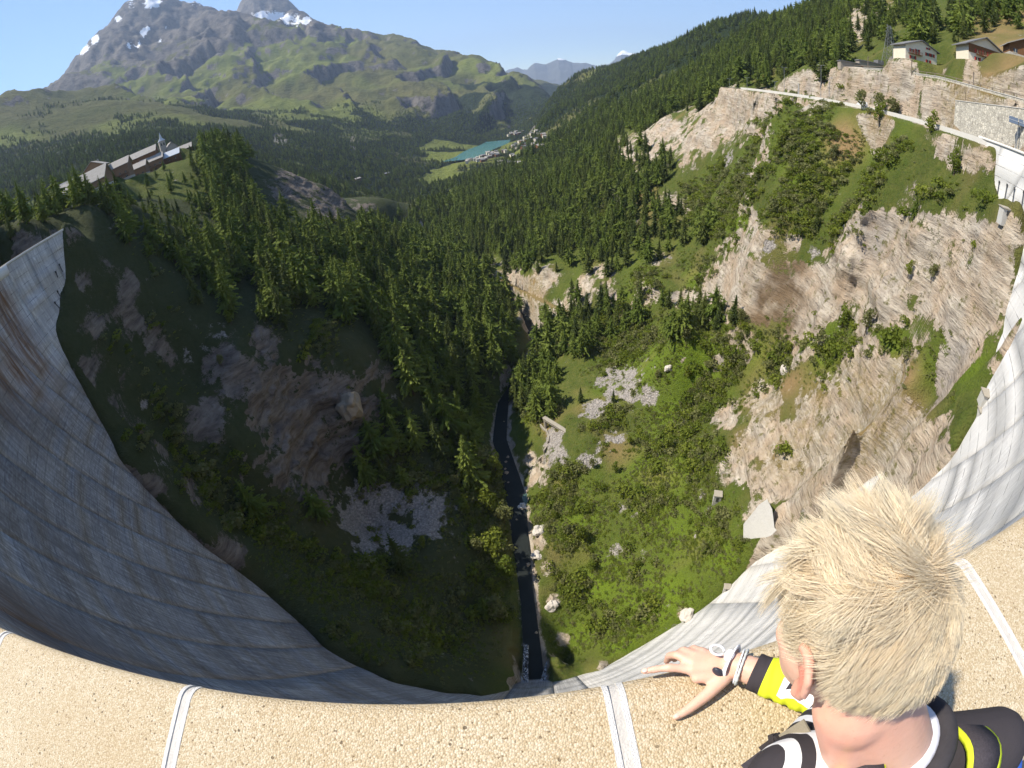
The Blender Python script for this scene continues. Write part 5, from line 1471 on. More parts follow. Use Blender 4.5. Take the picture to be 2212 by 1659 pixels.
# lattice pylon among the trees
p = atD(1922, 133, 215); h = atD(1922, 56, 215)[2]-p[2]
py = empty('lattice_pylon', p, .4); tag(py, 'grey lattice power pylon among the conifers behind the low shed', 'pylon')
def wd(t): return 2.6*(1-t)+.5*t
lv = np.linspace(0, 1, 10)
for sx in (-1, 1):
    for sy in (-1, 1): MB().tube((sx*wd(0), sy*wd(0), -1), (sx*wd(1), sy*wd(1), h), .09, .06, 5).build('leg', M_STEEL, py)
br = MB(); M_PYL = simple('dull_pylon_steel', (.16, .17, .17), .7, .3, .2, 2)
for a, b in zip(lv[:-1], lv[1:]):
    for s in (-1, 1):
        br.tube((-wd(a), s*wd(a), a*h), (wd(b), s*wd(b), b*h), .035, .035, 4).tube((wd(a), s*wd(a), a*h), (-wd(b), s*wd(b), b*h), .035, .035, 4)
        br.tube((s*wd(a), -wd(a), a*h), (s*wd(b), wd(b), b*h), .035, .035, 4).tube((s*wd(a), wd(a), a*h), (s*wd(b), -wd(b), b*h), .035, .035, 4)
        br.tube((-wd(b), s*wd(b), b*h), (wd(b), s*wd(b), b*h), .035, .035, 4).tube((s*wd(b), -wd(b), b*h), (s*wd(b), wd(b), b*h), .035, .035, 4)
br.build('bracing', M_PYL, py)
for z, L_ in ((.80, 4.2), (.9, 3.4), (.99, 2.6)): MB().box((0, 0, z*h), (2*L_, .3, .22)).build('crossarm', M_STEEL, py)
# solar panel on its mast near the dam crest
p = atD(2196, 304, 117); h = atD(2196, 262, 117)[2]-p[2]
so = empty('solar_panel', p, face(p, 8)); tag(so, 'pair of blue-grey solar panels on a steel mast at the dam end', 'solar panel')
MB().tube((0, 0, -2), (0, 0, h), .12, .10, 8).build('mast', M_STEEL, so)
M_SOL = simple('solar_cells', (.09, .12, .17), .3, .5, .3, 4)
for s in (-1, 1):
    f = MB().box((s*1.15, -.1, h), (2.1, .12, 1.5), rot=Matrix.Rotation(R_(-28), 3, 'X')).build('panel', M_SOL, so)
    MB().box((s*1.15, -.16, h+.02), (2.2, .08, .10), rot=Matrix.Rotation(R_(-28), 3, 'X')).build('panel_frame', M_STEEL, f)
# ------------------------------------------------------------------ works in the gorge
def on_ground(x, y, lift=0.0):
    q = grid_hit(x, y); return np.array([q[0], q[1], ground_at(q[0], q[1])+lift])
a, b = on_ground(1180, 925), on_ground(1243, 938)
a[2] = b[2] = min(a[2], b[2])+.6
c = (a+b)/2; ln = np.linalg.norm((b-a)[:2])
ga = empty('gantry', c, math.atan2(b[1]-a[1], b[0]-a[0])); tag(ga, 'weathered concrete portal beam on two pillars beside the stream', 'gantry')
M_OLDC = simple('weathered_gantry_concrete', (.32, .29, .24), .9, .15, .3, .9, bump=.5)
MB().box((0, 0, 4.6), (ln+1.6, 1.4, 1.2)).build('beam', M_OLDC, ga)
for s, w_ in ((-1, .9), (1, 1.2)): MB().box((s*(ln/2+.2), 0, 1.0), (w_, 1.2, 6.2)).build('pillar', M_OLDC, ga)
MB().box((1.0, 1.6, 1.6), (ln*.8, .6, 3.6)).build('back_wall', M_STONE, ga)
MB().box((0, -.1, 5.3), (ln+1.9, 1.8, .22)).build('walkway', M_OLDC, ga)
lw = [on_ground(*q, .3) for q in ((1168,923),(1180,932),(1186,945),(1184,960),(1176,980),(1165,1000))]
lr = empty('low_wall', lw[2]); tag(lr, 'low curved grey wall along the path below the gantry', 'wall')
for i, (a, b) in enumerate(zip(lw[:-1], lw[1:])):
    m_ = (a+b)/2-lw[2]; d_ = b-a
    MB().box(m_, (np.linalg.norm(d_)+.2, .45, 1.5), math.atan2(d_[1], d_[0])).build('wall_section', M_OLDC, lr)
def hut(q, w, d, h, label, twist=10, mat=None):
    p = on_ground(*q); e = empty('concrete_hut', p, face(p, twist)); tag(e, label, 'hut')
    MB().box((0, 0, h/2-1), (w, d, h+2)).build('wall', mat or M_CONC, e)
    MB().box((0, 0, h+.09), (w+.35, d+.35, .18)).build('roof', M_OLDC, e)
    MB().box((0, -d/2-.03, h*.4), (w*.35, .08, h*.75)).build('door', M_PIPE, e)
hut((1548,1080), 2.3, 2.2, 2.4, 'small square concrete hut beneath the rocks beside the green slope')
hut((2172,466), 2.4, 2.0, 1.1, 'grey concrete box hut under the white dam wall, above the cliff', 30)
hut((2124,882), 2.6, 2.2, 2.6, 'small concrete box against the dam edge beside the rocky slope', 30)
hut((2116,905), 1.6, 1.5, 1.6, 'lower and smaller concrete block at the rock and dam contact', 30)
hut((1568,1275), 1.8, 1.6, 1.4, 'tiny pale block near the dam edge on the green slope', 20)
# boulders and pale slabs that can be told apart
def boulder(q, s, label, seed, mat, flat=.7):
    p = on_ground(*q); bm = bmesh.new(); bmesh.ops.create_icosphere(bm, subdivisions=3, radius=1)
    co = np.array([v.co[:] for v in bm.verts])
    k_ = 1+.35*fbm(co[:, 0]*1.3, co[:, 1]*1.3, co[:, 2]*1.3+seed*7, 3, seed)
    stp = np.floor(co[:, 2]*4)/4*.3+co[:, 2]*.7
    for v, kk, z in zip(bm.verts, k_, stp): v.co = Vector((v.co.x*kk*s, v.co.y*kk*s*.8, z*kk*s*flat))
    me = bpy.data.meshes.new('boulder'); bm.to_mesh(me); bm.free()
    o = link('boulder', me, mat); o.location = p+np.array([0, 0, s*flat*.25]); o.rotation_euler = (.2, .1, seed)
    return tag(o, label, 'boulder')
M_BOUL = simple('pale_boulder_rock', (.50, .46, .41), .9, .15, .25, 1.2, bump=.8)
M_BOUD = simple('brown_boulder_rock', (.30, .24, .17), .9, .15, .3, .8, bump=.9)
boulder((1698,802), 2.4, 'bright white boulder on the ledge under the pale cliff', 1, M_BOUL)
boulder((760,885), 5.5, 'big brown rock slab sticking out of the shaded left cliff', 2, M_BOUD, .9)
boulder((1444,800), 1.8, 'grey boulder standing in the lush grass', 3, M_BOUL)
boulder((1485,1330), 2.6, 'pale rock outcrop in the lush grass close to the dam', 4, M_BOUL)
boulder((2250//1,985), 1.2, 'white pointed stone near the right dam edge', 5, M_BOUL) if False else None
boulder((1420,985+0), .9, 'small white stone left of the round dark bush', 6, M_BOUL)
boulder((1165,1150), 2.6, 'white rock nose beside the green pool', 7, M_BOUL)
boulder((1128,1090), 2.2, 'angular pale rock in the stream bed by the pool', 8, M_BOUL)
boulder((1160,1200), 2.4, 'white rock on the right lip of the dark stream', 9, M_BOUL)
boulder((1190,1310), 2.2, 'lower white rock on the right lip of the dark stream', 10, M_BOUL)
# white spillway block beside the dam
M_SPILL = simple('board_marked_white_concrete', (.70, .69, .66), .85, .2, .16, 1.1, bump=.9)
def prism_q(name, label, qs, D0, D1, mat):
    A = [atD(x, y, D0) for x, y in qs]; n = len(A)
    c0 = np.mean(A, 0); dirn = np.array([c0[0], c0[1], 0]); dirn /= np.linalg.norm(dirn)
    B = [p+dirn*(D1-D0)-np.array([0, 0, 11.0]) for p in A]
    o = empty(name, c0); tag(o, label, 'spillway')
    V = np.array(A+B)-c0
    F = [tuple(range(n)), tuple(range(2*n-1, n-1, -1))]+[(i, n+i, n+(i+1) % n, (i+1) % n) for i in range(n)]
    link('concrete_chute', mesh_np('concrete_chute', V, F), mat, o)
    V2 = np.array(A)-c0
    e0, e1 = V2[0], V2[1]
    MB().tube(V2[-3]*1.02, V2[-2]*1.02, .3, .3, 6).build('rim', M_CONC, o)
prism_q('spillway_chute', 'white concrete spillway chute tucked beside the blond head', [(1606,1132),(1640,1090),(1657,1078),(1668,1100),(1673,1140),(1692,1160),(1712,1184),(1690,1205),(1612,1226),(1604,1200)], 87, 97, M_SPILL)

# rocks lying in the stream
gs = np.random.default_rng(44)
for k_ in range(11):
    t_ = gs.uniform(.8, 7.2); i_ = int(t_); q_ = river_pts[i_]+(river_pts[i_+1]-river_pts[i_])*(t_-i_)
    bm = bmesh.new(); bmesh.ops.create_icosphere(bm, subdivisions=2, radius=1); r_ = gs.uniform(.35, .95)
    for v in bm.verts: v.co = Vector((v.co.x*r_*(1+.2*gs.normal()), v.co.y*r_*(1+.2*gs.normal()), v.co.z*r_*.6*(1+.2*gs.normal())))
    me = bpy.data.meshes.new('stream_boulder'); bm.to_mesh(me); bm.free(); o = link('stream_boulder', me, M_BOUD)
    o.location = (q_[0]+gs.uniform(-2.4, 2.4), q_[1]+gs.uniform(-2, 2), q_[2]-.3); tag(o, 'small pale rock lying in the dark stream', 'rock', 'rocks in the stream bed')
# ------------------------------------------------------------------ church village on the left spur
def spot(qx, qy, D): return atD(qx, qy, D)
GRP = 'houses of the church village'
p = spot(356, 334, 425)
ch = empty('church', p, face(p, 10)); tag(ch, 'small church with grey stone bell tower and white pointed spire', 'church')
M_CHST = simple('grey_church_stone', (.36, .33, .29), .9, .15, .2, .6)
tw = atD(346, 306, 425)[2]-p[2]
MB().box((0, 0, tw/2-3), (5.0, 5.0, tw+6)).build('tower', M_CHST, ch)
for s in (-1, 1): MB().box((s*1.1, -2.55, tw-3.0), (1.0, .25, 2.2)).build('belfry_opening', M_GLASS, ch)
sp = MB(); zt = atD(346, 293, 425)[2]-p[2]
sp.poly([(-2.9, -2.9, tw), (2.9, -2.9, tw), (2.9, 2.9, tw), (-2.9, 2.9, tw), (-1.1, -1.1, tw+2.2), (1.1, -1.1, tw+2.2), (1.1, 1.1, tw+2.2), (-1.1, 1.1, tw+2.2), (0, 0, zt+3)],
        [(3, 2, 1, 0), (0, 1, 5, 4), (1, 2, 6, 5), (2, 3, 7, 6), (3, 0, 4, 7), (4, 5, 8), (5, 6, 8), (6, 7, 8), (7, 4, 8)])
so_ = sp.build('spire', M_METAL, ch)
MB().tube((0, 0, zt+3), (0, 0, zt+5), .12, .08, 5).build('cross', M_PIPE, so_)
n_ = MB(); n_.poly([(2, -4.5, -5), (11, -4.5, -5), (11, -4.5, 3.5), (6.5, -4.5, 7.6), (2, -4.5, 3.5), (2, 9, -5), (11, 9, -5), (11, 9, 3.5), (6.5, 9, 7.6), (2, 9, 3.5)], [(0, 1, 2, 3, 4), (9, 8, 7, 6, 5), (0, 4, 9, 5), (1, 6, 7, 2)])
n_.build('nave', M_CHST, ch)
nr = MB()
for s in (-1, 1): nr.poly([(6.5, -5.2, 7.8), (6.5+s*5.3, -5.2, 2.9), (6.5+s*5.3, 9.6, 2.9), (6.5, 9.6, 7.8), (6.5, -5.2, 8.1), (6.5+s*5.3, -5.2, 3.2), (6.5+s*5.3, 9.6, 3.2), (6.5, 9.6, 8.1)], [(0, 1, 2, 3), (4, 7, 6, 5), (0, 4, 5, 1), (1, 5, 6, 2), (2, 6, 7, 3), (0, 3, 7, 4)])
nr.build('nave_roof', M_LAUZE, ch)
def wins(w, rows, cols, z0, dz): return [(-w/2+w*(c+.6)/(cols+.2), z0+r*dz, 1.3, 1.3) for r in range(rows) for c in range(cols)]
def vill(q, D, w, d, h, rh, wall, roof, label, tw_=0, ridge='x', rows=2, cols=4, bal=True, base=1.5):
    p = spot(q[0], q[1], D)
    chalet('chalet', label, p, face(p, tw_), w, d, h, rh, wall, roof, wins(w, rows, cols, 2.2, 3.0), 1.0, [(0, 1.0+3.0*k, w*.9) for k in range(1, rows)] if bal else None, base, None, None, ridge, True)
vill((318,378), 400, 24, 14, 15.5, 4.2, M_TIMBER, M_LAUZE, 'tall brown apartment chalet with pale slab roof left of the church', -12, 'x', 4, 5)
vill((338,380), 392, 17, 12, 12, 3.6, M_TIMBERL, M_LAUZE, 'brown chalet with balconies in front of the taller apartment chalet', -8, 'x', 3, 4)
vill((362,372), 398, 26, 13, 11.0, 3.8, M_TIMBER, M_METAL, 'dark chalet with shining metal roof just below the church tower', -10, 'x', 3, 5)
vill((395,344), 440, 20, 12, 8, 3.4, M_TIMBER, M_LAUZE, 'brown chalet on the meadow edge right of the church', -6, 'x', 2, 4)
vill((290,372), 405, 10, 9, 5, 2.2, M_TIMBERL, M_LAUZE, 'small low chalet under the yellow crane', 0, 'x', 1, 3, False)
vill((292,388), 372, 22, 12, 7.0, 3.4, M_TIMBERL, M_LAUZE, 'long pale-roofed chalet stepping down between crane and big chalets', -14, 'x', 1, 5, False)
vill((245,402), 345, 30, 13, 10.5, 4.0, M_TIMBERL, M_LAUZE, 'long brown terraced building with small windows on the spur', -16, 'x', 2, 7)
vill((216,398), 340, 15, 12, 11, 4.5, M_TIMBERL, M_LAUZE, 'gabled end house of the brown terrace', -16, 'y', 2, 3)
vill((180,428), 308, 38, 17, 6.0, 6.5, M_TIMBERL, M_LAUZE, 'large hall with long pale sloping roof nearest the dam', -22, 'x', 1, 7, False)
vill((136,440), 300, 16, 10, 4.5, 2.4, M_PLASTER, M_LAUZE, 'low grey-roofed house at the left foot of the hall', -10, 'x', 1, 3, False)
vill((150,405), 470, 14, 10, 4, 2.0, M_TIMBER, M_SLATE, 'dark house behind the hall beside the lawn', 0, 'x', 1, 3, False)
vill((125,425), 520, 18, 10, 3, 1.8, M_PLASTER, M_METAL, 'light roof among the trees left of the hall', 0, 'x', 1, 3, False)
# yellow crane
p = spot(297, 366, 430); h = atD(292, 330, 430)[2]-p[2]
cr = empty('tower_crane', p, face(p)); tag(cr, 'thin yellow tower crane with long jib beside the church village', 'crane')
M_YEL = simple('yellow_crane_steel', (.45, .33, .06), .6, .3, .15, 2)
MB().box((0, 0, h/2), (.9, .9, h)).build('mast', M_YEL, cr)
jl = np.linalg.norm(atD(228, 353, 430)-atD(292, 336, 430))
MB().box((-jl/2, 0, h-3), (jl, .7, .7)).build('jib', M_YEL, cr)
MB().box((3.5, 0, h-3), (7, .8, .8)).box((6.5, 0, h-4), (1.6, 1.2, 1.8)).build('counter_jib', M_YEL, cr)
MB().tube((0, 0, h), (-jl*.6, 0, h-2.6), .12, .12, 4).tube((0, 0, h), (6, 0, h-2.6), .12, .12, 4).build('tie_bar', M_YEL, cr)
# ------------------------------------------------------------------ far village by the lake
hm = []
for k_ in range(6):
    g_ = np.random.default_rng(900+k_); w, d, h, r = g_.uniform(11, 20), g_.uniform(10, 14), g_.uniform(5, 8.5), g_.uniform(2.2, 3.4)
    m = MB(); X, Y = w/2, d/2
    m.poly([(-X, -Y, -4), (X, -Y, -4), (X, -Y, h), (-X, -Y, h), (-X, Y, -4), (X, Y, -4), (X, Y, h), (-X, Y, h), (-X, 0, h+r), (X, 0, h+r)], [(0, 1, 2, 3), (7, 6, 5, 4), (0, 3, 8, 7, 4), (1, 5, 6, 9, 2)], 0)
    for s in (-1, 1):
        q = [(-X-1, 0, h+r+.1), (X+1, 0, h+r+.1), (X+1, s*(Y+1.2), h-.7), (-X-1, s*(Y+1.2), h-.7)]; q += [(a, b, c+.4) for a, b, c in q]
        m.poly(q, [(0, 1, 2, 3), (4, 7, 6, 5), (0, 4, 5, 1), (1, 5, 6, 2), (2, 6, 7, 3), (0, 3, 7, 4)], 1)
    for k2 in range(3): m.box((-X+w*(k2+.5)/3, -Y-.05, h*.55), (1.6, .15, 1.8), m=2)
    me = mesh_np('house', m.V, m.F, False, m.M)
    for mt in ((M_PLASTER, M_TIMBER)[k_ % 2], (M_LAUZE, M_SLATE, M_LAUZE)[k_ % 3], M_GLASS): me.materials.append(mt)
    hm.append(me)
gh = np.random.default_rng(77); placed = []
def add_house(qx, qy, lab, grp):
    p = on_ground(qx, qy)
    if p[2] < -221.5: p[2] = max(p[2], -223)
    for q in placed:
        if math.hypot(p[0]-q[0], p[1]-q[1]) < 19: return
    if np.min(np.hypot(LAKE[:, 0]-p[0], LAKE[:, 1]-p[1])) < 62: return
    placed.append(p)
    o = bpy.data.objects.new('house', hm[int(gh.integers(0, 6))]); COL.objects.link(o)
    o.location = p; o.scale = (.8,)*3; o.rotation_euler = (0, 0, gh.normal(.25, .35)); tag(o, lab, 'house', grp)
for k_ in range(150):
    add_house(gh.uniform(1008, 1128), gh.uniform(334, 364), 'tiny pale-roofed house in the packed village beside the turquoise lake', 'far lakeside village')
for k_ in range(90):
    add_house(gh.uniform(1100, 1178), gh.uniform(288, 326), 'tiny house on the slope above the far lakeside village', 'upper far village')
for q, l in (((772,388), 'lone tiny house on a clearing in the far forest'), ((835,378), 'tiny white house at the meadow left of the far lake')): add_house(*q, l, 'lone far houses')
# ------------------------------------------------------------------ the person at the parapet
def v3(*a): return np.array(a, float)
def unit(a): a = np.asarray(a, float); return a/np.linalg.norm(a)
HU = unit(v3(.0, .41, 1.0)); _f = unit(v3(math.sin(R_(-11)), math.cos(R_(-11)), 0)); HF = unit(_f-HU*np.dot(_f, HU)); HL = np.cross(HU, HF)
HC = v3(.316, .122, -.446)
def hp(l, f, u): return HC+HL*l+HF*f+HU*u
def _sphere(seg):
    V = [(0, 0, 1)]; n = seg//2+1; F = []
    for i in range(1, n):
        for j in range(seg): V.append((math.sin(math.pi*i/n)*math.cos(2*math.pi*j/seg), math.sin(math.pi*i/n)*math.sin(2*math.pi*j/seg), math.cos(math.pi*i/n)))
    V.append((0, 0, -1)); last = len(V)-1
    for j in range(seg):
        k = (j+1) % seg
        F.append((0, 1+j, 1+k, 1+k)); F.append((last, 1+(n-2)*seg+k, 1+(n-2)*seg+j, 1+(n-2)*seg+j))
        for i in range(n-2): F.append((1+i*seg+j, 1+(i+1)*seg+j, 1+(i+1)*seg+k, 1+i*seg+k))
    return np.array(V, float), [tuple(dict.fromkeys(f)) for f in F]
_SPH = {k: _sphere(k) for k in (12, 14, 16, 18, 20, 28, 40)}
class Blob:
    """overlapping rounded forms, fused into one skin by a voxel remesh"""
    def __init__(self): self.V = []; self.F = []; self.n = 0
    def _add(self, V, F):
        self.F += [tuple(i+self.n for i in f) for f in F]; self.V.append(V); self.n += len(V)
    def ell(self, c, ax, r, seg=20):
        V, F = _SPH[seg]; A = np.stack([np.asarray(a)*q for a, q in zip(ax, r)], 0)
        self._add(np.asarray(c)+V@A, F); return self
    def cap(self, a, b, r0, r1, seg=14):
        a, b = np.asarray(a, float), np.asarray(b, float); n = max(3, int(np.linalg.norm(b-a)/(min(r0, r1)*(.22 if min(r0, r1) > .03 else .4)))+1); V, F = _SPH[seg]
        for t in np.linspace(0, 1, n): self._add(a+(b-a)*t+V*(r0+(r1-r0)*t), F)
        return self
    def chain(self, pts, rs):
        for (a, b, r0, r1) in zip(pts[:-1], pts[1:], rs[:-1], rs[1:]): self.cap(a, b, r0, r1)
        return self
    def raw(self, name): return mesh_np(name, np.concatenate(self.V), self.F, True)
    def done(self, name, voxel, smooth=6, factor=.5):
        me = self.raw(name)
        tmp = bpy.data.scenes.new('fuse'); o = bpy.data.objects.new('fuse', me); tmp.collection.objects.link(o)
        md = o.modifiers.new('r', 'REMESH'); md.mode = 'VOXEL'; md.voxel_size = voxel; md.use_smooth_shade = True
        ms = o.modifiers.new('s', 'SMOOTH'); ms.iterations = smooth; ms.factor = factor
        
        with bpy.context.temp_override(scene=tmp, view_layer=tmp.view_layers[0]): dg = bpy.context.evaluated_depsgraph_get()
        out = bpy.data.meshes.new_from_object(o.evaluated_get(dg))
        bpy.data.objects.remove(o); bpy.data.meshes.remove(me); bpy.data.scenes.remove(tmp); out.name = name
        out.polygons.foreach_set('use_smooth', np.ones(len(out.polygons), bool))
        return out
C7 = v3(.400, -.040, -.605); SL = v3(.270, .000, -.645); SR = v3(.570, -.110, -.625)
EL_ = v3(.505, .105, -.850); WR = v3(.340, .268, -.897)
ER, HR_ = v3(.655, -.245, -.86), v3(.62, -.33, -1.10)
HIP = v3(.44, -.47, -1.14)
TU = unit(C7-HIP); TLf = unit(SL-SR); TFr = np.cross(TLf, TU)
AX = (TLf, TFr, TU)
hd = (HL, HF, HU)
b = Blob()
# head: skull, face, jaw, brow, cheeks, nose, lips, chin
b.ell(hp(0, -.012, .022), hd, (.0765, .096, .094), 28).ell(hp(0, .03, -.035), hd, (.062, .066, .075)).ell(hp(0, .045, -.075), hd, (.046, .048, .045))
b.ell(hp(0, .068, .012), hd, (.052, .026, .020)).ell(hp(.034, .062, -.030), hd, (.022, .022, .024)).ell(hp(-.034, .062, -.030), hd, (.022, .022, .024))
b.chain([hp(0, .092, .0), hp(0, .108, -.028), hp(0, .100, -.040)], [.008, .012, .010])
b.ell(hp(0, .090, -.062), hd, (.024, .010, .006)).ell(hp(0, .088, -.073), hd, (.021, .010, .007)).ell(hp(0, .080, -.100), hd, (.020, .016, .015))
for s in (-1, 1):                                   # ears: rim, bowl, lobe
    rim = [(.070, .008, -.022), (.078, .013, .008), (.085, .004, .024), (.094, -.015, .025), (.099, -.025, .007), (.096, -.024, -.014), (.088, -.013, -.033), (.081, -.001, -.042), (.073, .006, -.038)]
    b.chain([hp(s*l, f, u) for l, f, u in rim], [.0050, .0055, .006, .006, .006, .006, .006, .0072, .006])
    b.ell(hp(s*.079, -.006, -.006), (unit(HL*s+HF*.5), unit(HF-HL*s*.5), HU), (.0065, .018, .028))
# neck, shoulders, chest
b.cap(hp(0, -.035, -.055), C7+v3(0, .02, .0), .056, .060).ell(hp(0, -.045, -.085), hd, (.058, .050, .060))
b.cap(C7+v3(0, .03, -.04), SL+v3(.02, 0, -.02), .045, .040).cap(C7+v3(0, .03, -.04), SR+v3(-.02, 0, -.02), .045, .040)
b.cap(hp(.018, -.035, -.085), C7*.6+SL*.4+v3(0, 0, -.005), .042, .036)
mid = (C7+HIP)/2
b.ell(C7*.72+HIP*.28+TFr*.02, AX, (.165, .105, .17)).ell(mid+TFr*.02, AX, (.150, .105, .17)).ell(HIP+TU*.06, AX, (.155, .11, .14))
# left arm to the hand on the parapet
b.chain([SL, SL*.5+EL_*.5, EL_], [.048, .044, .036]).chain([EL_, EL_*.6+WR*.4, WR], [.037, .036, .0255])
# hand: palm and five fingers
MC = {'i': v3(.262, .279, -.902), 'm': v3(.266, .294, -.900), 'r': v3(.277, .305, -.901), 'p': v3(.292, .311, -.903)}
for k_, r in (('i', .0125), ('m', .0125), ('r', .012), ('p', .0105)): b.cap(WR+v3(-.012, 0, 0), MC[k_], .0165, r)
b.cap(v3(.318, .252, -.904), v3(.268, .262, -.908), .016, .012)
b.chain([MC['i'], v3(.241, .288, -.902), v3(.220, .296, -.903), v3(.208, .299, -.907), v3(.196, .301, -.909), v3(.174, .304, -.916)], [.0112, .0090, .0098, .0082, .0086, .0070])
for k_ in MC: b.ell(MC[k_]+v3(0, 0, .004), (v3(1, 0, 0), v3(0, 1, 0), v3(0, 0, 1)), (.0095, .0095, .0095), 14)
b.chain([MC['m'], v3(.242, .319, -.905), v3(.234, .331, -.930), v3(.233, .330, -.962)], [.0105, .0092, .0085, .0074])
b.chain([MC['r'], v3(.259, .327, -.908), v3(.253, .333, -.936), v3(.252, .331, -.966)], [.0100, .0088, .0082, .0072])
b.chain([MC['p'], v3(.280, .328, -.911), v3(.276, .332, -.936), v3(.275, .331, -.958)], [.0088, .0078, .0072, .0064])
b.chain([v3(.318, .245, -.903), v3(.280, .224, -.910), v3(.243, .207, -.914), v3(.212, .197, -.918)], [.0165, .0140, .0112, .0084])
# right arm, legs
b.chain([SR, SR*.5+ER*.5, ER], [.048, .044, .036]).chain([ER, ER*.5+HR_*.5, HR_], [.037, .034, .026]).cap(HR_, HR_+v3(-.02, .03, -.08), .026, .018)
for s in (-1, 1):
    hj = HIP+TLf*.09*s+v3(0, 0, -.02); kn = v3(hj[0], hj[1]+.03, -1.56); an = v3(hj[0], hj[1]-.02, -1.95)
    b.chain([hj, kn, an], [.085, .058, .042]).cap(an+v3(0, 0, -.03), an+v3(0, .16, -.045), .038, .03)
def skin_material():
    t = NT('sunburnt_skin'); P = t.geo('Position'); mk = t.sep(t.attr('mask'))
    n = t.noise(P, 28, 5, .6); n2 = t.noise(P, 160, 3, .6)
    c = t.mix(n, (.62, .35, .25), (.74, .47, .35))
    c = t.mix(t.math('MULTIPLY', mk[0], .75), c, (.72, .20, .15))                 # red ear and neck
    c = t.mix(t.ramp(n2, [(.62, 0.), (.75, .35)]), c, (.45, .22, .15))
    return t.done(t.bsdf(c, .5, .35, t.bump(n2, .12, .002), Subsurface_Weight=.12, Subsurface_Radius=(.02, .008, .004), Subsurface_Scale=.5))
M_SKIN = skin_material()
me = b.done('body', .0042, 5)
co = np.empty(len(me.vertices)*3); me.vertices.foreach_get('co', co); co = co.reshape(-1, 3)
rel = co-HC; L_, F_, U_ = rel@HL, rel@HF, rel@HU
ear = np.exp(-(((np.abs(L_)-.086)/.016)**2+((F_+.006)/.03)**2+((U_+.004)/.035)**2))
nk = np.exp(-(((F_+.06)/.05)**2+((U_+.10)/.05)**2))*.45
at = me.attributes.new('mask', 'FLOAT_COLOR', 'POINT'); cc = np.ones((len(co), 4), np.float32); cc[:, 0] = np.clip(ear+nk, 0, 1); cc[:, 1:3] = 0; at.data.foreach_set('color', cc.ravel())
FEET = v3(HIP[0], HIP[1], -2.03)
person = empty('person', FEET)
tag(person, 'blond person in black, white and yellow jersey leaning on the parapet, hand spread', 'person')
def pp(name, mesh, mat, parent=person):
    mesh.transform(Matrix.Translation(-FEET)); return link(name, mesh, mat, parent)
body = pp('body', me, M_SKIN)
# nails
M_NAIL = simple('fingernail', (.70, .45, .36), .35, .4, .05, 50)
M_EYE = simple('eye_white', (.75, .74, .72), .2, .5, .02, 50); M_IRIS = simple('iris', (.08, .12, .16), .2, .5, .1, 50)
for tip, prev in ((v3(.174, .304, -.916), v3(.196, .301, -.909)), (v3(.212, .197, -.918), v3(.243, .207, -.914))):
    d_ = unit(tip-prev); up_ = unit(v3(0, 0, 1)-d_*d_[2]); sd = np.cross(up_, d_)
    nb = Blob(); nb.ell(tip-d_*.003+up_*.0062, (d_, sd, up_), (.0065, .0052, .0018), 12); m_ = nb.raw('nail'); pp('nail', m_, M_NAIL)
for s in (-1, 1):
    eb = Blob(); eb.ell(hp(s*.032, .073, -.005), hd, (.012, .012, .012), 16); m_ = eb.raw('eye'); pp('eye', m_, M_EYE)
    eb = Blob(); eb.ell(hp(s*.032, .082, -.005), hd, (.006, .0045, .006), 12); m_ = eb.raw('iris'); pp('iris', m_, M_IRIS)
# ---- jersey
def fabric(name, build, rough=.85):
    t = NT(name); P = t.geo('Position'); c = build(t, P)
    w = t.noise(P, 700, 2, .5)
    return t.done(t.bsdf(c, rough, .15, t.bump(t.math('ADD', t.noise(P, 30, 3), t.math('MULTIPLY', w, .15)), .35, .006)))
def stripes(t, P):
    # bands that run down the back, wavy; local frame of the torso
    d1 = t.n('ShaderNodeVectorMath', operation='DOT_PRODUCT'); t.l(P, d1.inputs[0]); d1.inputs[1].default_value = tuple(TLf*.93+TU*.36)
    d2 = t.n('ShaderNodeVectorMath', operation='DOT_PRODUCT'); t.l(P, d2.inputs[0]); d2.inputs[1].default_value = tuple(TU*.93-TLf*.36)
    wav = t.math('MULTIPLY', t.math('SINE', t.math('MULTIPLY', d2.outputs['Value'], 85.0)), .0045)
    s = t.math('FRACT', t.math('MULTIPLY', t.math('ADD', d1.outputs['Value'], t.math('ADD', wav, .012)), 1/.036))
    st = t.math('GREATER_THAN', s, .52)
    dl = t.n('ShaderNodeVectorMath', operation='DOT_PRODUCT'); t.l(P, dl.inputs[0]); dl.inputs[1].default_value = tuple(TLf)
    side = t.math('GREATER_THAN', dl.outputs['Value'], float(np.dot(C7, TLf))+.015)
    return t.mix(t.math('MULTIPLY', st, side), (.045, .040, .045), (.80, .79, .80))
M_JERSEY = fabric('striped_jersey_cloth', stripes)
M_BLACK = fabric('black_cloth', lambda t, P: t.mix(t.noise(P, 60, 3), (.035, .032, .036), (.06, .055, .06)))
M_SHORTS = fabric('dark_shorts_cloth', lambda t, P: t.mix(t.noise(P, 60, 3), (.03, .03, .035), (.05, .05, .06)))
M_COLLAR = fabric('pale_collar_cloth', lambda t, P: t.mix(t.noise(P, 60, 3), (.62, .61, .66), (.74, .73, .77)))
b = Blob()
b.cap(C7+v3(-.03, .03, -.035), SL+v3(.0, 0, .0), .062, .064).cap(C7+v3(.03, .0, -.030), SR+v3(0, 0, .0), .062, .064)
b.ell(C7*.72+HIP*.28+TFr*.02, AX, (.178, .118, .18)).ell(mid+TFr*.02, AX, (.163, .118, .18)).ell(HIP+TU*.10, AX, (.165, .12, .14))
b.chain([SL, SL*.5+EL_*.5], [.060, .054]).chain([SR, SR*.5+ER*.5, ER], [.060, .055, .050])
pp('jersey', b.done('jersey', .006, 6), M_JERSEY)
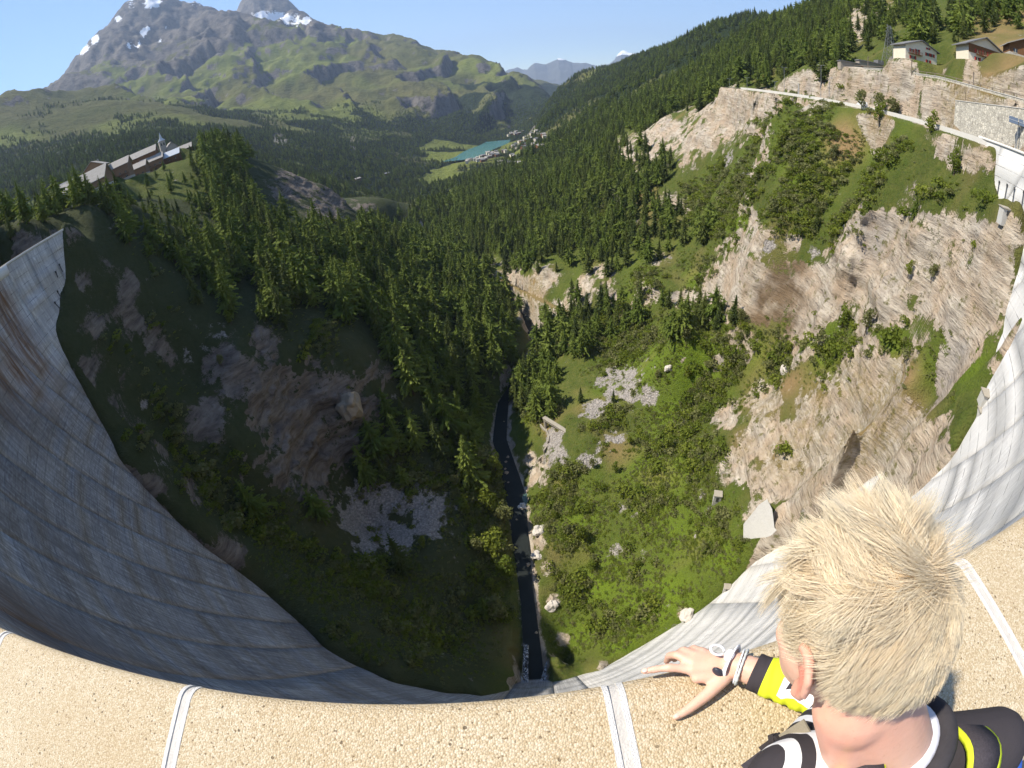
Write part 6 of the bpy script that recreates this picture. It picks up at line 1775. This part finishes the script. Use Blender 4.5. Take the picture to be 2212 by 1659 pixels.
# left sleeve with cuff: own mesh with length and angle coordinates
def sleeve(A, Bp, r0, r1, n=60, m=40):
    d_ = unit(Bp-A); up_ = unit(v3(0, 0, 1)-d_*d_[2]); sd = np.cross(d_, up_)
    V = []; U = []; g_ = np.random.default_rng(3); ln = np.linalg.norm(Bp-A)
    ts = np.linspace(0, 1, n); an = np.linspace(0, 2*np.pi, m, endpoint=False)
    for t_ in ts:
        r = r0+(r1-r0)*t_
        fold = .0016*np.sin(t_*46+1.3*np.sin(an*2+2))+.0010*np.sin(t_*90+an*3)
        rr = r+fold*(1-.6*(t_ > .93)); 
        sag = np.where(np.sin(an) < 0, .006*np.sin(t_*9)**2, 0)
        P = A[None]+d_[None]*ln*t_+ (np.cos(an)*rr)[:, None]*sd[None]+(np.sin(an)*(rr*.92+sag))[:, None]*up_[None]
        V.append(P); U.append(np.stack([np.full(m, t_), an/(2*np.pi), an*0], -1))
    V = np.concatenate(V); U = np.concatenate(U); idx = np.arange(n*m).reshape(n, m); idx = np.concatenate([idx, idx[:, :1]], 1)
    F = np.stack([idx[:-1, :-1], idx[:-1, 1:], idx[1:, 1:], idx[1:, :-1]], -1).reshape(-1, 4)
    me = mesh_np('sleeve', V, F, True); at = me.attributes.new('uvm', 'FLOAT_VECTOR', 'POINT'); at.data.foreach_set('vector', U.astype(np.float32).ravel())
    return me
def sleeve_cols(t, P):
    s = t.sep(t.attr('uvm', 'Vector')); a, v = s[0], s[1]       # a: 0 elbow .. 1 cuff ; v: angle, .25 = top
    yel, blk, wht = (.68, .74, .035), (.045, .038, .042), (.80, .80, .82)
    n = t.noise(P, 40, 2)
    def band(x, lo, hi): return t.math('MULTIPLY', t.math('GREATER_THAN', x, lo), t.math('LESS_THAN', x, hi))
    c = t.mix(n, (.60, .66, .03), yel)
    c = t.mix(t.math('MAXIMUM', t.math('GREATER_THAN', v, .90), t.math('LESS_THAN', v, .075)), c, blk)                          # black strip along the far side
    vv = t.math('ADD', v, t.math('MULTIPLY', t.math('SINE', t.math('MULTIPLY', a, 24.0)), .018))
    w = t.math('MULTIPLY', band(vv, .27, .43), band(a, .18, .74))
    c = t.mix(w, c, wht)
    k1 = t.math('MULTIPLY', band(vv, .22, .38), band(t.math('ADD', a, t.math('MULTIPLY', v, .3)), .42, .56)); c = t.mix(k1, c, blk)
    k2 = t.math('MULTIPLY', band(vv, .25, .35), band(t.math('ADD', a, t.math('MULTIPLY', v, -.2)), .56, .62)); c = t.mix(k2, c, blk)
    c = t.mix(t.math('LESS_THAN', a, .10), c, blk); c = t.mix(band(a, .035, .075), c, (.42, .40, .30))
    return t.mix(t.math('GREATER_THAN', a, .89), c, blk)
M_SLEEVE = fabric('yellow_sleeve_cloth', sleeve_cols)
cuffp = EL_+(WR-EL_)*.80
pp('sleeve', sleeve(EL_-unit(WR-EL_)*.05, cuffp, .052, .037), M_SLEEVE)
b = Blob(); b.chain([SL*.55+EL_*.45, EL_+v3(0, -.005, .004)], [.052, .048]).cap(EL_+v3(0, -.005, .004), EL_+(WR-EL_)*.1, .047, .044); pp('elbow_sleeve', b.done('elbow_sleeve', .006, 5), M_BLACK)
# collar ring
def torus_path(name, pts, r, n=10, closed=True):
    pts = [np.asarray(p, float) for p in pts]; m = len(pts); V = []
    for i, p in enumerate(pts):
        d_ = unit(pts[(i+1) % m]-pts[i-1]) if closed else unit(pts[min(i+1, m-1)]-pts[max(i-1, 0)])
        a = unit(np.cross(d_, v3(.3, .2, 1))); c = np.cross(d_, a)
        rr = r if np.isscalar(r) else r[i]
        r1, r2 = (rr if np.isscalar(rr) else rr[0]), (rr if np.isscalar(rr) else rr[1])
        V.append(np.stack([p+a*r1*math.cos(t_)+c*r2*math.sin(t_) for t_ in np.linspace(0, 2*np.pi, n, endpoint=False)]))
    V = np.concatenate(V); idx = np.arange(m*n).reshape(m, n)
    if closed: idx = np.concatenate([idx, idx[:1]], 0)
    idx = np.concatenate([idx, idx[:, :1]], 1)
    F = np.stack([idx[:-1, :-1], idx[:-1, 1:], idx[1:, 1:], idx[1:, :-1]], -1).reshape(-1, 4)
    return mesh_np(name, V, F, True)
NB_ = C7+v3(-.012, .028, -.012); NAx = unit(hp(0, -.03, -.06)-C7)
n1, n2 = unit(np.cross(NAx, TFr)), None; n2 = np.cross(NAx, n1)
cp = [NB_+n1*.074*math.cos(a)+n2*.070*math.sin(a)-NAx*.004*math.cos(2*a) for a in np.linspace(0, 2*np.pi, 40, endpoint=False)]
pp('collar', torus_path('collar', cp, .013, 10), M_COLLAR)
cp2 = [NB_+n1*.094*math.cos(a)+n2*.089*math.sin(a)-NAx*.016 for a in np.linspace(0, 2*np.pi, 40, endpoint=False)]
pp('neck_band', torus_path('neck_band', cp2, .016, 10), M_BLACK)
b = Blob()
for s in (-1, 1):
    hj = HIP+TLf*.09*s+v3(0, 0, -.02); kn = v3(hj[0], hj[1]+.03, -1.56); an_ = v3(hj[0], hj[1]-.02, -1.95)
    b.chain([hj, kn, an_+v3(0, 0, .05)], [.103, .078, .062])
b.ell(HIP+TU*.0, AX, (.172, .128, .12)); pp('trousers', b.done('trousers', .009, 5), M_SHORTS)
b = Blob()
for s in (-1, 1):
    an_ = v3((HIP+TLf*.09*s)[0], (HIP+TLf*.09*s)[1]-.02, -1.95); b.cap(an_+v3(0, -.03, -.035), an_+v3(0, .17, -.04), .045, .040)
pp('shoes', b.done('shoes', .008, 4), M_BLACK)
# lettering on the jersey beside the collar: white-edged letters
M_PRINT = simple('white_print', (.80, .79, .80), .8, .1, .03, 30); M_PRINTD = simple('dark_print', (.05, .04, .045), .8, .1, .05, 30)
# ---- hair
def hair():
    g_ = np.random.default_rng(12)
    rad = np.array([.0785, .0985, .0965]); ctr = np.array([0, -.012, .022])
    N = 38000
    d_ = g_.normal(0, 1, (N*3, 3)); d_ /= np.linalg.norm(d_, axis=1, keepdims=True)
    p = ctr+d_*rad
    l, f, u = p[:, 0], p[:, 1], p[:, 2]
    hairline = np.where(f > .045, .055-.10*np.clip(.095-f, 0, .05), np.where(f > -.02, .004+.02*(f > .01), -.012-.62*np.clip(-.02-f, 0, .1)))
    hairline = np.where((np.abs(l) > .05) & (f > -.032) & (f < .03), np.maximum(hairline, .020), hairline)
    ok = u > hairline+.006*g_.normal(size=len(u))
    p, d_ = p[ok][:N], d_[ok][:N]; n = len(p)
    wh = np.array([-.034, -.070, .085]); whd = (wh-ctr)/rad; whd /= np.linalg.norm(whd)
    # comb: away from the whorl over the scalp
    away = d_-whd; away -= d_*(away*d_).sum(1, keepdims=True)
    dist = np.linalg.norm(d_-whd, axis=1)
    away /= np.linalg.norm(away, axis=1, keepdims=True)+1e-6
    top = sstep(.020, .062, p[:, 2])*sstep(-.085, -.03, p[:, 1])
    low = sstep(.03, -.05, p[:, 2])
    down = np.tile([0, -.15, -1.0], (n, 1)); down -= d_*(down*d_).sum(1, keepdims=True); down /= np.linalg.norm(down, axis=1, keepdims=True)+1e-6
    swirl = np.cross(d_, away)
    back = sstep(-.01, -.06, p[:, 1])*(1-top)
    comb = away*(1-.45*low[:, None])+down*(.55*low+.55*back)[:, None]+swirl*(.35*sstep(1.2, .2, dist))[:, None]
    fwd = np.tile([-.35, .85, .15], (n, 1)); comb = comb*(1-.6*top[:, None])+fwd*.6*top[:, None]
    # locks
    nc = 760; cid_c = p[g_.choice(n, nc, False)]
    cid = np.empty(n, int)
    for i in range(0, n, 2000): cid[i:i+2000] = ((p[i:i+2000, None]-cid_c[None])**2).sum(-1).argmin(1)
    ldir = g_.normal(0, 1, (nc, 3)); llen = g_.uniform(.72, 1.25, nc); lph = g_.uniform(0, 6.28, nc); lift = g_.uniform(.0, 1.0, nc)
    comb = comb+ldir[cid]*(.16+.20*top)[:, None]+g_.normal(0, .09, (n, 3))+.45*np.stack([vnoise(p[:, 0]*38, p[:, 1]*38, p[:, 2]*38, q_) for q_ in (1, 2, 3)], -1)
    comb -= d_*((comb*d_).sum(1, keepdims=True)); comb /= np.linalg.norm(comb, axis=1, keepdims=True)+1e-6
    ln = (.017+.018*(1-low)+.050*top+.006*back)*llen[cid]*g_.uniform(.7, 1.15, n)
    rise = (.10+.42*top*(.25+.9*lift[cid]))*(1-.45*low)-.10*low
    K = 5; pts = np.empty((n, K, 3)); pts[:, 0] = p-d_*.002
    c0 = cid_c[cid]
    wind = np.array([-1.0, .05, .0])
    for k in range(1, K):
        t_ = k/(K-1)
        dirn = d_*(rise*(1-.95*t_))[:, None]+comb+wind*(.75*top*t_)[:, None]
        dirn = dirn+np.stack([np.sin(lph[cid]+5*t_), np.cos(lph[cid]*1.7+4*t_), np.sin(lph[cid]*.6+6*t_)], -1)*(.10+.10*top)[:, None]
        dirn /= np.linalg.norm(dirn, axis=1, keepdims=True)
        pts[:, k] = pts[:, k-1]+dirn*(ln/(K-1))[:, None]
        # stay outside the scalp
        q = (pts[:, k]-ctr)/rad; r_ = np.linalg.norm(q, axis=1); m = r_ < 1.016+.022*t_
        pts[m, k] = ctr+(q[m]/r_[m, None])*(1.016+.022*t_)*rad
    # gather locks towards their own middle line
    mean = np.zeros((nc, K, 3)); cnt = np.bincount(cid, minlength=nc)[:, None, None]+1e-6
    np.add.at(mean, cid, pts); mean /= cnt
    w = (np.linspace(0, 1, K)**1.3*.34)[None, :, None]*(.45+1.0*top)[:, None, None]
    pts = pts*(1-w)+mean[cid]*w+g_.normal(0, .0006, pts.shape)
    # strands stand as thin three-sided tapering tubes
    W = HC+pts[..., :1]*HL+pts[..., 1:2]*HF+pts[..., 2:]*HU
    T = np.gradient(W, axis=1); T /= np.linalg.norm(T, axis=2, keepdims=True)+1e-9
    A = np.cross(T, g_.normal(0, 1, (n, 1, 3))); A /= np.linalg.norm(A, axis=2, keepdims=True)+1e-9; B = np.cross(T, A)
    rr = (np.array([.00019, .00020, .00019, .00015, .00006])*g_.uniform(.7, 1.3, (n, 1)))[..., None]
    ring = [W+rr*(A*math.cos(a)+B*math.sin(a)) for a in (0, 2.094, 4.189)]
    V = np.stack(ring, 2).reshape(-1, 3)
    base = (np.arange(n)*K*3)[:, None, None]; k_ = (np.arange(K-1)*3)[None, :, None]; s_ = np.arange(3)[None, None]
    i0 = base+k_+s_; i1 = base+k_+(s_+1) % 3
    F = np.stack([i0, i1, i1+3, i0+3], -1).reshape(-1, 4)
    me = mesh_np('hair', V, F, True)
    col = np.ones((n, K, 3, 4), np.float32)
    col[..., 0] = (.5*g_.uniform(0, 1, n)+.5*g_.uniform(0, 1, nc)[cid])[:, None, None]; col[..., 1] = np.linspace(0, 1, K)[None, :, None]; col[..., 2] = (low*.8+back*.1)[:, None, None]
    at = me.attributes.new('mask', 'FLOAT_COLOR', 'POINT'); at.data.foreach_set('color', col.ravel())
    return me
t = NT('bleached_blond_hair'); mk = t.sep(t.attr('mask'))
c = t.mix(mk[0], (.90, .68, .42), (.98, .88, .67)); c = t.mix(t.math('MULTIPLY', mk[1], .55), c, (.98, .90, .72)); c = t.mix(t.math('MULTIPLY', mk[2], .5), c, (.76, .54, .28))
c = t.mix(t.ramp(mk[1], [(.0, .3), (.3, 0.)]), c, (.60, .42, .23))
hb_ = t.bsdf(c, .38, .4); ht_ = t.n('ShaderNodeBsdfTranslucent'); t.l(c, ht_.inputs[0]); hm_ = t.n('ShaderNodeMixShader'); hm_.inputs[0].default_value = .25; t.l(hb_.outputs[0], hm_.inputs[1]); t.l(ht_.outputs[0], hm_.inputs[2])
M_HAIR = t.done(hm_)
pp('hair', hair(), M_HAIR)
# scalp under the hair
M_SCALP = simple('hair_roots', (.50, .33, .17), .8, .15, .2, 80)
sb = Blob(); sb.ell(hp(0, -.012, .022), hd, (.0785, .0985, .0965), 40)
m_ = sb.raw('hair_roots'); bm = bmesh.new(); bm.from_mesh(m_)
def _bare(v):
    q = np.array(v.co[:])-HC; f_, u_ = np.dot(q, HF), np.dot(q, HU)
    return u_ < (.052 if f_ > .045 else (.008 if f_ > -.02 else -.002-.55*max(0, -.02-f_)))
bmesh.ops.delete(bm, geom=[v for v in bm.verts if _bare(v)], context='VERTS'); bm.to_mesh(m_); bm.free(); pp('hair_roots', m_, M_SCALP)
# ------------------------------------------------------------------ things worn: watch, bracelet, backpack
wd_ = unit(WR-EL_); wup = unit(v3(0, 0, 1)-wd_*wd_[2]); wsd = np.cross(wd_, wup)
def wrist_ring(c, r, tilt=0.0, n=28): return [c+(wsd*math.cos(a)*1.12+wup*math.sin(a)*.92)*r+wd_*tilt*math.cos(a) for a in np.linspace(0, 2*np.pi, n, endpoint=False)]
M_WBAND = simple('white_watch_strap', (.78, .77, .78), .5, .3, .03, 40); M_WDARK = simple('black_watch_case', (.03, .03, .045), .4, .4, .1, 40); M_CORD = simple('grey_braided_cord', (.50, .52, .50), .8, .2, .3, 250)
wc = WR+wd_*.004
wa = empty('wristwatch', wc); tag(wa, 'white-strapped black sports watch on the left wrist', 'watch')
def wpart(name, me, mat, root): me.transform(Matrix.Translation(-root.location)); return link(name, me, mat, root)
wpart('strap', torus_path('strap', wrist_ring(wc, .0305), [(.0028, .008)]*28, 10), M_WBAND, wa)
wb = Blob(); cq = wc-wsd*.032+wup*.004+wd_*.008; wb.ell(cq, (unit(wup*.8+wd_*.5), unit(wd_-wup*.6), -wsd), (.021, .013, .0075), 18); m_ = wb.raw('case'); m_.polygons.foreach_set('use_smooth', np.ones(len(m_.polygons), bool)); wpart('case', m_, M_WDARK, wa)
bc = wc+wup*.030+wd_*.004; bk = Blob(); bk.ell(bc, (wd_, wsd, wup), (.010, .014, .005), 16); m_ = bk.raw('buckle'); wpart('buckle', m_, M_WBAND, wa)
lp = [bc+wd_*(.012+.014*(1-math.cos(a)))+wsd*.010*math.sin(a)+wup*.004*math.sin(a*.5) for a in np.linspace(.3, 2*np.pi-.3, 16)]
wpart('cord_loop', torus_path('cord_loop', lp, .0026, 7, False), M_WBAND, wa)
br_ = empty('bracelet', WR-wd_*.022); tag(br_, 'grey braided bracelet beside the watch', 'bracelet')
wpart('braid', torus_path('braid', wrist_ring(WR-wd_*.022, .0315, .004, 60), [(.0026+.0007*math.sin(i*1.9), .0034+.0007*math.cos(i*1.9)) for i in range(60)], 8), M_CORD, br_)
wpart('braid', torus_path('braid', wrist_ring(WR-wd_*.016, .0310, .005, 60), [(.0018, .0022)]*60, 7), M_WBAND, br_)
# backpack
M_PACK = fabric('black_pack_fabric', lambda t, P: t.mix(t.noise(P, 300, 2), (.03, .027, .032), (.075, .065, .075)))
M_WEB = fabric('taupe_webbing', lambda t, P: t.mix(t.noise(P, 500, 2), (.20, .175, .13), (.30, .265, .20)))
M_NEON = fabric('neon_yellow_piping', lambda t, P: t.mix(t.noise(P, 60, 2), (.58, .66, .03), (.68, .76, .04)))
M_BLUE = simple('blue_foam', (.03, .10, .42), .7, .25, .15, 60); M_BUCK = simple('black_plastic_buckle', (.035, .03, .032), .4, .4, .2, 60)
PB = mid-TFr*.17-TU*.05
bp = empty('backpack', PB); tag(bp, 'black backpack with neon yellow strap edging on the back of the blond person', 'backpack')
b = Blob(); b.ell(PB, AX, (.13, .065, .22)).ell(PB+TU*.16, AX, (.115, .055, .09)).ell(PB-TFr*.05-TU*.04, AX, (.10, .05, .14)); wpart('bag', b.done('bag', .008, 6), M_PACK, bp)
def strap_path(name, pts, w, th, mat, root):
    """flat band along a path, lying on the body"""
    pts = np.array(pts); s = np.linspace(0, len(pts)-1, (len(pts)-1)*8+1); P = np.stack([np.interp(s, np.arange(len(pts)), pts[:, k]) for k in range(3)], -1)
    for _ in range(6): P[1:-1] = .25*P[:-2]+.5*P[1:-1]+.25*P[2:]
    T = np.gradient(P, axis=0); T /= np.linalg.norm(T, axis=1, keepdims=True)
    ctr_ = C7*.6+HIP*.4
    Nn = P-ctr_; Nn -= T*(Nn*T).sum(1, keepdims=True); Nn /= np.linalg.norm(Nn, axis=1, keepdims=True); S = np.cross(T, Nn)
    V = np.stack([P+S*w/2, P+S*w/2+Nn*th, P-S*w/2+Nn*th, P-S*w/2], 1); n = len(P); idx = np.arange(n*4).reshape(n, 4); idx = np.concatenate([idx, idx[:, :1]], 1)
    F = np.stack([idx[:-1, :-1], idx[:-1, 1:], idx[1:, 1:], idx[1:, :-1]], -1).reshape(-1, 4)
    o = wpart(name, mesh_np(name, V.reshape(-1, 3), F), mat, root); return o, P, S, Nn
for s, SH in ((1, SL), (-1, SR)):
    t0 = PB+TU*.20+TLf*.055*s
    path = [t0, C7-TU*.045+TLf*.085*s-TFr*.085, C7*.45+SH*.55+v3(0, 0, .072)-TFr*.02, C7*.42+SH*.58+TFr*.075+v3(0, 0, .035), C7*.5+SH*.5+TFr*.135-TU*.07, mid+TLf*.135*s+TFr*.135]
    o, P, S, Nn = strap_path('shoulder_strap', path, .046, .010, M_PACK, bp)
    for e in (-1, 1):
        q = P+S*.023*e+Nn*.008
        strap_path('piping', q[::8], .012, .009, M_NEON, bp)
# side webbing with buckle under the left arm
a_, b2, c2 = atD(1745, 1555, .30), None, None
w0, w1, w2 = rq(1745, 1570)*.70, rq(1680, 1610)*.74, rq(1610, 1662)*.79
d0 = w1-w0
m_ = MB(); 
def flat(a, b, w, th, name, mat):
    a, b = np.asarray(a), np.asarray(b); d = unit(b-a); n_ = unit(v3(0, 0, 1)-d*d[2]); s_ = np.cross(d, n_)
    V = np.array([p+s_*x*w/2+n_*z*th/2 for p in (a, b) for x, z in ((-1, -1), (1, -1), (1, 1), (-1, 1))])
    F = [(0, 1, 2, 3), (7, 6, 5, 4), (0, 4, 5, 1), (1, 5, 6, 2), (2, 6, 7, 3), (3, 7, 4, 0)]
    wpart(name, mesh_np(name, V, F), mat, bp)
flat(w0, w1, .026, .003, 'webbing', M_WEB)
flat(w1+unit(w2-w1)*.02, w2, .020, .003, 'webbing', M_PACK)
flat(w1-unit(w1-w0)*.012, w1+unit(w2-w1)*.024, .032, .012, 'side_buckle', M_BUCK)
flat(w1-unit(w1-w0)*.004+v3(-.004, .012, .004), w1+unit(w2-w1)*.006+v3(-.004, .014, .004), .012, .010, 'side_buckle', M_BUCK)
b = Blob(); bl = rq(2183, 1640)*.86; b.cap(bl, bl+v3(.005, -.045, -.03), .020, .020); wpart('blue_tip', b.done('blue_tip', .004, 4), M_BLUE, bp)
# ------------------------------------------------------------------ mountain haze: one box of thin air round everything
m = MB().box((0, 8500, 1150), (44000, 29000, 2900))
hz = NT('thin_blue_air'); pv = hz.n('ShaderNodeVolumePrincipled')
pv.inputs['Color'].default_value = (.55, .70, .98, 1); pv.inputs['Density'].default_value = 5.4e-5; pv.inputs['Anisotropy'].default_value = .15
hz.l(pv.outputs[0], hz.out.inputs['Volume'])
tag(m.build('haze', hz.m), 'thin bluish haze filling the valley air', 'haze', kind='stuff')
